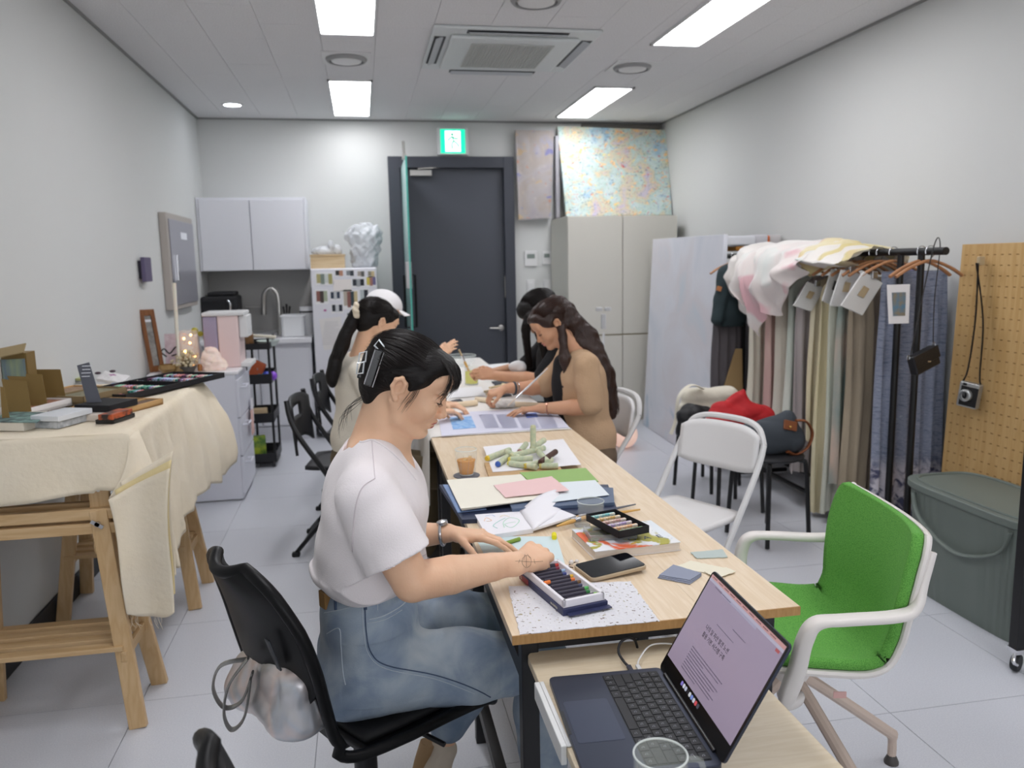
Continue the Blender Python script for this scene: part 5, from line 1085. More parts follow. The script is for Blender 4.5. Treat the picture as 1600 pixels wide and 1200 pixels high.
# ---- boxes and pastels on it
def pxbox(name, tops, zt, h, mat, label, cat='box', bevel=.0015, lid=None, group=None, parent=None):
    """tops: front-left, front-right, back-right, back-left pixels of the top face at height zt; squared up"""
    P = [Z_(x, y, zt) for x, y in tops]; xx = ((P[1]-P[0])+(P[2]-P[3])).normalized(); yy = Vector((-xx.y, xx.x, 0))
    w = ((P[1]-P[0]).length+(P[2]-P[3]).length)/2; d = abs(((P[3]-P[0])+(P[2]-P[1])).dot(yy))/2; c = sum(P, Vector())/4; c.z = zt-h
    m = frame(c, xx, yy, (0, 0, 1))
    if parent is None and label and lid is None: return tag(obj(name, G().box((-w/2, -d/2, 0), (w/2, d/2, h), m), mat, bevel=bevel), label, cat, group), m, w, d
    return None, m, w, d
TT = LTZ+.004
def openbox(name, tops, h, matb, matin, label, cells=1, base=0):
    _, m, w, d = pxbox(name, tops, TT+base+h, h, matb, label, lid=1); t = thing(name, label, 'box', m.translation)
    g = G().box((-w/2, -d/2, 0), (w/2, d/2, h*.4), m); e = .006
    for (x0, x1, y0, y1) in ((-w/2, -w/2+e, -d/2, d/2), (w/2-e, w/2, -d/2, d/2), (-w/2, w/2, -d/2, -d/2+e), (-w/2, w/2, d/2-e, d/2)): g.box((x0, y0, 0), (x1, y1, h), m)
    for k in range(1, cells): x = -w/2+w*k/cells; g.box((x-.004, -d/2, 0), (x+.004, d/2, h), m)
    obj('box', g, matb, t, bevel=.001)
    for k in range(cells):
        a, b = -w/2+w*k/cells+.008, -w/2+w*(k+1)/cells-.008; obj('insert', G().box((a, -d/2+.008, h*.4), (b, d/2-.008, h*.8), m), matin, t, bevel=.001)
    return t, m, w, d
olive = M('olive_card', '#7a6233', .6); kraft = M('kraft', '#c79f6b', .65); kraftb = M('kraft_brown', '#8d7a5a', .7)
pxbox('box', [(-10, 660), (60, 661), (80, 643), (5, 642)], TT+.028, .028, M('cream_block', '#d8d2c6', .7), 'cream box stack with dark patterned top at the left edge of the cloth table')
sheet('patterned_cover', [(-8, 659), (58, 660), (77, 644), (6, 643)], TT+.0285, .002, M('teal_dark_print', '#39464c', .5, noise=(28, '#86a8a0', .6)), 'dark teal patterned cover lying on the cream box stack', 'cover')
openbox('white_box', [(14, 638), (58, 638), (99, 622), (52, 621)], .026, M('card_white', '#e9e6e6', .5), M('rust_rows', '#7d5a4a', .7, noise=(60, '#b07a5e', .5)), 'white box with rows of rust brown pastels, behind the cream box', base=.012)
pxbox('box', [(62, 659), (109, 660), (131, 644), (84, 643)], TT+.022, .022, M('grey_print', '#8c9299', .5, noise=(40, '#c9ccd0', .5)), 'flat grey and white printed box near the front edge of the cloth')
pxbox('box', [(64, 650), (108, 651), (128, 637), (86, 636)], TT+.043, .018, M('white_print', '#d4d7db', .45), 'white flat box on top of the grey printed box')
pxbox('box', [(134, 648), (178, 649), (188, 640), (145, 639)], TT+.022, .022, M('page_edge'), 'cream printed box under the black one at the cloth edge')
pxbox('box', [(133, 633), (188, 634), (198, 622), (146, 621)], TT+.047, .023, M('black_card'), 'black box with small colour print, on the cream printed box')
pxbox('box', [(160, 656), (189, 656), (200, 645), (172, 645)], TT+.014, .014, bk, 'small glossy black box, lowest of two at the cloth front corner')
pxbox('box', [(164, 648), (186, 648), (197, 638), (174, 638)], TT+.034, .018, M('black_orange', '#2b2322', .45, noise=(30, '#b5552d', .75)), 'small black and orange box on the glossy black box')
openbox('wooden_tray', [(130, 636), (216, 638), (236, 622), (156, 620)], .022, kraft, M('brown_rows', '#7c4b35', .7, noise=(70, '#4a5a4a', .5)), 'light wooden tray with three compartments of brown pastels', cells=3)
openbox('wooden_box', [(101, 619), (152, 620), (178, 604), (130, 603)], .032, kraftb, M('greygreen_rows', '#8f8a72', .7, noise=(50, '#6f6a52', .5)), 'dull brown wooden pastel box behind the white boxes', base=.012)
openbox('wooden_box', [(60, 619), (108, 619), (138, 602), (92, 601)], .026, kraft, M('tan_rows', '#a58b70', .7, noise=(50, '#876b55', .5)), 'tan wooden pastel box beside the upright brown lids')
def flap(pxs, Yb, mat, label, name='upright_card', th=.004, cat='card'):
    a, b = Y_(*pxs[0], Yb), Y_(*pxs[1], Yb); c, d = Y_(*pxs[2], Yb+.03), Y_(*pxs[3], Yb+.03); a.z = b.z = TT+.001
    for p in (a, b, c, d): p.x = max(p.x, XL+.012)
    v, f = slab(a, b, c, d, th); return tag(obj(name, G().add(v, f), mat), label, cat)
flap([(0, 632), (13, 632), (6, 605), (0, 604)], 2.86, olive, 'brown upright card lid cut by the left edge')
flap([(12, 622), (47, 620), (41, 596), (2, 592)], 2.98, olive, 'front brown upright card lid')
flap([(44, 617), (73, 614), (65, 585), (8, 583)], 3.08, olive, 'middle brown upright card lid')
flap([(70, 604), (102, 604), (94, 577), (42, 577)], 3.22, olive, 'rear brown upright card lid')
t = thing('card_display', 'open cardboard display holding blue-grey cards at the far left of the cloth', 'display', Y_(24, 600, 3.1)*1); t.location.z = TT
a, b = Y_(5, 590, 3.12), Y_(44, 584, 3.12); zt_ = Y_(24, 552, 3.12).z
obj('box', G().box((a.x, 3.12, TT), (b.x, 3.2, zt_)), olive, t, bevel=.001)
obj('card', G().cbox(((a.x+b.x)/2, 3.112, (TT+zt_)/2+.045), ((b.x-a.x)*.9, .008, .09)), M('bluegrey_print', '#5f6f7b', .5, noise=(12, '#8d9a72', .6, (3, 1, .4))), t)
obj('raised_flap', G().cbox(((a.x+b.x)/2+.005, 3.1, zt_+.012), ((b.x-a.x)*1.05, .05, .004), rx=.6, ry=-.18), M('olive_light', '#9a8763', .6), t)
obj('brown_end', G().box((a.x-.03, 3.12, TT), (a.x-.004, 3.18, zt_-.02)), M('light_card', '#c9c4ba', .6), t)
t = flap([(137, 606), (160, 601), (139, 566), (120, 571)], 3.0, M('slate_card', '#54565f', .5), 'slate grey card leaning back among the boxes, white lettering', 'leaning_card', cat='card')
cmid = Y_(140, 585, 2.985); g = G()
for k in range(4): g.cbox((cmid.x-.006-.002*k, 2.982-.0, cmid.z+.03-.012*k), (.03-.004*(k % 2), .001, .002))
tag(obj('white_lettering', g, M('label_white'), t), kind='stuff')
t = thing('patterned_paper', 'white paper with purple print and dark oval stones lying behind the boxes', 'paper', Z_(172, 590, TT+.01))
sheet('paper_base', [(150, 592), (190, 598), (204, 588), (165, 580)], TT, .012, M('card_white'), parent=t, bend=.01)
sheet('purple_print', [(160, 591), (184, 593), (190, 588), (168, 584)], TT+.0125, .0006, M('purple_print', '#a0568f', .6), parent=t, bend=.01)
for k, (px, py) in enumerate(((153, 583), (176, 580))): tag(obj('stone', G().ball(Z_(px, py, TT+.033), .013, 14, 8, (1.1, 1, .5)), M('dark_plum', '#3a2430', .3), smooth=True), ['left', 'right'][k]+' dark plum oval stone on the purple paper', 'stone')
sheet('leaflet', [(100, 590), (128, 592), (140, 582), (112, 577)], TT, .01, M('green_print', '#9fae8a', .5, noise=(12, '#d8cf7a', .5)), 'green and yellow leaflet stack behind the tan box', 'leaflet')
sheet('leaflet', [(168, 604), (190, 605), (202, 598), (178, 596)], TT, .006, M('blue_white_print', '#b9c6dd', .5, noise=(16, '#7f93c4', .5)), 'blue and white leaflet just left of the big pastel tray', 'leaflet')
_, m, w, d = pxbox('x', [(166, 616), (250, 618), (305, 581), (218, 579)], TT+.028, .024, bk, 'x', lid=1)
t = thing('pastel_tray', 'large flat black tray full of many coloured pastel sticks', 'tray', m.translation)
g = G().box((-w/2, -d/2, 0), (w/2, d/2, .004), m)
for (x0, x1, y0, y1) in ((-w/2, -w/2+.006, -d/2, d/2), (w/2-.006, w/2, -d/2, d/2), (-w/2, w/2, -d/2, -d/2+.006), (-w/2, w/2, d/2-.006, d/2), (-w/2, w/2, .02, .026)): g.box((x0, y0, 0), (x1, y1, .024), m)
obj('tray', g, M('black_card'), t, bevel=.001)
pal = [('mint', '#8fc4a8'), ('teal', '#4f8f84'), ('pink', '#d9a3a8'), ('lilac', '#b3a3cc'), ('plum', '#6e4560'), ('pale_blue', '#aebfd9'), ('cream', '#d9cfc0'), ('coral', '#c9817a')]
protos = []
for nm_, c in pal:
    p = tag(obj('pastel_stick', G().tube([(0, -.019, .006), (0, .019, .006)], .0055, 8), M('stk_'+nm_, c, .9), smooth=True), nm_.replace('_', ' ')+' pastel stick in the large black tray', 'pastel', 'pastel sticks in the large black tray'); protos.append(p)
R_ = random.Random(8); used = set(); nrow, ncol = 6, int((w-.02)/.0135)
for r in range(nrow):
    yr = -d/2+.03+r*(d-.05)/(nrow-.6)
    if r == 3: yr += .006
    for k in range(ncol):
        q = R_.randrange(8); p = protos[q] if q not in used else protos[q].copy()
        if q in used: COL.objects.link(p)
        used.add(q); p['label'] = '%s pastel stick in the %s row of the large black tray' % (pal[q][0].replace('_', ' '), ['front', 'second', 'third', 'fourth', 'fifth', 'back'][r]); p.location = m @ Vector((-w/2+.014+k*.0135, yr, .0065+.002*R_.random())); p.rotation_euler = (0, 0, math.atan2(m[1][0], m[0][0])+R_.uniform(-.15, .15))
# ================================================================ CHAIRS
def folding_chair(colour, label, loc, rz, slot=True, group=None):
    mt = M('folding_'+colour, '#232427' if colour == 'black' else '#e4e2e1', .42); ft = M('fold_frame_'+colour, '#1c1d20' if colour == 'black' else '#dedddc', .35)
    t = thing('folding_chair', label, 'chair', loc, rz, group)
    hw = .205
    for s in (-1, 1):
        y = s*hw
        if colour == 'black':
            obj('leg', G().tube(crom([(-.235, y*.92, .80), (-.20, y, .66), (-.05, y, .42), (.22, y, .012)], 4), .012, 8, flat=1.3), ft, t, smooth=True, local=True)
            obj('leg', G().tube([(.13, y*.86, .435), (-.24, y*.86, .012)], .011, 8), ft, t, smooth=True, local=True)
        else:
            obj('leg', G().tube(crom([(-.26, y*.95, .72), (-.20, y, .62), (-.02, y, .36), (.235, y, .012)], 4), .0125, 8), ft, t, smooth=True, local=True)
            obj('leg', G().tube([(.16, y*.88, .43), (-.20, y*.88, .012)], .0125, 8), ft, t, smooth=True, local=True)
    if colour != 'black':
        hoop = crom([(-.26, -hw*.95, .72), (-.275, -hw*.8, .775), (-.285, -hw*.5, .80), (-.288, 0, .805), (-.285, hw*.5, .80), (-.275, hw*.8, .775), (-.26, hw*.95, .72)], 5)
        obj('back_hoop', G().tube(hoop, .0125, 8), ft, t, smooth=True, local=True)
    def bk_(u, v):
        y = (u-.5)*2; z0, z1 = (.60, .79); cut = .035*(abs(y)**4)
        z = z0+(z1-z0)*v
        if colour == 'black': z0 = .575; z = z0+(.80-z0-cut)*v + .05*(1-v)*abs(y)**3*-1
        else: z = z0+(z1-cut-z0)*v+.02*(1-v)*abs(y)**4
        xb = -.235-.08*(z-.66)+.03*y*y if colour == 'black' else -.245-.16*(z-.66)+.028*y*y
        return Vector((xb, y*hw*(.98 if colour == 'black' else .93), z))
    if colour == 'black' and slot:
        NU, NV = 25, 13; vs = [bk_(i/(NU-1), j/(NV-1)) for i in range(NU) for j in range(NV)]
        fs = [(i*NV+j, (i+1)*NV+j, (i+1)*NV+j+1, i*NV+j+1) for i in range(NU-1) for j in range(NV-1) if not (7 <= i < 17 and 6 <= j < 9)]
        obj('backrest', G().add(vs, fs), mt, t, smooth=True, local=True, solid=.014, angle=None)
    else: obj('backrest', G().grid(bk_, 20, 8), mt, t, smooth=True, local=True, solid=.016, angle=None)
    def st_(u, v):
        y = (u-.5)*2; x = -.17+.38*v; tt = (1-.12*(1-v))
        r = 1-.10*(abs(2*v-1)**6)
        return Vector((x, y*.20*tt*r, .452-.012*(1-y*y)*math.sin(PI*v)+(-.015*max(0, v-.85)/.15)))
    obj('seat', G().grid(st_, 16, 16), mt, t, smooth=True, local=True, solid=.018, angle=None)
    obj('crossbar', G().tube([(.20, -hw, .05), (.20, hw, .05)], .009, 8), ft, t, smooth=True, local=True)
    obj('crossbar', G().tube([(-.19, -hw*.87, .07), (-.19, hw*.87, .07)], .009, 8), ft, t, smooth=True, local=True)
    for x, s in ((.22, 1), (.22, -1), (-.235, 1), (-.235, -1)): obj('foot_cap', G().cbox((x, s*hw*(1 if x > 0 else .87), .012), (.04, .03, .024)), M('cap_dark' if colour == 'black' else 'cap_grey', '#151517' if colour == 'black' else '#9aa5b5', .6), t, local=True, bevel=.006)
    return t
folding_chair('black', 'empty black folding chair nearest the camera on the left of the tables', (-.13, 4.17, 0), math.radians(-8), group='black folding chairs')
folding_chair('black', 'black folding chair behind the other, near the fridge', (-.06, 4.95, 0), math.radians(-6), group='black folding chairs')
folding_chair('white', 'empty white folding chair beside the work table in front of the stools', (1.20, 2.90, 0), math.radians(208))
folding_chair('white', 'white folding chair of the woman in the beige cardigan', (.985, 3.74, 0), math.radians(186))
# ---- office shell chair
def office_chair(label, loc, rz):
    t = thing('office_chair', label, 'chair', loc, rz)
    sh = M('shell_black', '#08080a', .42, spec=.25); up = M('black_upholstery', '#0f0f12', .75)
    prof = [(.235, .418), (.21, .437), (.12, .447), (0, .443), (-.11, .440), (-.165, .455), (-.20, .50), (-.222, .58), (-.240, .66), (-.262, .74), (-.295, .82), (-.312, .855)]
    wd = [.35, .40, .41, .40, .37, .35, .35, .37, .38, .365, .29, .13]
    pr = crom([(x, 0, z) for x, z in prof], 4); wds = np.interp(np.linspace(0, len(prof)-1, len(pr)), range(len(prof)), wd)
    def fn(u, v, off=0, ws=1):
        i = v*(len(pr)-1); k = min(int(i), len(pr)-2); f = i-k; p = pr[k].lerp(pr[k+1], f); w_ = (wds[k]*(1-f)+wds[k+1]*f)*ws
        y = (u-.5)*2; curve = .030*y*y if k > 20 else .012*y*y
        d = (pr[k+1]-pr[k]).normalized(); n_ = Vector((d.z, 0, -d.x)) if True else 0
        if n_.z < 0 and k < 16: n_ = -n_
        n_ = Vector((-d.z, 0, d.x)) if Vector((-d.z, 0, d.x)).dot(Vector((1, 0, 1))) > 0 else Vector((d.z, 0, -d.x))
        return p+n_*(off+curve)+Vector((0, y*w_/2, 0))
    v0 = lambda u: .585+.10*abs(2*u-1)**3
    obj('back_panel', G().grid(lambda u, v: fn(.01+.98*u, v0(u)+(1-v0(u))*v), 30, 40), sh, t, smooth=True, local=True, solid=.014, angle=None)
    obj('seat_shell', G().grid(lambda u, v: fn(u, .36*v), 24, 24), sh, t, smooth=True, local=True, solid=.016, angle=None)
    rim = [fn(0, v/40) for v in range(41)]+[fn(u/20, 1) for u in range(1, 21)]+[fn(1, 1-v/40) for v in range(1, 41)]+[fn(1-u/10, 0) for u in range(1, 10)]
    obj('rim', G().tube(rim, .0125, 12, closed=True), sh, t, smooth=True, local=True, angle=None)
    obj('seat_pad', G().grid(lambda u, v: fn(.07+.86*u, .02+.33*v, .016), 16, 20), up, t, smooth=True, local=True, solid=.014, angle=None)
    obj('back_pad', G().grid(lambda u, v: fn(.08+.84*u, .56+.40*v, .016), 16, 20), up, t, smooth=True, local=True, solid=.014, angle=None)
    for s in (-1,): obj('hinge_plate', G().cbox((-.262, s*.115, .70), (.005, .018, .075), ry=-.3), M('plate_grey', '#3a3c40', .5), t, local=True, bevel=.004)
    obj('column', G().tube([(0, 0, .09), (0, 0, .43)], .027, 14), blk2, t, smooth=True, local=True)
    obj('mechanism', G().cbox((0, 0, .415), (.2, .14, .035)), blk2, t, local=True, bevel=.006)
    obj('lever', G().tube([(.05, -.05, .405), (.09, -.19, .385)], .006, 8), blk2, t, smooth=True, local=True)
    for k in range(5):
        a = 2*PI*k/5+.35; c, s = math.cos(a), math.sin(a)
        b = obj('base_arm', G().bar((0, 0, .095), (c*.29, s*.29, .075), .04, .045), blk2, t, local=True, bevel=.006)
        obj('castor', G().lathe([(0, -.022), (.02, -.022), (.028, -.016), (.028, .016), (.02, .022), (0, .022)], (0,0,0), 14, Matrix.Translation((c*.285, s*.285, .028)) @ Matrix.Rotation(a, 4, 'Z') @ Matrix.Rotation(PI/2, 4, 'X')), blk2, t, smooth=True, local=True)
    return t
oc = office_chair('black shell office chair the woman in the white T-shirt sits on', (-.042, 1.775, 0), math.radians(32))
dp_ = Z_(326, 1176, .83)
office_chair('black office chair whose back top just shows at the bottom left', (dp_.x+.29, dp_.y+.05, 0), math.radians(32))
# ---- green chair
gt = thing('armchair', 'green upholstered swivel armchair with white frame and arms', 'chair', (1.06, 1.815, 0), math.radians(167.5))
grn = bpy.data.materials.new('green_fabric'); _mats['green_fabric'] = grn; grn.use_nodes = True
nt = grn.node_tree; N, L = nt.nodes, nt.links; b = N['Principled BSDF']; b.inputs['Roughness'].default_value = .85; b.inputs['Base Color'].default_value = lin('#5fa443')
tc = N.new('ShaderNodeTexCoord'); vo = N.new('ShaderNodeTexVoronoi'); vo.inputs['Scale'].default_value = 480; L.new(tc.outputs['Object'], vo.inputs['Vector'])
r = N.new('ShaderNodeValToRGB'); r.color_ramp.elements[0].color = lin('#70b34e'); r.color_ramp.elements[1].color = lin('#509338'); r.color_ramp.elements[0].position = .25; r.color_ramp.elements[1].position = .75; L.new(vo.outputs['Distance'], r.inputs[0]); L.new(r.outputs[0], b.inputs['Base Color'])
bp = N.new('ShaderNodeBump'); bp.inputs['Strength'].default_value = .5; bp.inputs['Distance'].default_value = .002; bp.invert = True; L.new(vo.outputs['Distance'], bp.inputs['Height']); L.new(bp.outputs[0], b.inputs['Normal'])
wf = M('warm_white_frame', '#e3ddd8', .4)
prof = [(.235, .425), (.215, .452), (.12, .466), (0, .458), (-.11, .452), (-.18, .475), (-.215, .54), (-.225, .62), (-.235, .70), (-.25, .765), (-.262, .805)]
wd = [.36, .42, .455, .46, .45, .43, .43, .46, .48, .475, .45]
pr = crom([(x, 0, z) for x, z in prof], 4); wds = np.interp(np.linspace(0, len(prof)-1, len(pr)), range(len(prof)), wd)
def gfn(u, v, off=0, ws=1):
    i = v*(len(pr)-1); k = min(int(i), len(pr)-2); f = i-k; p = pr[k].lerp(pr[k+1], f); w_ = (wds[k]*(1-f)+wds[k+1]*f)*ws
    y = (u-.5)*2; d = (pr[k+1]-pr[k]).normalized(); n_ = Vector((-d.z, 0, d.x)) if Vector((-d.z, 0, d.x)).dot(Vector((1, 0, 1))) > 0 else Vector((d.z, 0, -d.x))
    return p+n_*(off+.045*y*y)+Vector((0, y*w_/2*(1-.04*abs(2*v-1)**8), 0))
obj('upholstery', G().grid(lambda u, v: gfn(u, v, .012), 30, 70), grn, gt, smooth=True, local=True, solid=.024, angle=None)
obj('shell', G().grid(lambda u, v: gfn(u, v, -.016), 24, 60), wf, gt, smooth=True, local=True, solid=.012, angle=None)
for q in (0, 1): obj('shell_rim', G().tube([gfn(q, v/50, -.012) for v in range(51)], .009, 8), wf, gt, smooth=True, local=True)
for s in (-1, 1):
    y = s*.265
    pth = crom([(-.236, s*.236, .785), (-.218, s*.240, .72), (-.198, s*.250, .66), (-.15, s*.262, .645), (-.03, s*.28, .645), (.035, s*.285, .640), (.06, s*.285, .60), (.07, s*.27, .52), (.085, s*.25, .43), (.03, s*.19, .405)], 6)
    g = G(); n = len(pth)
    vs = []
    for i, p in enumerate(pth):
        tgt = (pth[min(i+1, n-1)]-pth[max(i-1, 0)]).normalized(); side = Vector((0, 1, 0)); nn = tgt.cross(side).normalized(); f = i/n
        ww, hh = float(np.interp(f, [0, .15, .3, .55, .7, 1], [.006, .01, .021, .022, .019, .016])), float(np.interp(f, [0, .2, .5, .62, .8, 1], [.007, .011, .010, .016, .02, .014]))
        for j in range(12):
            a = 2*PI*j/12; vs.append(p+side*math.copysign(abs(math.cos(a))**.6, math.cos(a))*ww+nn*math.copysign(abs(math.sin(a))**.6, math.sin(a))*hh)
    g.add(vs, [(i*12+j, i*12+(j+1) % 12, (i+1)*12+(j+1) % 12, (i+1)*12+j) for i in range(n-1) for j in range(12)]+[tuple(range(12))[::-1], tuple((n-1)*12+j for j in range(12))])
    obj('armrest', g, wf, gt, smooth=True, local=True, angle=60)
obj('hub', G().lathe([(0, .30), (.03, .30), (.035, .34), (.07, .41), (0, .42)], (0,0,0), 20), wf, gt, smooth=True, local=True)
for k in range(4):
    a = math.radians((205, 290, 25, 115)[k]); c, s = math.cos(a), math.sin(a)
    l = obj('leg', G().tube(crom([(c*.02, s*.02, .36), (c*.08, s*.08, .325), (c*.36, s*.36, .11), (c*.385, s*.385, .085), (c*.388, s*.388, .02)], 5), [.02]+[.016]*15+[.012]*5, 10), M('leg_beige', '#c9b6a8', .4), gt, smooth=True, local=True)
    obj('glide', G().lathe([(0, 0), (.02, 0), (.02, .008), (.01, .03), (0, .03)], (c*.388, s*.388, 0), 14), M('glide_grey', '#4c4846', .5), gt, smooth=True, local=True)
obj('label_tab', G().cbox((-.05, .215, .428), (.03, .002, .016)), M('tag_pink', '#d6aaa4', .6), gt, local=True)
# ================================================================ SILVER BAG ON THE CHAIR
bs = Body((-.52, 1.25, .36), (.04, 1.95, .80), .005)
A_, B_ = Y_(372, 1075, 1.76), Y_(480, 1112, 1.56)
bs.cap(A_+Vector((.02, 0, 0)), B_+Vector((-.02, 0, .0)), .045, .045, k=0).cap(A_+Vector((.03, .01, .05)), B_+Vector((-.02, 0, .07)), .035, .04, k=.04).ell(Y_(470, 1128, 1.58), (.06, .05, .03), k=.03)
bs.field(crumple(2, 45, .012, 6))
hol = M('holo_silver', '#b9b7b6', .36, .65, ramp=(7, [(.35, '#c4c5c7'), (.5, '#e0cfc8'), (.6, '#c9ccd2'), (.7, '#dcd5d0')], 2, .5), bump=(14, .15))
bg = bs.mesh('shoulder_bag', hol); tag(bg, 'crinkled holographic silver shoulder bag hanging behind the black chair', 'bag')
for k, q in enumerate((((385, 1030), (345, 1040), (333, 1075), (350, 1105), (378, 1095), (395, 1050)), ((388, 1028), (358, 1070), (350, 1115), (362, 1140), (382, 1120), (392, 1060)))):
    obj('strap', G().tube(crom([Y_(x, y, 1.64-.02*k) for x, y in q], 6), .010, 8, flat=.28), M('strap_silver', '#9f9f9d', .35, .6), bg, smooth=True)
# ================================================================ RIGHT SIDE
RX = 2.555
bpole = M('rack_black', '#141416', .4)
def rack(y0, y1, poles, label, x=RX, z=1.462):
    t = thing('garment_rack', label, 'rack', (x, (y0+y1)/2, 0))
    obj('rail', G().tube([(x, y0, z), (x, y1, z)], .018, 14), bpole, t, smooth=True)
    for y in poles: obj('upright', G().tube([(x, y, .04), (x, y, z)], .016, 12), bpole, t, smooth=True)
    obj('base_rail', G().tube([(x, poles[0], .06), (x, poles[-1], .06)], .014, 10), bpole, t, smooth=True)
    for y in (poles[0], poles[-1]): obj('foot_bar', G().tube([(x-(.2 if y0 < 4 else .12), y, .035), (x+.2, y, .035)], .014, 10), bpole, t, smooth=True)
    return t
rack(3.20, 4.92, [X_(1408, 395, RX).y, X_(1440, 395, RX).y, 4.85], 'long black garment rack with twin uprights at its near end')
rack(4.96, 6.1, [5.12, 6.0], 'second shorter black garment rack farther back, holding the dark green jacket')
hangw = wood('hanger_wood', '#b5815a', '#a3714c', 8, 'x', .4)
def hanger(y, x=RX, mat=None, label=None, z=1.48, rz=0):
    t = thing('hanger', label, 'hanger', (x, y, z-.16), rz, 'wooden clothes hangers on the black rack')
    obj('hook', G().tube([(0, 0, .10)]+[(.026*math.cos(a), 0, .142+.026*math.sin(a)) for a in np.linspace(-1.2, 3.6, 12)], .0022, 6), silver, t, smooth=True, local=True)
    obj('bar', G().tube(crom([(-.17, 0, .03), (-.10, 0, .07), (0, 0, .10), (.10, 0, .07), (.17, 0, .03)], 5), .011, 8, flat=.7), mat or hangw, t, smooth=True, local=True)
    return t
def garment(name, y, ztop, zbot, w, th, mat, label, cat, x=RX, flare=1.1, folds=5, amp=.016, seed=1, shoulder=True, rz=0, sx=0, group=None):
    R2 = random.Random(seed); ph = [R2.uniform(0, 6) for _ in range(6)]
    def fn(u, v):
        a = 2*PI*u; z = ztop+(zbot-ztop)*v
        ww = w/2*(1+(flare-1)*v)
        if shoulder: ww *= min(1, .32+.68*min(1, v/.075)**.6)
        cx = math.cos(a); cy = math.sin(a)
        xx = math.copysign(abs(cx)**.8, cx)*ww; f = min(1, v*5)
        yy = cy*th/2*(.35+.65*f)+f*amp*(math.sin(xx*folds*22+ph[0]+v*.5)+.5*math.sin(xx*folds*41+ph[1]))*(.6+.6*v)
        xx += f*.005*math.sin(v*6+ph[2])
        p = Vector((xx+sx*v, yy, z+.008*math.sin(a*5+ph[3])*v))
        return Matrix.Rotation(rz, 3, 'Z') @ p + Vector((x, y, 0))
    g = G().grid(fn, 72, 36, wrap=True)
    return tag(obj(name, g, mat, smooth=True, angle=None), label, cat, group)
def cl_(name, col, n2, sc=6, st=(1, 1, .3), ct=.3): return M(name, col, .9, noise=(sc, n2, ct, st), bump=(90, .2))
knit = M('blue_knit', '#6c7590', .95, ramp=(60, [(.35, '#6d7487'), (.5, '#9095a6'), (.62, '#7b8194'), (.7, '#a3a7b5')], 3, .4, (.35, .35, 2.2)), bump=(140, .35, (.5, .5, 2)))
nt = knit.node_tree; N, L = nt.nodes, nt.links; b_ = N['Principled BSDF']; src_ = b_.inputs['Base Color'].links[0].from_socket
tc = N.new('ShaderNodeTexCoord'); sp = N.new('ShaderNodeSeparateXYZ'); L.new(tc.outputs['Object'], sp.inputs[0]); mr = N.new('ShaderNodeMapRange'); mr.inputs['From Min'].default_value = .34; mr.inputs['From Max'].default_value = .26; L.new(sp.outputs['Z'], mr.inputs['Value'])
nz = N.new('ShaderNodeTexNoise'); nz.inputs['Scale'].default_value = 13; nz.inputs['Detail'].default_value = 4; nz.inputs['Distortion'].default_value = 1; L.new(tc.outputs['Object'], nz.inputs['Vector'])
rp_ = N.new('ShaderNodeValToRGB'); rp_.color_ramp.elements[0].position = .42; rp_.color_ramp.elements[1].position = .55; rp_.color_ramp.elements[0].color = lin('#4a4c66'); rp_.color_ramp.elements[1].color = lin('#c9c4cc'); L.new(nz.outputs[0], rp_.inputs[0])
mx3 = N.new('ShaderNodeMixRGB'); L.new(mr.outputs[0], mx3.inputs[0]); L.new(src_, mx3.inputs[1]); L.new(rp_.outputs[0], mx3.inputs[2]); L.new(mx3.outputs[0], b_.inputs['Base Color'])
G_ = 'clothes hanging on the black rack'
spec_ = [('dress', 3.66, 1.335, .25, .28, .05, cl_('lavender', '#9c98bd', '#8d89b3'), 'lavender dress hanging behind the blue-grey knit at the near end of the rack', .10),
 ('knit_dress', 3.56, 1.33, .12, .36, .09, knit, 'long heathered blue-grey knit dress, nearest on the rack', 0),
 ('trousers', 3.72, 1.30, .20, .32, .09, cl_('khaki', '#a89a84', '#8e8170'), 'crumpled khaki grey trousers beside the blue-grey knit', -.02),
 ('dress', 3.81, 1.30, .24, .32, .05, cl_('beige_pink', '#cfb8a6', '#5f8f8f', 3, (1, 1, .6), .6), 'beige dress with a teal patch in the middle of the rack', 0),
 ('dress', 3.90, 1.30, .06, .32, .07, cl_('pale_sage', '#d0cfc2', '#bfc4b2'), 'pale sage long dress reaching nearly to the floor', -.02),
 ('dress', 3.99, 1.32, .03, .32, .07, cl_('cream_yellow', '#dbd2b4', '#cdc19b'), 'long cream yellow dress, lowest-hanging of the rack', -.03),
 ('dress', 4.09, 1.30, .42, .32, .06, cl_('butter', '#d8cba8', '#e0d8c0'), 'shorter butter-coloured dress left of the long cream one', -.02),
 ('dress', 4.21, 1.30, .20, .32, .06, cl_('grey_mauve', '#a49c9c', '#b8b0ae'), 'grey mauve dress in the middle of the rack', 0),
 ('dress', 4.32, 1.30, .30, .32, .08, cl_('mint_white', '#d8dad0', '#c5d0c4'), 'off-white dress with pale mint streaks', -.01),
 ('dress', 4.44, 1.28, .30, .32, .07, cl_('white_linen', '#dcd7cb', '#c8c0b0'), 'off-white linen dress next to the pink one', 0),
 ('dress', 4.56, 1.28, .18, .32, .06, cl_('dusty_pink', '#c99c9a', '#d9bdb2', 5, (1, 1, .4), .4), 'dusty pink tie-dyed dress under the sheer fabric', 0),
 ('coat', 4.78, 1.28, .38, .32, .09, cl_('ivory', '#dcd6cc', '#cfc8ba'), 'plain ivory coat at the far end of the first rack', 0)]
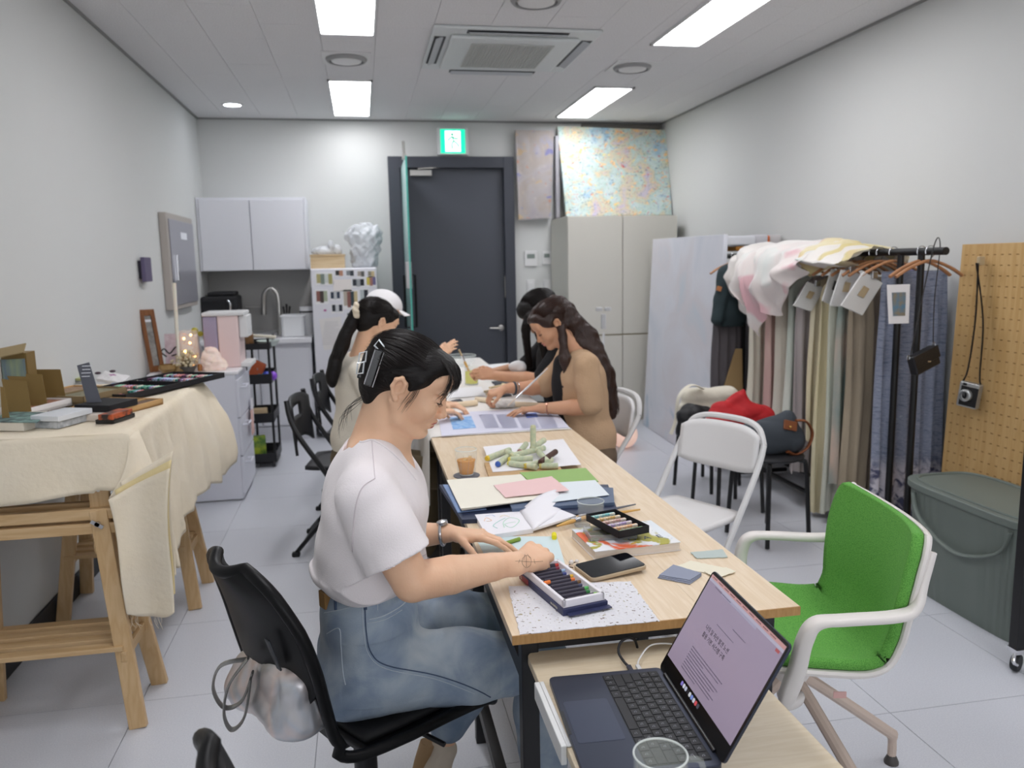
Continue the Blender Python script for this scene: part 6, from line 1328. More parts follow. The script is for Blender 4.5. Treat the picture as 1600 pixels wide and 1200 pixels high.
for k, (nm, y, zt_, zb, w, th_, mt, lab, sx) in enumerate(spec_):
    garment(nm, y, zt_+.04, zb, w, th_, mt, lab, 'trousers' if nm == 'trousers' else 'coat' if nm == 'coat' else 'dress', seed=k+3, folds=3+k % 4, flare=1.05+.05*(k % 3), shoulder=nm != 'knit_dress', group=G_, x=RX+(.12 if nm == 'knit_dress' else .165 if 'lavender dress' in lab else .04))
    hanger(y, RX, label='wooden hanger number %s holding the %s' % (['one','two','three','four','five','six','seven','eight','nine','ten','eleven','twelve'][k], ' '.join(lab.split()[:4])))
for o in [o for o in bpy.data.objects if o.name.startswith('hanger') and o.get('label')]: o['label'] = o['label'].replace(' number '+o['label'].split(' number ')[1].split()[0], '')
# floral hem of the knit is part of its look: pale flowers near the floor
for k in range(9):
    R2 = random.Random(k+40); 
# dark green jacket and dark trousers on rack 2
jx = Y_(1138, 465, 4.99).x
garment('trousers', 5.0, 1.05, .30, .20, .07, cl_('charcoal', '#4b474a', '#5a5558'), 'charcoal trousers below the dark green jacket', 'trousers', x=jx, seed=31, shoulder=False, amp=.012)
jk = Body((jx-.25, 4.85, .95), (jx+.25, 5.1, 1.48), .007); dg = M('dark_green_cloth', '#28363a', .8, bump=(60, .3))
jk.cap((jx+.02, 4.98, 1.34), (jx+.02, 4.98, 1.08), .085, .11, k=0, flat=((0, 1, 0), .5)).cap((jx-.04, 4.96, 1.35), (jx-.095, 4.95, 1.05), .05, .04, k=.02)
jk.field(crumple(6, 45, .006)).plane((0, 0, 1.0), (0, 0, -1))
j = jk.mesh('jacket', dg); tag(j, 'dark green jacket with orange sleeve patch on the farther rack', 'jacket', G_)
c = Y_(1124, 451, 4.905); obj('sleeve_patch', G().cbox((c.x, 4.91, c.z), (.03, .012, .03), ry=.3), M('patch_orange', '#b3764a', .7), j)
hanger(4.99, jx+.04, label='tan wooden hanger inside the dark green jacket')
tag(obj('kraft_bag', G().add(*slab(Y_(1120, 640, 4.93), Y_(1162, 640, 4.9), Y_(1160, 545, 4.93), Y_(1150, 545, 4.94), .02)), M('kraft_dark', '#8f7650', .8), bevel=.004), 'brown kraft paper bag standing below the dark clothes', 'bag')
# sheer fabric thrown over the rail: layered draped sheets with deep folds
def drape(y0, y1, front, back, puff, seed, fold=26, out=.10):
    R2 = np.random.default_rng(seed); ph = R2.uniform(0, 6.28, 8)
    def fn(u, v):
        Yc = y0+(y1-y0)*u; e = math.sin(PI*min(max(u, .02), .98))**.35
        fl, bl = front(u)*(1+.10*math.sin(u*17+ph[0])), back
        L0 = .30; s = v*(bl+L0+fl); top = 1.487+puff(u)*(.75+.25*math.sin(u*23+ph[1]))
        amp = .0
        if s < bl: q = (bl-s)/bl; x = RX+.15+.02*q; z = top-.05-q*bl; amp = q
        elif s < bl+L0:
            q = (s-bl)/L0; x = RX+.15-L0*q-out*max(0, q-.5); z = top-.05+.05*math.sin(PI*q)**.7-.02*q; amp = .35
        else:
            q = (s-bl-L0)/fl; x = RX+.15-L0-out*(.5+.5*math.sin(PI*.5*min(1, q*2)))+.08*q*q; z = top-.07-q*fl; amp = .4+.6*q
        a = Yc*fold+2.2*math.sin(v*4+ph[2])+1.5*math.sin(Yc*7+ph[3])
        f1 = (1-abs(math.sin(a*.5+ph[4])))*2-.7; f2 = math.sin(a*1.7+v*9+ph[5]); f3 = math.sin(v*24+Yc*19+3*math.sin(Yc*11)+ph[6])
        d = amp*(.034*f1+.012*f2)+.010*f3
        return Vector((x-d*.9, Yc+.018*f2*amp+.01*f3, z+d*.25+(.012*f1 if s < bl+L0 else 0)))
    return fn
def sheer(name, base, c2, c3): 
    m = paint_mat(name, [(.3, base), (.5, base), (.7, c2)], [(c3, .56, .35, .3)], 7, .65); b_ = m.node_tree.nodes['Principled BSDF']; b_.inputs['Sheen Weight'].default_value = .5; b_.inputs['Alpha'].default_value = .9; return m
lerp_ = lambda xs, ys: (lambda u: float(np.interp(u, xs, ys)))
so = obj('sheer_fabric', G().grid(drape(3.72, 4.98, lerp_([0, .3, .55, .8, 1], [.02, .06, .26, .36, .22]), .10, lerp_([0, .3, .6, .85, 1], [.0, .045, .085, .06, -.02]), 3, out=.09), 150, 90), sheer('sheer_white', '#ebe6e1', '#e2dcd6', '#dfe6e0'), smooth=True, angle=None)
tag(so, 'billowing sheer off-white fabric thrown over the garment rack', 'fabric')
so = obj('sheer_fabric', G().grid(drape(3.98, 4.70, lerp_([0, .3, .7, 1], [.06, .30, .44, .30]), .03, lerp_([0, .5, 1], [.03, .075, .05]), 8, fold=34, out=.15), 110, 80), sheer('sheer_pastel', '#e6dcd8', '#d8dfdb', '#dcb0b6'), smooth=True, angle=None)
tag(so, 'sheer pastel pink and mint fabric bunched in front of the off-white one', 'fabric')
so = obj('sheer_fabric', G().grid(drape(3.66, 4.16, lerp_([0, .4, 1], [.01, .05, .12]), .06, lerp_([0, .5, 1], [.008, .03, .07]), 12, fold=40, out=.05), 80, 60), sheer('sheer_yellow', '#d9c98e', '#dfb9a8', '#e3d6ac'), smooth=True, angle=None)
tag(so, 'sheer mustard yellow fabric lying over the rail next to the hangers', 'fabric')
# plastic pouches clipped to the hangers
for k, (q, Y, lab) in enumerate((([(1285, 470), (1306, 480), (1325, 428), (1300, 420)], 3.86, 'leftmost small clear pouch with a dark button on the rack'), ([(1297, 478), (1330, 480), (1345, 428), (1315, 421)], 3.72, 'middle clear plastic pouch clipped to a hanger'), ([(1314, 478), (1348, 493), (1380, 442), (1350, 424)], 3.55, 'large clear plastic pouch with a beige tag, nearest on the rack'), ([(1240, 478), (1268, 487), (1290, 450), (1262, 440)], 4.05, 'clear plastic pouch at the left below the sheer fabric'))):
    P = [Y_(x, y, Y-.03*k*0) for x, y in q]; t = thing('plastic_pouch', lab, 'pouch', P[0], group='plastic pouches clipped on the rack')
    v, f = slab(*P, .012); obj('pouch', G().add(v, f), M('pouch_plastic', '#e3e2df', .15, alpha=.8), t, bevel=.003)
    cc = sum(P, Vector())/4; obj('tag', G().add(*slab(*[cc.lerp(p, .28)+Vector((0, -.008, .01)) for p in P], .004)), M('tag_tan' if k != 0 else 'button_dark', '#b5a180' if k else '#3a3836', .6), t)
    obj('clip', G().cbox(P[3].lerp(P[2], .5)+Vector((0, -.004, .01)), (.03, .02, .035)), silver, t, bevel=.003)
# framed card hanging on knit
P = [Y_(1389, 506, 3.27), Y_(1420, 505, 3.27), Y_(1422, 444, 3.27), Y_(1386, 445, 3.27)]; t = thing('hanging_card', 'white framed card with colourful print hanging on the blue-grey knit', 'card', P[0])
obj('card', G().add(*slab(*P, .003)), M('card_white'), t); cc = sum(P, Vector())/4; obj('print', G().add(*slab(*[cc.lerp(p, .6)+Vector((0, -.003, 0)) for p in P], .001)), M('card_print', '#8a7f6a', .5, noise=(35, '#5c7f96', .6)), t)
# crossbody bag
c = Y_(1443, 563, 3.17); Rb = Matrix.Translation(c) @ Matrix.Rotation(-.33, 4, 'Y') @ Matrix.Rotation(.2, 4, 'Z')
t = thing('crossbody_bag', 'small black leather crossbody bag hanging from the rack end', 'bag', c)
lea = M('black_leather', '#1b1a1c', .38, bump=(80, .2))
obj('body', G().box((-.075, -.022, -.045), (.075, .022, .045), Rb, taper=1), lea, t, bevel=.01, seg=3); obj('flap', G().box((-.076, -.027, -.01), (.076, -.021, .046), Rb), lea, t, bevel=.004)
obj('clasp', G().cbox(Rb @ Vector((0, -.029, -.004)), (.016, .003, .006)), silver, t)
top = Vector((RX, 3.24, 1.485))
obj('strap', G().tube(crom([Rb @ Vector((.074, 0, .04)), Y_(1460, 470, 3.2), top+Vector((0, 0, 0)), top+Vector((-.02, .01, .012)), Y_(1440, 470, 3.24), Rb @ Vector((-.074, 0, .035))], 6), .0045, 6, flat=.5), lea, t, smooth=True)
for s in (-1, 1): obj('strap_ring', G().tube([Rb @ Vector((s*.08+.008*math.cos(a), 0, .045+.01*math.sin(a))) for a in np.linspace(0, 6.28, 12)], .0018, 6), silver, t, smooth=True)
# extra wooden hangers / skirts clips on the near end
for k, y in enumerate((3.30, 3.36)): hanger(y, RX, label=['foremost bare wooden hanger at the rack end', 'bare wooden hanger just behind the foremost one'][k], rz=.1*k)
# ---- white canvas
K = [Z_(1005, 664, 0), Z_(1116, 737, 0), Y_(1131, 366, 5.10), Y_(1020, 374, 6.62)]
K = [K[0]+Vector((0, 0, .002)), K[1]+Vector((0, 0, .002)), K[2], K[3]]
wcm = paint_mat('white_painting', [(.3, '#cfd3dc'), (.45, '#dadbe2'), (.58, '#d6d3d8'), (.7, '#cbd2da')], [('#a9bccb', .70, .5, .6), ('#d6c9a6', .74, .8, .8)], 3)
t = thing('canvas', 'very large whitish painted canvas leaning on the right, between wardrobe and rack', 'canvas', K[0]); v, f = slab(K[1], K[0], K[3], K[2], .03)
n_ = (K[1]-K[0]).cross(K[3]-K[0]).normalized()
v, f = slab(*K, .03) if n_.x < 0 else slab(K[1], K[0], K[3], K[2], .03)
obj('painted_face', G().add(v, f), wcm, t, bevel=.002)
# rolls and boxes stored behind rack
for k, (x0, y0, x1, y1, col, lab) in enumerate(((1134, 368, 1182, 384, '#d5d6db', 'pale grey rolled paper lying on the storage behind the second rack'), (1152, 384, 1181, 392, '#c98a3c', 'orange box end below the pale roll'), (1184, 366, 1206, 398, '#cfcdd2', 'upright white tube behind the second rack'), (1203, 367, 1212, 382, '#d2703f', 'small orange package beside the upright tubes'), (1212, 366, 1232, 384, '#cdc8c8', 'pale carton beside the orange package'))):
    a, b = Y_(x0, y1, 5.12), Y_(x1, y0, 5.12); 
    tag(obj(['paper_roll', 'carton', 'cardboard_tube', 'package', 'carton'][k], G().box((a.x, 5.12+.02*k, a.z), (b.x-.004, 5.32, b.z)), M('store'+col, col, .7), bevel=.012), lab, ['roll', 'carton', 'tube', 'package', 'carton'][k])
t = thing('storage_shelf', 'grey shelf standing against the right wall behind the clothes', 'shelf', (2.70, 5.25, 0))
obj('side_panel', G().box((2.60, 5.10, 0), (2.612, 5.36, 1.47)), M('shelf_grey', '#8e8d92', .6), t); obj('side_panel', G().box((2.85, 5.10, 0), (2.862, 5.36, 1.47)), M('shelf_grey'), t)
for z in (.3, .75, 1.2, 1.47): obj('shelf_board', G().box((2.612, 5.10, z-.015), (2.85, 5.36, z)), M('shelf_grey'), t)
# ---- stools with bags
def stool(x, y, rz, label):
    t = thing('stool', label, 'stool', (x, y, 0), rz, 'black metal stools under the bags')
    obj('seat', G().lathe([(0, .43), (.15, .43), (.168, .438), (.17, .448), (.15, .456), (0, .456)], (0,0,0), 28), M('stool_seat', '#1d1d20', .5), t, smooth=True, local=True)
    for k in range(4):
        a = PI/4+k*PI/2; c, s = math.cos(a), math.sin(a)
        obj('leg', G().tube(crom([(c*.10, s*.10, .425), (c*.155, s*.155, .42), (c*.18, s*.18, .38), (c*.205, s*.205, .01)], 5), .0115, 8), bpole, t, smooth=True, local=True)
    return t
s1 = Z_(1210, 712, .45); stool(s1.x, s1.y+.05, .3, 'nearest black stool carrying the dark bag with leather trim')
stool(2.03, 4.22, .1, 'middle black stool carrying the red bag'); stool(2.12, 4.70, .5, 'farthest black stool carrying the cream tote')
sc_ = Vector((s1.x, s1.y+.05, .457))
bs = Body(sc_+Vector((-.32, -.22, -.02)), sc_+Vector((.3, .22, .34)), .007)
a, b, p_ = Y_(1165, 700, sc_.y), Y_(1240, 700, sc_.y), Y_(1243, 652, sc_.y)
bs.cap(sc_+Vector((-.12, 0, .075)), sc_+Vector((.10, 0, .07)), .075, .085, k=0).cap(sc_+Vector((-.02, 0, .10)), sc_+Vector((.09, 0, .175)), .07, .035, k=.05).cap(sc_+Vector((-.16, 0, .09)), sc_+Vector((-.2, 0, .13)), .05, .02, k=.03)
bs.field(crumple(21, 45, .016)).plane((0, 0, .458), (0, 0, -1))
bo = bs.mesh('tote_bag', M('dark_canvas', '#3b4148', .8, bump=(200, .2))); tag(bo, 'dark grey canvas bag with brown leather handle on the nearest stool', 'bag')
ll = M('brown_leather', '#7f4a2c', .5)
obj('leather_flap', G().cbox(sc_+Vector((.07, -.072, .15)), (.075, .012, .05), ry=.25, rx=-.35), ll, bo, bevel=.005); obj('button', G().ball(sc_+Vector((.065, -.083, .145)), .006, 10, 6), M('brass', '#c9a45c', .3, 1), bo, smooth=True)
obj('handle', G().tube(crom([sc_+Vector((.11, -.05, .17)), sc_+Vector((.17, -.05, .16)), sc_+Vector((.20, -.06, .10)), sc_+Vector((.17, -.07, .03)), sc_+Vector((.10, -.085, .0)), sc_+Vector((.05, -.09, .02))], 6), .016, 8, flat=.4), ll, bo, smooth=True)
c = Vector((2.08, 4.20, .457)); bs = Body(c+Vector((-.3, -.2, -.02)), c+Vector((.3, .2, .32)), .008)
bs.cap(c+Vector((-.1, 0, .09)), c+Vector((.13, 0, .08)), .085, .09, k=0).cap(c+Vector((.02, 0, .12)), c+Vector((.03, 0, .25)), .06, .012, k=.03).cap(c+Vector((-.12, 0, .12)), c+Vector((0, 0, .2)), .05, .03, k=.03)
bs.field(crumple(22, 42, .022)).plane((0, 0, .458), (0, 0, -1)); tag(bs.mesh('tote_bag', M('red_cloth', '#b81f25', .7, bump=(60, .2))), 'bright red slouching bag on the middle stool', 'bag')
c = Vector((2.14, 4.70, .457)); bs = Body(c+Vector((-.4, -.25, -.02)), c+Vector((.4, .25, .3)), .008)
bs.cap(c+Vector((-.16, 0, .06)), c+Vector((.1, 0, .06)), .06, .06, k=0).cap(c+Vector((-.15, 0, .13)), c+Vector((.12, 0, .13)), .055, .06, k=.02)
bs.field(crumple(23, 35, .010)).plane((0, 0, .458), (0, 0, -1))
bo = bs.mesh('tote_bag', M('cream_canvas', '#e2dccb', .85, bump=(90, .2))); tag(bo, 'cream canvas tote lying on the farthest stool with a hanging strap', 'bag')
obj('strap', G().tube(crom([c+Vector((-.08, -.05, .19)), c+Vector((-.17, -.07, .22)), c+Vector((-.25, -.08, .15)), c+Vector((-.27, -.08, .0)), c+Vector((-.3, -.08, -.08))], 6), .02, 8, flat=.25), M('cream_canvas'), bo, smooth=True)
c = Y_(1086, 655, 4.47); bs = Body(c+Vector((-.2, -.15, -.2)), c+Vector((.22, .15, .15)), .007)
bs.ell(c+Vector((0, 0, .03)), (.12, .07, .06), k=0).ell(c+Vector((-.05, 0, -.06)), (.07, .05, .06), k=.02).ell(c+Vector((.05, 0, -.02)), (.08, .05, .06), k=.02)
bs.field(crumple(24, 80, .016)); bo = bs.mesh('backpack', M('black_nylon', '#18181b', .55)); tag(bo, 'black nylon bag with orange tag hanging at the farthest stool', 'bag')
obj('orange_tag', G().cbox(c+Vector((.0, -.075, 0)), (.02, .006, .05), ry=.5), M('orange_tag', '#d8502a', .5), bo)
# ---- globe lamp
c = Z_(975, 700, 0); tag(obj('globe_lamp', G().ball(c+Vector((0, 0, .108)), .105, 28, 18), M('globe_glass', '#f3d6c8', .35, emis=.35, ecol='#ffc9ae'), smooth=True), 'glowing pale pink globe lamp on the floor behind the cardigan woman', 'lamp')
# ---- pegboard, camera, bin, castor frame
peg = wood('beech_board', '#c9a671', '#bf9a63', 5, 'z', .55)
P0, P1 = Vector((2.78, 3.395, .05)), Vector((2.78, 2.25, .05)); PH = 1.492
t = thing('pegboard', 'tall beech pegboard with rows of small slots leaning on the right wall', 'board', (2.78, 2.85, 0))
lean = -.05
def pb(y, z, off=0): return Vector((2.745+.05*(z/PH)-off, y, z))
v, f = slab(pb(3.395, .0), pb(2.25, .0), pb(2.25, PH), pb(3.395, PH), .018); obj('board', G().add(v, f), peg, t, bevel=.002)
g = G()
for i in range(26):
    for k in range(30):
        y, z = 3.36-.043*i, PH-.05-.047*k; g.cbox(pb(y, z, .0006), (.001, .014, .004))
tag(obj('slots', g, M('slot_dark', '#8a6a3e', .8), t), kind='stuff')
hk = X_(1536, 411, 2.775); obj('hook', G().cbox(hk+Vector((-.012, 0, .01)), (.03, .02, .04)), M('tag_tan', '#b5a180', .6), t, bevel=.004)
cb = X_(1515, 617, 2.72); t = thing('camera', 'silver and black instant camera hanging on a black strap on the pegboard', 'camera', cb)
mc = Matrix.Translation(cb) @ Matrix.Rotation(math.radians(-90+22), 4, 'Z') @ Matrix.Rotation(.12, 4, 'Y')
obj('body', G().box((-.045, -.018, -.058), (.045, .018, .058), mc), M('camera_silver', '#b4b6b6', .3, .6), t, bevel=.006, seg=3)
obj('leather_front', G().box((-.034, -.0195, -.050), (.045, -.017, .040), mc), lea, t, bevel=.002)
obj('lens', G().lathe([(.0, .0), (.027, .0), (.028, .018), (.021, .022), (.019, .014), (0, .013)], (0,0,0), 24, mc @ Matrix.Translation((-.004, -.018, 0)) @ Matrix.Rotation(PI/2, 4, 'X')), M('camera_silver'), t, smooth=True)
obj('lens_glass', G().ball(mc @ Vector((-.004, -.033, 0)), .0145, 16, 10, (1, .5, 1)), bk, t, smooth=True)
obj('viewfinder', G().cbox(mc @ Vector((-.02, -.019, .049)), (.016, .004, .01), rz=math.radians(-68)), bk, t)
for s, p in ((-1, (1513, 574)), (1, (1531, 585))):
    pth = [hk+Vector((-.03, s*.006, 0)), X_(1524 if s < 0 else 1536, 500, 2.74), X_(*p, 2.735), mc @ Vector((s*.04, 0, .058))]
    obj('strap', G().tube(crom(pth, 6), .010, 6, flat=.4), lea, t, smooth=True)
# bin
t = thing('storage_bin', 'grey-green ribbed storage bin with lid and handle below the pegboard', 'bin', (2.44, 2.66, 0))
bm_ = M('sage_plastic', '#6d7670', .5); poly = lambda w, d, r: rrect(w, d, r, 8)
g = G(); n = 120
def binp(a, z, grow=0):
    q = z/.47; W2, D2 = (.15+.035*q+grow), (.33+.045*q+grow)
    c, s = math.cos(a), math.sin(a); e = .45; x, y = math.copysign(abs(c)**e, c)*W2, math.copysign(abs(s)**e, s)*D2
    return Vector((2.47+x, 2.70+y, z))
def ribf(u, v):
    a = 2*PI*u; z = .47*v; r = .0035 if int(u*n*1.0) % 2 else 0
    if v > .93 or v < .03: r = .0
    return binp(a, z, r)
obj('tub', G().grid(ribf, n*2, 8, wrap=True).add([binp(2*PI*i/48, 0) for i in range(48)], [tuple(range(48))]), bm_, t, smooth=True, angle=25)
lid_p = [(lambda p: (p.x, p.y))(binp(2*PI*i/64, .47, .012)) for i in range(64)]; lid_i = [(lambda p: (p.x, p.y))(binp(2*PI*i/64, .47, -.022)) for i in range(64)]
obj('lid', G().prism(lid_p, .455, .487), bm_, t, bevel=.006, seg=3)
obj('lid_ridge', G().tube([Vector((x, y, .489)) for x, y in lid_i], .006, 6, closed=True), bm_, t, smooth=True)
obj('handle', G().tube(crom([binp(math.radians(205), .44, .012), binp(math.radians(195), .34, .02), binp(math.radians(180), .27, .022), binp(math.radians(165), .34, .02), binp(math.radians(152), .44, .012)], 8), .011, 10, flat=.6), bm_, t, smooth=True)
# castor frame
t = thing('wheeled_frame', 'black wheeled rack frame cut by the right edge of the picture', 'rack', (2.35, 2.28, 0))
cp = Z_(1580, 1048, 0)
obj('post', G().box((cp.x-.002, cp.y-.02, .085), (cp.x+.040, cp.y+.02, 1.3)), bpole, t, bevel=.003)
obj('post', G().box((cp.x+.55, cp.y-.02, .085), (cp.x+.59, cp.y+.02, 1.3)), bpole, t, bevel=.003)
for z in (.14, .30, 1.28): obj('crossbar', G().box((cp.x+.04, cp.y-.012, z-.015), (cp.x+.55, cp.y+.012, z+.015)), bpole, t)
obj('wood_board', G().box((cp.x+.06, cp.y-.01, .17), (cp.x+.54, cp.y+.01, .27)), M('brown_board', '#a3683f', .6), t)
for dx in (.018, .57):
    w_ = obj('castor', G().lathe([(0, -.012), (.028, -.012), (.032, -.006), (.032, .006), (.028, .012), (0, .012)], (0,0,0), 18, Matrix.Translation((cp.x+dx-.005, cp.y-.005, .033)) @ Matrix.Rotation(.5, 4, 'Z') @ Matrix.Rotation(PI/2, 4, 'X')), bkm, t, smooth=True)
    obj('castor_fork', G().tube(crom([(cp.x+dx-.03, cp.y-.02, .075), (cp.x+dx-.04, cp.y-.03, .05), (cp.x+dx-.02, cp.y-.025, .035)], 4), .006, 8).cbox((cp.x+dx, cp.y, .077), (.045, .045, .016)), M('chrome'), t, smooth=True)
# ================================================================ PEOPLE
def skin_mat(name, base, blush):
    m = M(name, base, .48, sss=.08, bump=(180, .05), spec=.4, noise=(14, blush, .1)); return m
skinA = skin_mat('skin_warm', '#e8c0a0', '#e0b08f'); skinB = skin_mat('skin_tan', '#cf9f7d', '#c79374')
hairB = M('hair_black', '#130f0e', .55, bump=(90, .4, (.3, 1, 1)), spec=.3); hairS = M('hair_strand_black', '#191210', .42, spec=.4)
hairBr = M('hair_brown', '#2f1c15', .45, bump=(90, .6, (1, 1, .25)), spec=.5); hairBrS = M('hair_strand_brown', '#3a231a', .4, spec=.5)
def mat4(c, yaw, pitch, roll=0, s=1.0):
    return Matrix.Translation(c) @ Matrix.Rotation(yaw, 4, 'Z') @ Matrix.Rotation(pitch, 4, 'Y') @ Matrix.Rotation(roll, 4, 'X') @ Matrix.Scale(s, 4)
def head(B, Mh, s, fine=True, mouth_open=False):
    P = lambda x, y, z: Mh @ Vector((x, y, z)); R3 = np.array(Mh.to_3x3().normalized())
    def E(c, r, k=.008, op='add', rz=0, ry=0):
        rr = R3 @ rotm(0, ry, rz) if (rz or ry) else R3
        B.ell(P(*c), np.array(r)*s, rr, k*s, op)
    def C(a, b, ra, rb, k=.008, op='add'): B.cap(P(*a), P(*b), ra*s, rb*s, k*s, op)
    E((-.014, 0, .024), (.089, .073, .069), .0)
    E((.022, 0, -.006), (.062, .064, .078), .02)
    E((.040, 0, -.048), (.044, .048, .052), .02)
    for q in (-1, 1):
        C((-.004, q*.056, -.040), (.020, q*.046, -.078), .016, .015, .02); C((.020, q*.046, -.078), (.066, q*.012, -.098), .015, .015, .016)
        E((.060, q*.036, -.030), (.026, .024, .026), .022)          # cheeks
    E((.074, 0, -.096), (.0155, .017, .0145), .012)                  # chin
    E((.076, 0, -.060), (.0185, .026, .026), .014)                   # muzzle
    E((.070, 0, .040), (.026, .050, .034), .018)                     # forehead
    for q in (-1, 1): E((.080, q*.028, .018), (.010, .020, .006), .010)   # brow ridge
    # nose
    C((.082, 0, .008), (.098, 0, -.030), .0075, .0088, .008)
    E((.102, 0, -.036), (.0105, .0105, .0085), .005)
    for q in (-1, 1): E((.096, q*.0125, -.039), (.0095, .0065, .0075), .004)
    for q in (-1, 1): E((.100, q*.006, -.0455), (.0045, .0032, .003), .002, 'sub')
    # eye sockets and closed-looking-down lids
    for q in (-1, 1):
        E((.087, q*.032, .003), (.013, .018, .010), .010, 'sub')
        E((.0725, q*.032, -.0005), (.0145, .0155, .0125), .003)
        C((.086, q*.020, -.0045), (.081, q*.044, -.004), .0012, .001, .0015, 'sub')
        E((.083, q*.032, -.0085), (.0055, .014, .0035), .003)
    # lips
    E((.0905, 0, -.0605), (.0062, .0225, .0045), .003, ry=-.25); E((.0885, 0, -.0715), (.0065, .0190, .0055), .003)
    for q in (-1, 1): E((.0955, q*.005, -.0575), (.003, .006, .003), .003)
    C((.0885, -.024, -.0635), (.0975, 0, -.0662), .0011, .0013, .002, 'sub'); C((.0975, 0, -.0662), (.0885, .024, -.0635), .0013, .0011, .002, 'sub')
    for q in (-1, 1): E((.086, q*.0265, -.0630), (.004, .003, .004), .005, 'sub')
    E((.088, 0, -.0835), (.006, .012, .004), .006, 'sub')
    # ears
    for q in (-1, 1):
        pts = [(.004, q*.071, -.010), (.003, q*.076, .012), (-.008, q*.081, .022), (-.019, q*.084, .014), (-.021, q*.082, -.004), (-.014, q*.077, -.020), (-.004, q*.072, -.031)]
        for a, b in zip(pts[:-1], pts[1:]): C(a, b, .0045, .0045, .003)
        E((-.008, q*.073, -.004), (.012, .005, .020), .004)
        E((-.006, q*.080, -.004), (.006, .006, .010), .003, 'sub')
        E((-.003, q*.073, -.030), (.006, .0045, .007), .004)
def face_details(root, Mh, s, lipc='#b9605a', brow=True):
    P = lambda x, y, z: Mh @ Vector((x, y, z))
    dkb = M('lash_black', '#1a1311', .6)
    for q in (-1, 1):
        obj('eyelash', G().tube(crom([P(.0865, q*.0185, -.0035), P(.0885, q*.026, -.0060), P(.0875, q*.036, -.0065), P(.0815, q*.0455, -.0040)], 5), [.0005*s]+[.0010*s]*14+[.0006*s], 6), dkb, root, smooth=True)
        g = G()
        for k in range(9):
            t = k/8; a = P(.0880-.004*t*t, q*(.022+.023*t), -.006); g.tube([a, a+(P(.0955-.004*t, q*(.023+.027*t), -.0100)-a)], [.0006*s, .0002*s], 4, caps=False)
        tag(obj('lashes', g, dkb, root), kind='stuff')
        obj('eyebrow', G().tube(crom([P(.0895, q*.014, .0165), P(.0895, q*.026, .0205), P(.085, q*.038, .0205), P(.077, q*.048, .015)], 5), [.0010*s]+[.0019*s]*9+[.0014*s]*5+[.0007*s], 8, flat=.5), M('brow_hair', '#40302a', .8), root, smooth=True)
    B = Body(P(.085, 0, -.066)-Vector((.035,.035,.03)), P(.085, 0, -.066)+Vector((.035,.035,.03)), .0011); R3 = np.array(Mh.to_3x3().normalized())
    B.ell(P(.0908, 0, -.0605), np.array((.0067, .0225, .0040))*s, R3 @ rotm(0, -.25, 0), 0).ell(P(.0888, 0, -.0712), np.array((.0070, .0185, .0050))*s, R3, .001)
    for q in (-1, 1): B.ell(P(.0958, q*.005, -.0580), np.array((.0030, .0058, .0028))*s, R3, .002)
    B.cap(P(.0905, -.024, -.0635), P(.0995, 0, -.0662), .0010*s, .0011*s, .001, 'sub').cap(P(.0995, 0, -.0662), P(.0905, .024, -.0635), .0011*s, .0010*s, .001, 'sub')
    B.mesh('lips', M('lips'+lipc, lipc, .35, bump=(400, .1)), root)
def hand(B, w, f, b, side, curl, s=1.0, spread=1.0, thumb=(.5, .3), k=.006):
    """w wrist, f forward, b back-of-hand direction, side toward the thumb; curl: bend of the four fingers (radians per joint)"""
    w, f, b = Vector(w), Vector(f).normalized(), Vector(b); b = (b-f*b.dot(f)).normalized(); sd = Vector(side); sd = (sd-f*sd.dot(f)-b*sd.dot(b)).normalized()
    tips = []
    B.cap(w-f*.03*s, w+f*.01*s, .025*s, .025*s, .01, flat=(b, .72))
    kn = [(.084, .026), (.089, .009), (.086, -.0085), (.078, -.025)]
    for (a, y) in kn: B.cap(w+f*.012*s+sd*y*.45*s, w+f*(a-.006)*s+sd*y*s, .0155*s, .0118*s, .008, flat=(b, .85))
    B.cap(w+f*.02*s+sd*.018*s-b*.003, w+f*.055*s+sd*.026*s-b*.004, .016*s, .011*s, .008)
    L_ = [(.042, .025, .020), (.046, .029, .021), (.042, .027, .020), (.033, .020, .018)]; R_ = [.0084, .0086, .0082, .0072]
    for i, ((a, y), l3, r) in enumerate(zip(kn, L_, R_)):
        c = curl[i] if hasattr(curl[i], '__len__') else (curl[i], curl[i]*1.1, curl[i]*.7)
        p = w+f*a*s+sd*y*s; ang = 0; sp = (y*2.2*spread); pr = r
        B.ell(p+b*.002*s, (.0102*s,)*3, k=.005)
        for j in range(3):
            ang += c[j]; d = (f*math.cos(ang)-b*math.sin(ang)+sd*sp*math.cos(ang)).normalized(); q = p+d*l3[j]*s
            B.cap(p, q, pr*s, (pr-.0008)*s, .0025 if j else .004); p = q; pr -= .0008
        tips.append(p)
    th_out, th_curl = thumb
    p = w+f*.018*s+sd*.020*s; d0 = (f*math.cos(th_out)+sd*math.sin(th_out)-b*.25).normalized(); ang = 0
    for j, (l, r) in enumerate(((.040, .0118), (.030, .0098), (.024, .0086))):
        d = (d0*math.cos(ang)-b*.6*math.sin(ang)-sd*.8*math.sin(ang)).normalized(); q = p+d*l*s; B.cap(p, q, r*s, (r-.001)*s, .006 if j == 0 else .003); p = q; ang += th_curl
    tips.append(p); return tips
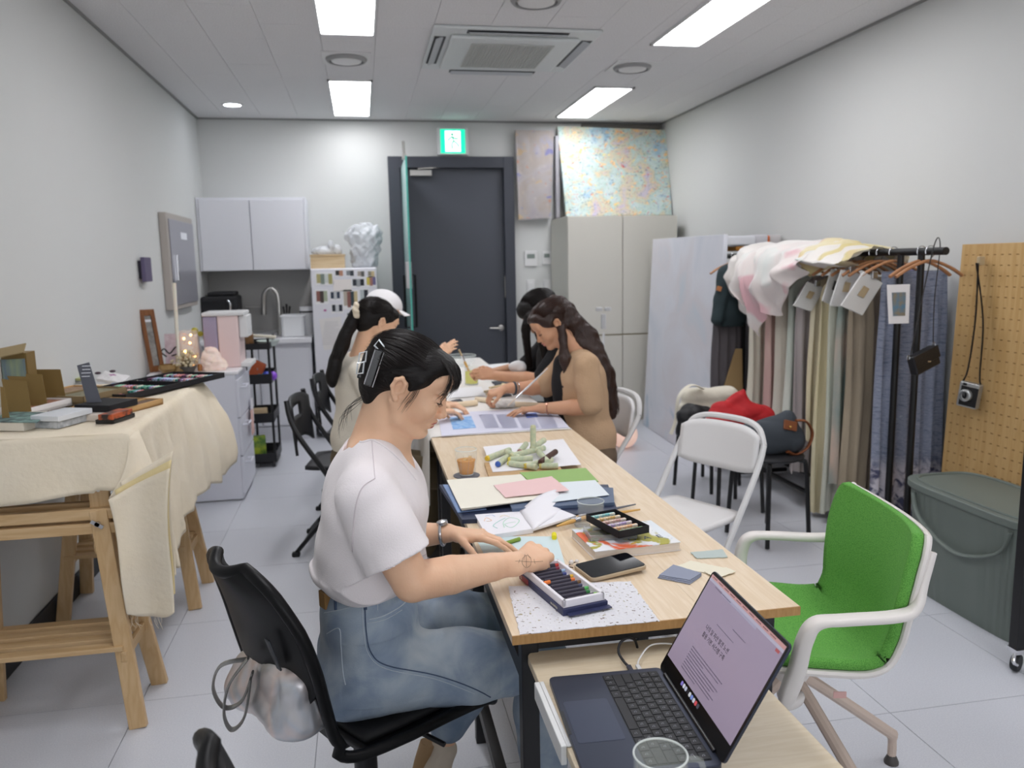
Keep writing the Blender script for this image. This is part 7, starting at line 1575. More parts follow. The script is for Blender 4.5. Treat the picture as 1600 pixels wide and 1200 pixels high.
def strand_mesh(paths, r, name, mat, root, n=3):
    vs, fs = [], []; o = 0
    for P in paths:
        P = np.array([tuple(p) for p in P]); k = len(P); t = np.gradient(P, axis=0); t /= np.linalg.norm(t, axis=1)[:, None]+1e-9
        ref = np.array((.3, .2, .93)); a = np.cross(t, ref); a /= np.linalg.norm(a, axis=1)[:, None]+1e-9; b = np.cross(t, a)
        rr = r*np.sin(np.clip(np.linspace(.25, 3.0, k), 0, PI))[:, None]**.5
        for j in range(n):
            g_ = 2*PI*j/n; vs.append(P+a*rr*math.cos(g_)+b*rr*math.sin(g_))
        for j in range(n):
            j2 = (j+1) % n; i = np.arange(k-1); fs.append(np.stack([o+j*k+i, o+j2*k+i, o+j2*k+i+1, o+j*k+i+1], 1))
        o += n*k
    v = np.concatenate(vs); f = np.concatenate(fs); mi = np.array(origin_of(root).inverted()); v = v@mi[:3,:3].T+mi[:3,3]
    me = bpy.data.meshes.new(name); me.vertices.add(len(v)); me.vertices.foreach_set('co', v.astype(np.float32).ravel())
    me.loops.add(f.size); me.polygons.add(len(f)); me.loops.foreach_set('vertex_index', f.astype(np.int32).ravel()); me.polygons.foreach_set('loop_start', np.arange(0, f.size, 4, dtype=np.int32))
    me.polygons.foreach_set('use_smooth', np.ones(len(f), bool)); me.update(calc_edges=True); me.materials.append(mat)
    ob = bpy.data.objects.new(name, me); COL.objects.link(ob); ob.parent = root; ob['kind'] = 'stuff'; return ob
def head_strands(Mh, N, c=(-.018, 0, .036), r=(.100, .081, .088), tmin=.60, seed=1, phimax=1.75, tend=2.9, part=0, ear=True, back_t=1.95):
    R_ = np.random.default_rng(seed); out = []
    for k in range(N):
        ph = R_.uniform(-phimax, phimax); a = abs(ph)
        t0 = tmin+.05*R_.normal()+max(0, a-.55)*.42
        if ear and a > 1.15: t0 = max(t0, 1.35+(a-1.15)*1.1)
        if t0 > back_t+.3: continue
        off = 1+R_.uniform(.0, .045)*(1 if R_.random() < .92 else 2.2); ph2 = ph*R_.uniform(.75, .95); te = tend-R_.uniform(0, .35)
        T = np.linspace(t0, te, 16); pts = []
        for i, t in enumerate(T):
            f = i/15; p = ph*(1-f)+ph2*f; w = off*(1+.012*math.sin(f*6+k)); pts.append(Mh @ Vector((c[0]+r[0]*math.cos(t)*w, c[1]+r[1]*math.sin(t)*math.sin(p)*w, c[2]+r[2]*math.sin(t)*math.cos(p)*w)))
        out.append(pts)
    return out
def hair_cap(B, Mh, s, c=(-.018, 0, .036), r=(.098, .080, .086), line=((.056, .022), (.62, -1)), earcut=True, k=.0):
    P = lambda x, y, z: Mh @ Vector((x, y, z)); R3 = np.array(Mh.to_3x3().normalized())
    B.ell(P(*c), np.array(r)*s, R3, k)
    n = R3 @ np.array((line[1][0], 0, line[1][1])); B.plane(P(line[0][0], 0, line[0][1]), n, .008)
    nf = R3 @ np.array((1, 0, -.75)); B.plane(P(.078, 0, .048), nf, .012)
    if earcut:
        for q in (-1, 1): B.ell(P(-.002, q*.086, -.006), (.026*s, .022*s, .032*s), R3, .006, 'sub')
# ------------------------------------------------------------------------------------------------ 1. woman in white T-shirt
rootA = thing('person', 'woman in a white T-shirt and blue jeans drawing at the table, dark hair clipped up', 'person', (0, 1.78, 0))
sA = .925; MhA = mat4((.090, 1.70, 1.204), math.radians(-14), math.radians(27.5), math.radians(3), sA)
HD = Body((-.08, 1.58, 1.02), (.26, 1.83, 1.36), .0017); head(HD, MhA, sA)
B = Body((-.17, 1.42, .50), (.56, 2.10, 1.10), .0026)
nk0, nk1 = Vector((.014, 1.725, 1.045)), MhA @ Vector((-.018, 0, -.035))
for BB in (B, HD): BB.cap(nk0, nk1, .054, .046, .015).cap(nk0+Vector((-.015, 0, .02)), MhA @ Vector((-.038, 0, -.02)), .042, .040, .015).cap(nk0+Vector((.035, 0, -.02)), MhA @ Vector((.012, 0, -.066)), .034, .028, .02)
shR, shL = Vector((-.012, 1.575, .99)), Vector((.022, 1.895, .985))
for BB in (B, HD): BB.cap(nk0+Vector((-.02, -.05, .0)), shR+Vector((0, .03, .01)), .045, .042, .03).cap(nk0+Vector((-.02, .05, .0)), shL+Vector((0, -.03, .01)), .045, .042, .03)
B.ell((.0, 1.735, .90), (.085, .145, .15), k=.03); B.ell((-.02, 1.76, .70), (.08, .10, .12), k=.04)
for BB in (B, HD): BB.ell((.045, 1.735, 1.0), (.05, .10, .05), k=.03)
HD.plane((0, 0, 1.045), (0, 0, -1)); B.plane((0, 0, 1.075), (0, 0, 1))
elR, wrR = Vector((.072, 1.535, .825)), Vector((.306, 1.66, .797)); elL, wrL = Vector((.03, 1.985, .765)), Vector((.182, 1.935, .782))
B.cap(shR, elR, .047, .040, .02).chain([elR, elR.lerp(wrR, .35), elR.lerp(wrR, .75), wrR], [.0395, .0395, .030, .0245], .004)
B.cap(shL, elL, .046, .038, .02).chain([elL, elL.lerp(wrL, .35), wrL], [.037, .036, .0240], .004)
kR = Z_(838, 852, .800)
tipsR = hand(B, wrR+Vector((.012, .008, -.004)), (kR-wrR)+Vector((.02, .0, -.004)), (-.15, -.62, .75), (.35, .9, .5)if 0 else (.3, -.75, -.55), [(.75, 1.1, .5), (.8, 1.2, .6), (.7, 1.2, .7), (.6, 1.1, .6)], 1.0, .3, (.30, .35))
tipsL = hand(B, wrL+Vector((.012, -.004, .0)), (.86, -.28, -.05), (0, .05, 1), (.2, -1, 0), [(.22, .25, .1), (.2, .25, .12), (.25, .3, .15), (.3, .3, .2)], .93, .55, (.85, .15))
bodyA = B.mesh('body', skinA, rootA, extra=(HD,))
face_details(rootA, MhA, sA, '#b5625b')
# legs as part of the clothed figure
hipR, knR, anR = Vector((.0, 1.70, .555)), Vector((.385, 1.79, .490)), Vector((.395, 1.80, .10))
hipL, knL, anL = Vector((.02, 1.88, .555)), Vector((.375, 2.03, .495)), Vector((.175, 1.99, .235))
J = Body((-.20, 1.52, .06), (.52, 2.16, .80), .0036)
J.ell((-.022, 1.78, .575), (.118, .165, .115), k=0).ell((-.065, 1.715, .535), (.085, .085, .085), k=.03).ell((-.06, 1.86, .535), (.085, .085, .085), k=.03)
J.ell((-.018, 1.76, .675), (.110, .148, .13), k=.03)
J.chain([hipR, hipR.lerp(knR, .5), knR], [.092, .083, .066], .03).chain([knR, knR.lerp(anR, .3), anR], [.064, .066, .055], .02)
J.chain([hipL, hipL.lerp(knL, .5), knL], [.092, .083, .066], .03).chain([knL, knL.lerp(anL, .4), anL], [.062, .062, .052], .02)
J.field(crumple(31, 26, .005, 6)); J.field(crumple(32, 80, .0035, 6), (.27, 1.6, .2), (.52, 2.16, .56)); J.field(crumple(33, 60, .0035, 6), (-.08, 1.55, .52), (.14, 1.9, .66))
J.plane((0, 1.76, .752), (.02, 0, 1), lo=(-.2, 1.52, .70), hi=(.2, 2.1, .80)).plane((0, 0, .075), (0, 0, -1), lo=(.3, 1.6, .05), hi=(.52, 1.95, .12))
denim = M('denim', '#6a7c93', .85, ramp=(9, [(.3, '#72849a'), (.45, '#8998aa'), (.58, '#a1adb8'), (.72, '#b2bbc1')], 7, .4, (1, 1, 1)), bump=(700, .12, (.3, 1, 1)))
jeans = J.mesh('jeans', denim, rootA)
stitch = M('denim_seam', '#b9c3cb', .8); seamd = M('denim_dark', '#44536c', .85)
def onjean(px, py, Y, off=.002): return Y_(px, py, Y)
# surface-following seams: march from the eye side onto the jeans
from mathutils.bvhtree import BVHTree
def bvh_of(o):
    me = o.data; m = origin_of(o.parent); return BVHTree.FromPolygons([m @ v.co for v in me.vertices], [tuple(p.vertices) for p in me.polygons])
tj = bvh_of(jeans)
def hit(tree, px, py, lift=.0006):
    d = _ray(px, py).normalized(); r = tree.ray_cast(EYE, d)
    return None if r[0] is None else r[0]+(r[1] if r[1].dot(d) < 0 else -r[1])*lift
def seam(pts, r, mat, name='seam', tree=None, n=6, parent=None):
    P = [hit(tree or tj, p.x, p.y) for p in crom([Vector((x, y, 0)) for x, y in pts], n)]; P = [p for p in P if p is not None]
    if len(P) > 3: return obj(name, G().tube(P, r, 6, flat=1), mat, parent or rootA, smooth=True)
seam([(570, 938), (572, 985), (580, 1020), (605, 1040), (680, 1055), (745, 1078), (800, 1110)], .0014, seamd); seam([(566, 938), (568, 985), (576, 1022), (603, 1045), (680, 1061), (742, 1084)], .0008, stitch)
seam([(507, 958), (535, 952), (566, 944)], .0012, stitch); seam([(577, 968), (600, 962), (625, 948), (636, 938)], .0012, stitch); seam([(574, 974), (602, 968), (628, 953)], .0008, stitch)
seam([(511, 990), (530, 982), (533, 1010), (536, 1050), (540, 1070)], .0011, stitch); seam([(590, 938), (590, 954)], .001, stitch, 'coin_pocket')
for x0 in (524, 570): seam([(x0, 925), (x0+1, 953)], .0034, seamd, 'belt_loop')
ptc = hit(tj, 511, 936); 
if ptc is not None: obj('leather_patch', G().cbox(ptc+Vector((-.004, 0, 0)), (.016, .03, .038), rz=.5), M('patch_leather', '#8d6a3c', .6), rootA, bevel=.003)
# ankle and shoes
S = Body((.02, 1.88, .0), (.26, 2.10, .30), .003)
S.cap(anL+Vector((.0, 0, .0)), (.160, 1.985, .175), .030, .027, k=0)
S.mesh('ankle', skinA, rootA)
shoeM = M('sneaker', '#cdbfae', .7, bump=(60, .2)); soleM = M('sneaker_sole', '#a58560', .6)
S = Body((.03, 1.88, .0), (.24, 2.10, .26), .003)
S.chain([(.158, 1.985, .165), (.135, 1.982, .115), (.118, 1.98, .055)], [.036, .038, .034], .02)
S.field(crumple(41, 90, .002)).mesh('shoe', shoeM, rootA)
obj('shoe_sole', G().tube(crom([(.118, 1.985, .19), (.098, 1.983, .13), (.085, 1.981, .07), (.095, 1.981, .025)], 5), .022, 12, flat=1), soleM, rootA, smooth=True)
for k in range(4): z = .085+.022*k; obj('lace', G().tube(crom([(.150, 1.955, z), (.168, 1.975, z+.006), (.160, 2.0, z+.012)], 4), .003, 6), M('lace', '#b7a17e', .8), rootA, smooth=True)
S = Body((.28, 1.70, .0), (.62, 1.90, .16), .004); S.chain([(.40, 1.80, .075), (.46, 1.80, .055), (.55, 1.80, .04)], [.045, .042, .036], .02).plane((0, 0, .012), (0, 0, -1)); S.mesh('shoe', shoeM, rootA)
# T-shirt
T = Body((-.20, 1.40, .64), (.22, 2.08, 1.14), .0034)
T.ell((.004, 1.735, .925), (.116, .175, .155), k=0).ell((-.012, 1.752, .825), (.118, .168, .095), k=.04).ell((-.016, 1.76, .782), (.128, .168, .046), k=.03)
T.cap(nk0+Vector((-.015, -.055, -.012)), shR+Vector((.0, .01, .008)), .055, .056, .03).cap(nk0+Vector((-.015, .055, -.012)), shL+Vector((0, -.01, .008)), .055, .056, .03)
T.ell((.055, 1.70, .93), (.055, .07, .06), k=.04).ell((.058, 1.80, .93), (.055, .06, .06), k=.04)
hmR = shR.lerp(elR, .74)+Vector((0, -.002, 0)); hmL = shL.lerp(elL, .70)
T.chain([shR, shR.lerp(elR, .35), hmR], [.060, .060, .067], .022).chain([shL, hmL], [.058, .064], .022)
aR, aL = (elR-shR).normalized(), (elL-shL).normalized()
T.plane(shR.lerp(elR, .70), tuple(aR+Vector((.0, 0, -.05))), lo=(-.10, 1.40, .70), hi=(.20, 1.585, .90)).plane(shL.lerp(elL, .68), tuple(aL), lo=(-.06, 1.95, .7), hi=(.16, 2.08, .9))
T.field(crumple(51, 20, .0095, 6, st=(1, 1, .6))); T.field(crumple(52, 50, .0055, 6, st=(1, 1, .5))); T.field(crumple(53, 60, .007, 6, st=(.6, .6, 1.3)), (-.2, 1.5, .64), (.2, 2.0, .79))
T.cap(shR.lerp(elR, .52), elR, .047, .052, .004, 'sub').cap(shL.lerp(elL, .6), elL, .046, .052, .004, 'sub')
# V neckline
T.cap(nk0+Vector((-.012, 0, .034)), nk0+Vector((.03, 0, .12)), .060, .07, .006, 'sub')
T.ell(nk0+Vector((.075, .0, .008)), (.050, .046, .052), k=.006, op='sub').ell(nk0+Vector((.105, .0, -.055)), (.050, .020, .060), k=.006, op='sub')
tee = M('tee_white', '#e6dfe0', .88, bump=(300, .12), sheen=.2)
teeo = T.mesh('t_shirt', tee, rootA)
tt = bvh_of(teeo)
teem = M('tee_seam', '#d3c9cc', .9)
seam([(585, 748), (566, 762), (556, 790), (552, 830), (551, 862)], .0011, teem, tree=tt); seam([(581, 688), (583, 715), (586, 748)], .0009, teem, tree=tt)
seam([(603, 888), (632, 880), (665, 866)], .0010, teem, tree=tt); seam([(548, 686), (566, 691), (582, 688), (604, 700), (628, 722), (650, 750)], .0022, tee, 'neck_rib', tree=tt)
# watch, bracelet, tattoo
wd_ = (wrL-elL).normalized(); wc = wrL-wd_*.012
ring = [wc+(wd_.orthogonal().normalized()*math.cos(a)+wd_.cross(wd_.orthogonal().normalized())*math.sin(a))*.0285 for a in np.linspace(0, 2*PI, 25)[:-1]]
obj('watch_band', G().tube(ring, .0045, 8, closed=True, flat=1), M('silver'), rootA, smooth=True)
obj('watch_case', G().lathe([(0, 0), (.014, 0), (.014, .007), (.012, .008), (0, .008)], (0,0,0), 20, Matrix.Translation(wc+Vector((0, -.004, .026))) @ Matrix.Rotation(-.2, 4, 'Y')), M('silver'), rootA, smooth=True)
tb = bvh_of(bodyA); ink = M('tattoo_ink', '#4d4442', .7)
seam([(805, 877), (815, 877), (830, 878), (848, 877)], .0003, ink, 'tattoo', tb); seam([(816, 873), (822, 868), (829, 872), (829, 882), (822, 887), (816, 881), (816, 873)], .00028, ink, 'tattoo', tb)
for a, b in (((820, 866), (818, 875)), ((824, 866), (828, 872)), ((822, 868), (822, 886)), ((812, 874), (810, 880)), ((834, 874), (836, 881))): seam([a, ((a[0]+b[0])/2, (a[1]+b[1])/2), b], .00028, ink, 'tattoo', tb)
# hair
HB = Body(MhA @ Vector((-.02, 0, .03))-Vector((.18, .12, .16)), MhA @ Vector((-.02, 0, .03))+Vector((.16, .12, .14)), .0026)
hair_cap(HB, MhA, sA, c=(-.018, 0, .027), r=(.098, .081, .076))
R3 = np.array(MhA.to_3x3().normalized())
HB.ell(MhA @ Vector((.044, 0, .068)), (.038, .054, .026), R3, .02)           # volume of the fringe root
HB.ell(MhA @ Vector((-.070, 0, .012)), (.040, .058, .052), R3, .02).ell(MhA @ Vector((-.064, 0, -.035)), (.040, .050, .040), R3, .02).ell(MhA @ Vector((-.056, 0, -.070)), (.028, .038, .026), R3, .02)
for q in (-1, 1): HB.cap(MhA @ Vector((.028, q*.066, .030)), MhA @ Vector((.018, q*.070, .004)), .011, .004, .008)
HB.field(crumple(61, 120, .0012, 6, False))
hairA = HB.mesh('hair', hairB, rootA)
paths = head_strands(MhA, 2600, c=(-.018, 0, .027), r=(.0975, .0805, .0755), tmin=.40, seed=5)
R_ = random.Random(9)
for k in range(190):   # fringe
    y = R_.uniform(-.062, .055); q = R_.random(); fr_ = R_.uniform(.75, 1.12)
    a0 = Vector((.030+.01*q, y*.6, .094-.25*y*y)); L2 = R_.uniform(.35, .8) if abs(y) < .04 else R_.uniform(.7, 1.1)
    out_ = .004*fr_+.008*R_.random()
    pts = [a0, Vector((.066+out_*.4, y*.85, .086-2*y*y)), Vector((.088+out_-3*y*y, y*1.05, .064)), Vector((.097+out_-4.5*y*y, y*1.22, .064-.034*L2)), Vector((.094+out_*.8-5*y*y+R_.uniform(-.004, .006), y*1.3+R_.uniform(-.006, .006), .064-.056*L2))]
    paths.append([MhA @ p for p in crom(pts, 4)])
for k in range(14):    # wisps at nape and temples
    s_ = R_.choice((-1, 1)); z = R_.uniform(-.06, -.02)
    p0 = Vector((-.075, s_*R_.uniform(.0, .045), z-.03)); paths.append([MhA @ p for p in crom([p0, p0+Vector((-.010, .002*s_, -.024)), p0+Vector((-.022-R_.uniform(0, .008), 0, -.058)), p0+Vector((-.008-R_.uniform(0, .02), -.004, -.080-R_.uniform(0, .035)))], 4)])
for k in range(24):
    s_ = R_.choice((-1, -1, 1)); p0 = Vector((.026+R_.uniform(-.01, .01), s_*.070, .02)); paths.append([MhA @ p for p in crom([p0, p0+Vector((.002, s_*.005, -.02)), p0+Vector((-.006, s_*.004, -.045-R_.uniform(0, .03)))], 4)])
strand_mesh(paths, .00042, 'hair_strands', hairS, rootA)
# claw clip
clipm = M('clip_clear', '#dfe4e6', .06, spec=.9, metal=.4); clipd = M('clip_black', '#131316', .2)
t = thing('hair_clip', 'clear and black claw clip', 'hair clip', (0, 0, 0)); bpy.data.objects.remove(t)
cy_ = 1.655
def cq(x, y, d=0): return Y_(x, y, cy_+d)
obj('clip_jaw', G().bar(cq(592, 545, .005), cq(574, 602, .005), .018, .03, up=(0, 1, 0)), clipd, rootA, bevel=.003)
obj('clip_jaw', G().bar(cq(576, 548, .06), cq(563, 592, .05), .016, .03, up=(0, 1, 0)), clipd, rootA, bevel=.003)
obj('clip_edge', G().tube([cq(586, 547, -.012), cq(600, 551, -.012), cq(582, 605, -.012), cq(569, 600, -.012)], .0013, 6, closed=True), M('silver'), rootA)
for q4 in (((585, 540), (592, 531), (603, 545), (597, 553)), ((562, 552), (573, 549), (571, 565), (560, 567)), ((559, 567), (569, 566), (567, 583), (557, 584))):
    for dd in (0, .02): obj('clip_loop', G().tube([cq(x, y, dd) for x, y in q4], .0022, 6, closed=True), clipm, rootA)
# ------------------------------------------------------------------------------------------------ the others at the far table
def sitter(label, loc, Hc, yaw, pitch, roll, s, skin, top, topname, armR, armL, sh, pel, sleeve=.7, res=.0045, handsR=None, handsL=None, chest=(.10, .155), pantsm=None, lo=None, hi=None, seed=70, hem=.0, knee=None):
    root = thing('person', label, 'person', loc); Mh = mat4(Hc, yaw, pitch, roll, s)
    f = Vector((math.cos(yaw), math.sin(yaw), 0))
    allp = [Vector(Hc)]+[Vector(p) for p in armR+armL+list(sh)+[pel]]
    lo = Vector([min(p[i] for p in allp)-.20 for i in range(3)]); hi = Vector([max(p[i] for p in allp)+.20 for i in range(3)])
    B = Body(lo, hi, res); head(B, Mh, s)
    sR, sL = Vector(sh[0]), Vector(sh[1]); mid = (sR+sL)/2; nk = mid+Vector((0, 0, .045)); pel = Vector(pel)
    B.cap(nk, Mh @ Vector((-.02, 0, -.03)), .052, .045, .02).cap(nk+f*.03, Mh @ Vector((.01, 0, -.07)), .034, .03, .02)
    B.cap(sR, sL, .04, .04, .02)
    B.ell(mid.lerp(pel, .3), (.08, .12, .14), k=.03)
    for arm, hd, sc in ((armR, handsR, sR), (armL, handsL, sL)):
        e, w = Vector(arm[0]), Vector(arm[1]); B.cap(sc, e, .042, .036, .02).chain([e, e.lerp(w, .35), w], [.036, .036, .024], .012)
        if hd: hand(B, w+(w-e).normalized()*.01, hd[0], hd[1], hd[2], hd[3], .92, .5, hd[4] if len(hd) > 4 else (.6, .3))
    B.mesh('body', skin, root)
    if res < .006: face_details(root, Mh, s)
    T = Body(lo-Vector((.05, .05, .15)), hi+Vector((.05, .05, 0)), res)
    q = Matrix.Rotation(yaw, 3, 'Z'); R3 = np.array(q)
    for t_, rx_, ry_, rz_ in ((.22, chest[0], chest[1], .15), (.6, chest[0]*1.02, chest[1]*.97, .17), (.95, chest[0]*1.15, chest[1]*1.08, .14)): T.ell(mid.lerp(pel, t_), (rx_, ry_, rz_), R3, .04)
    T.cap(nk+Vector((0, 0, -.03)), sR, .05, .053, .03).cap(nk+Vector((0, 0, -.03)), sL, .05, .053, .03)
    for arm, sc in ((armR, sR), (armL, sL)):
        e, w = Vector(arm[0]), Vector(arm[1])
        if sleeve <= 1: T.chain([sc, sc.lerp(e, sleeve)], [.055, .056], .02)
        else: T.chain([sc, e, e.lerp(w, sleeve-1)], [.055, .052, .048], .02)
    T.field(crumple(seed, 24, .009, 6)).field(crumple(seed+1, 60, .004, 6))
    T.cap(nk+Vector((0, 0, .03)), nk+Vector((0, 0, .12)), .058, .07, .006, 'sub').ell(nk+f*.07+Vector((0, 0, -.01)), (.05, .05, .05), k=.01, op='sub')
    T.plane(pel+Vector((0, 0, -.10+hem)), (0, 0, -1))
    to = T.mesh(topname, top, root)
    # lower body seated
    Pn = Body(Vector((min(pel.x, knee.x)-.22, pel.y-.28, .0)), Vector((max(pel.x, knee.x)+.2, pel.y+.28, pel.z+.12)), .007)
    Pn.ell(pel+Vector((0, 0, -.08)), (.13, .17, .12), R3, 0)
    sd = Vector((-f.y, f.x, 0))
    for q_ in (-1, 1):
        h = pel+sd*.09*q_+Vector((0, 0, -.10)); kn = Vector((knee.x, 0, knee.z))+Vector((0, pel.y, 0))+sd*.11*q_; kn.y = pel.y+sd.y*.11*q_
        Pn.cap(h, kn, .085, .065, .03).cap(kn, kn+Vector((-f.x*.05, 0, -kn.z+.10)), .06, .045, .02)
    Pn.mesh('trousers', pantsm, root)
    for q_ in (-1, 1):
        kn = Vector((knee.x-f.x*.05, pel.y+sd.y*.11*q_, 0)); Sx = Body(kn+Vector((-.2, -.08, 0)), kn+Vector((.2, .08, .14)), .006); Sx.chain([kn+Vector((0, 0, .07)), kn+f*.12+Vector((0, 0, .04))], [.042, .034], .02).plane((0, 0, .006), (0, 0, -1)); Sx.mesh('shoe', M('shoe_dark', '#3a3635', .6), root)
    return root, Mh
# 2. ponytail woman
crm = M('cream_sweater', '#ddd6c8', .92, bump=(140, .3)); olv = M('olive_trousers', '#5f523c', .85)
pY = 3.62
rB, MhB = sitter('woman in a cream sweater with a long black ponytail, left of the table', (-.02, pY, 0), (.058, pY, 1.198), math.radians(22), math.radians(27), 0, .93, skinA, crm, 'sweater',
    [(.06, pY-.20, .80), (.29, pY-.10, .80)], [(.10, pY+.23, .82), (.33, pY+.12, .80)], [(-.012, pY-.165, 1.0), (-.02, pY+.165, 1.0)], (-.04, pY, .66), sleeve=1.55, chest=(.105, .165), pantsm=olv,
    handsR=((.9, .3, -.1), (0, 0, 1), (.3, 1, 0), [.4]*4), handsL=((.9, -.3, -.1), (0, 0, 1), (-.3, -1, 0), [.4]*4), seed=80, knee=Vector((.34, 0, .50)))
HB = Body(MhB @ Vector((-.02, 0, .03))-Vector((.16, .14, .18)), MhB @ Vector((-.02, 0, .03))+Vector((.16, .14, .14)), .004)
hair_cap(HB, MhB, .93, c=(-.018, 0, .028), r=(.099, .082, .080)); HB.ell(MhB @ Vector((-.060, 0, -.020)), (.040, .056, .050), np.array(MhB.to_3x3().normalized()), .02); HB.ell(MhB @ Vector((.048, 0, .062)), (.04, .053, .03), np.array(MhB.to_3x3().normalized()), .02); HB.field(crumple(62, 120, .0012, 6, False)); HB.mesh('hair', hairB, rB)
pt0 = MhB @ Vector((-.118, -.012, .005)); tail = crom([pt0, Y_(541, 522, pt0.y), Y_(528, 555, pt0.y), Y_(519, 585, pt0.y-.01), Y_(519, 603, pt0.y-.02)], 8)
TB = Body(Vector((-.3, pY-.25, .85)), Vector((.05, pY+.1, 1.3)), .004); nT = len(tail)
TB.chain(tail, [float(np.interp(i/(nT-1), [0, .2, .6, .9, 1], [.016, .028, .028, .019, .007])) for i in range(nT)], .01); TB.field(crumple(63, 60, .003, 5, False)); TB.mesh('ponytail', hairB, rB)
paths = head_strands(MhB, 900, c=(-.018, 0, .028), r=(.0985, .0815, .0795), seed=15)
for k in range(300):
    a = R_.uniform(0, 6.28); rr = R_.uniform(.020, .030); paths.append([tail[i]+Vector((math.cos(a)*rr*float(np.interp(i/(nT-1), [0, .2, .6, 1], [.5, 1, 1, .25])), math.sin(a)*rr*float(np.interp(i/(nT-1), [0, .2, .6, 1], [.5, 1, 1, .25])), 0)) for i in range(0, nT, 2)])
strand_mesh(paths, .0007, 'hair_strands', hairS, rB)
sb = Body(pt0-Vector((.06,)*3), pt0+Vector((.06,)*3), .003)
for a in np.linspace(0, 2*PI, 9)[:-1]: sb.ell(pt0+Vector((.004*math.cos(a), .022*math.cos(a), .026*math.sin(a))), (.014, .014, .015), k=.006)
sb.field(crumple(64, 200, .004)); sb.mesh('scrunchie', M('scrunchie_cream', '#dccfb8', .8), rB)
# 3. person with white cap
cY = 4.92
rC, MhC = sitter('person in a white baseball cap behind the ponytail woman, one hand raised', (.0, cY, 0), Y_(600, 490, cY), math.radians(6), math.radians(18), 0, .95, skinA, M('white_top', '#dcdad6', .9), 'shirt',
    [(.20, cY-.16, .90), tuple(Y_(684, 556, cY-.02))], [(.12, cY+.24, .84), (.36, cY+.14, .82)], [(.02, cY-.17, 1.03), (.02, cY+.17, 1.03)], (-.02, cY, .68), sleeve=.8, res=.006, pantsm=olv,
    handsR=((.75, .1, .55), (-.3, -1, .3), (-.4, 0, 1), [.3, .35, .4, .4]), handsL=((.9, -.3, -.1), (0, 0, 1), (-.3, -1, 0), [.4]*4), seed=84, knee=Vector((.36, 0, .50)))
HB = Body(MhC @ Vector((-.02, 0, .03))-Vector((.16, .14, .18)), MhC @ Vector((-.02, 0, .03))+Vector((.16, .14, .14)), .005); hair_cap(HB, MhC, .95); HB.ell(MhC @ Vector((-.06, 0, -.03)), (.05, .06, .06), np.array(MhC.to_3x3().normalized()), .02); HB.mesh('hair', hairB, rC)
capm = M('cap_white', '#e9e6e7', .75, bump=(160, .1)); CB = Body(MhC @ Vector((0, 0, .05))-Vector((.2, .16, .16)), MhC @ Vector((0, 0, .05))+Vector((.24, .16, .16)), .005); R3 = np.array(MhC.to_3x3().normalized())
CB.ell(MhC @ Vector((-.016, 0, .052)), (.114, .094, .094), R3, 0); CB.plane(MhC @ Vector((0, 0, .040)), R3 @ np.array((.10, 0, -1)), .002)
CB.field(lambda X, Y, Z: 0*X); CB.mesh('cap', capm, rC)
obj('cap_brim', G().grid(lambda u, v: MhC @ Vector((.078+.085*v*math.cos((u-.5)*2.2), math.sin((u-.5)*2.2)*(.078+.01*v), .055-.020*v-.014*((u-.5)*2)**2)), 16, 8), capm, rC, smooth=True, solid=.004, angle=None)
# 4. woman in beige cardigan
kY = 3.60
crd = M('beige_cardigan', '#bf9f7f', .92, bump=(150, .3)); blkc = M('black_cloth', '#141316', .85)
# fit: ear and nose seen in the photograph
hc = Vector((.860, kY+.055, 1.165))
rD, MhD = sitter('woman in a beige cardigan with long wavy brown hair, right of the table', (1.0, kY, 0), hc, math.radians(186), math.radians(34), 0, .93, skinB, crd, 'cardigan',
    [(.86, kY+.20, .84), (.665, kY+.16, .85)], [(.985, kY-.165, .80), (.785, kY-.06, .785)], [(.965, kY+.17, .985), (.975, kY-.155, .99)], (1.02, kY, .62), sleeve=.92, chest=(.115, .15), pantsm=M('taupe_trousers', '#6b5a49', .85),
    handsL=((-.95, .18, -.05), (0, 0, 1), (.15, 1, 0), [.25, .25, .3, .3]), handsR=((-.9, -.1, -.25), (.1, -.2, 1), (-.1, -1, -.2), [.9, 1.0, 1.0, 1.0]), seed=88, hem=-.12, knee=Vector((.66, 0, .50)))
# black top between the cardigan fronts
BT = Body((.78, kY-.16, .60), (1.04, kY+.18, 1.06), .005); BT.ell((.925, kY+.01, .88), (.075, .085, .15), k=0).ell((.945, kY+.01, .72), (.085, .09, .12), k=.04).ell((.925, kY+.02, .98), (.055, .09, .05), k=.03).plane((.90, kY, 1.015), (-.5, 0, 1)); BT.mesh('black_top', blkc, rD)
tcd = wristp = Vector((.785, kY-.06, .785)); dirw = Vector((-.2, .105, -.015)).normalized()
def bangle(c, d, r, tr, mat, name, root): a = d.orthogonal().normalized(); b = d.cross(a); obj(name, G().tube([c+a*math.cos(x)*r+b*math.sin(x)*r for x in np.linspace(0, 2*PI, 21)[:-1]], tr, 6, closed=True), mat, root, smooth=True)
bangle(wristp-dirw*.03, dirw, .028, .003, M('rose_gold', '#d9a58f', .25, 1), 'bracelet', rD)
bangle(Vector((.70, kY+.165, .848)), Vector((-1, -.2, .05)).normalized(), .028, .006, M('watch_strap', '#3c4147', .5), 'watch_strap', rD); bangle(Vector((.715, kY+.167, .848)), Vector((-1, -.2, .05)).normalized(), .029, .0022, M('silver'), 'bracelet', rD)
HB = Body((.66, kY-.22, .70), (1.16, kY+.24, 1.36), .005)
hair_cap(HB, MhD, .93, c=(-.018, 0, .030), r=(.102, .083, .084)); R3 = np.array(MhD.to_3x3().normalized()); HB.ell(MhD @ Vector((.048, 0, .065)), (.038, .052, .028), R3, .02)
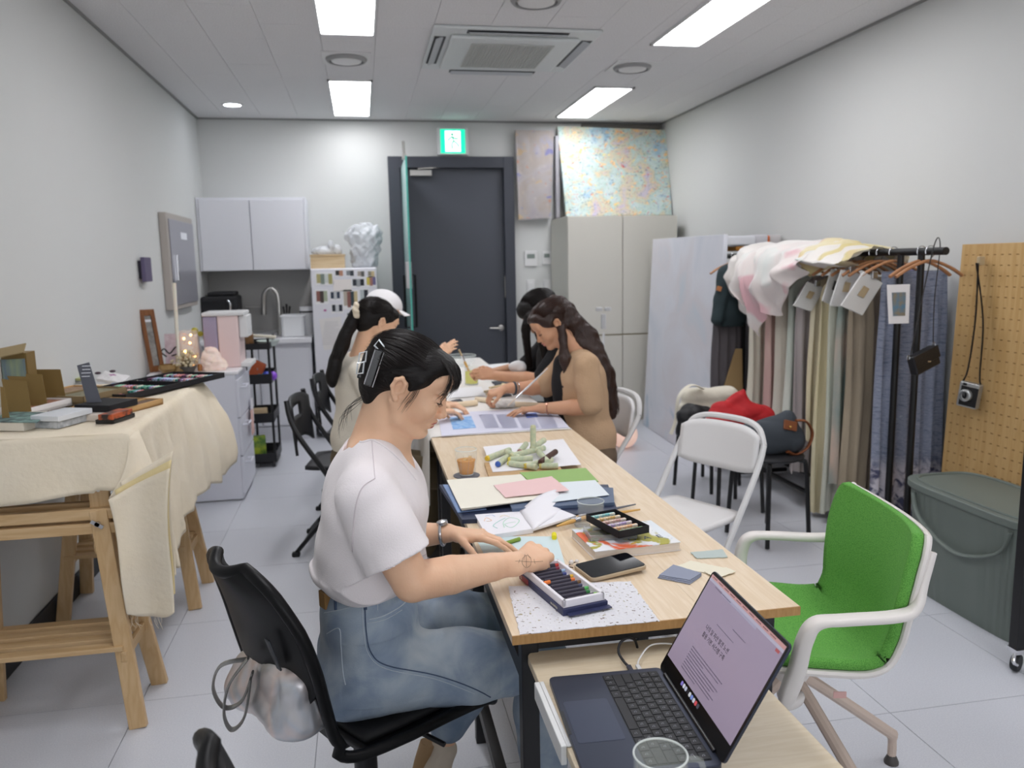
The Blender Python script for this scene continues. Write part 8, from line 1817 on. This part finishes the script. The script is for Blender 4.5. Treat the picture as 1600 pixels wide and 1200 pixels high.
cr = [MhD @ Vector((-.085, -.01, .05)), Y_(905, 520, kY+.03), Y_(925, 550, kY+.01), Y_(940, 585, kY-.01), Y_(950, 620, kY), Y_(957, 648, kY)]
HB.chain(crom(cr, 5), [float(x) for x in np.interp(np.linspace(0, 1, 26), [0, .3, .6, .9, 1], [.05, .058, .05, .034, .018])], .02)
HB.chain([MhD @ Vector((-.02, .06, -.03)), Vector((.90, kY-.06, 1.0)), Vector((.905, kY-.055, .88)), Vector((.915, kY-.05, .80))], [.020, .022, .016, .007], .015)
HB.field(crumple(66, 55, .005, 6, False)).field(crumple(67, 140, .002, 5, False)); HB.mesh('hair', hairBr, rD)
paths = head_strands(MhD, 900, c=(-.018, 0, .030), r=(.1015, .0825, .0835), seed=19)
cc_ = crom(cr, 5)
for k in range(520):
    a = R_.uniform(0, 6.28); ph = R_.uniform(0, 6.28); L3 = len(cc_)-R_.randrange(0, 5); rr = R_.uniform(.7, 1.12)
    paths.append([cc_[i]+Vector((math.cos(a), math.sin(a)*.9, 0))*float(np.interp(i/25, [0, .3, .6, .9, 1], [.05, .058, .05, .036, .024]))*rr+Vector((.006*math.sin(i*1.1+ph), .004*math.sin(i*.9+ph), 0)) for i in range(L3)])
strand_mesh(paths, .0007, 'hair_strands', hairBrS, rD)
bp0 = Z_(852, 632, TZ+.012); brush(Vector((.655, kY+.10, .775)), Y_(856, 575, kY+.14), .005, whitep, silver, 'thin white-handled paint brush held by the cardigan woman', hair='#d9c9b8')
# 5. black-haired woman
wY = 4.22; wc_ = Y_(836, 490, wY)
rE, MhE = sitter('woman all in black with long straight black hair bending over her work', (1.08, wY, 0), (wc_.x+.02, wY, wc_.z), math.radians(184), math.radians(36), 0, .94, skinB, blkc, 'black_shirt',
    [(.90, wY+.22, .86), (.68, wY+.05, .86)], [(.90, wY-.19, .84), (.68, wY-.08, .86)], [(1.02, wY+.17, 1.0), (1.0, wY-.165, 1.0)], (1.10, wY, .66), sleeve=.9, chest=(.115, .16), res=.006, pantsm=blkc,
    handsR=((-.9, -.2, .15), (.2, 1, .6), (0, .2, 1), [.5, .5, .6, .6]), handsL=((-.9, .15, .12), (-.2, -1, .5), (0, -.2, 1), [.5, .5, .6, .6]), seed=92, knee=Vector((.72, 0, .50)))
HB = Body((.70, wY-.22, .74), (1.2, wY+.22, 1.42), .005); hair_cap(HB, MhE, .94, c=(-.018, 0, .034), r=(.107, .087, .095), earcut=False)
R3 = np.array(MhE.to_3x3().normalized()); HB.ell(MhE @ Vector((.045, 0, .060)), (.055, .066, .05), R3, .02)
fr0 = [MhE @ Vector((.055, .074, .03)), Y_(822, 510, wY-.07), Y_(824, 545, wY-.07), Y_(828, 575, wY-.06)]
HB.chain(crom(fr0, 4), [float(x) for x in np.interp(np.linspace(0, 1, 13), [0, .5, 1], [.024, .020, .006])], .015)
HB.chain([MhE @ Vector((-.02, .07, .0)), Y_(850, 520, wY-.09), Y_(852, 560, wY-.1)], [.04, .045, .02], .02)
HB.chain([MhE @ Vector((-.08, 0, .04)), Vector((1.0, wY, 1.15)), Vector((1.07, wY, 1.0)), Vector((1.09, wY, .85))], [.06, .07, .06, .03], .02)
HB.field(crumple(68, 120, .0015, 5, False)); HB.mesh('hair', hairB, rE)
paths = head_strands(MhE, 700, c=(-.018, 0, .034), r=(.1065, .0865, .0945), seed=23, ear=False, phimax=1.9)
for k in range(200):
    o3 = Vector((R_.uniform(-.02, .02), R_.uniform(-.03, .03), 0)); paths.append([p+o3*float(np.interp(i/12, [0, .4, 1], [.4, 1, .8])) for i, p in enumerate(crom(fr0, 4))])
strand_mesh(paths, .0007, 'hair_strands', hairS, rE)
c = Y_(808, 572, wY-.06); bs = Body(c-Vector((.09,)*3), c+Vector((.09,)*3), .004); bs.ell(c, (.045, .03, .03), k=0).ell(c+Vector((.02, 0, -.012)), (.03, .03, .025), k=.01).field(crumple(71, 90, .006)); tag(bs.mesh('paper_cup', M('paper_white')), 'crumpled white paper held by the woman in black', 'paper')

stool(-.05, pY, .3, 'black stool under the ponytail woman'); stool(1.10, wY, .2, 'black stool under the woman in black')
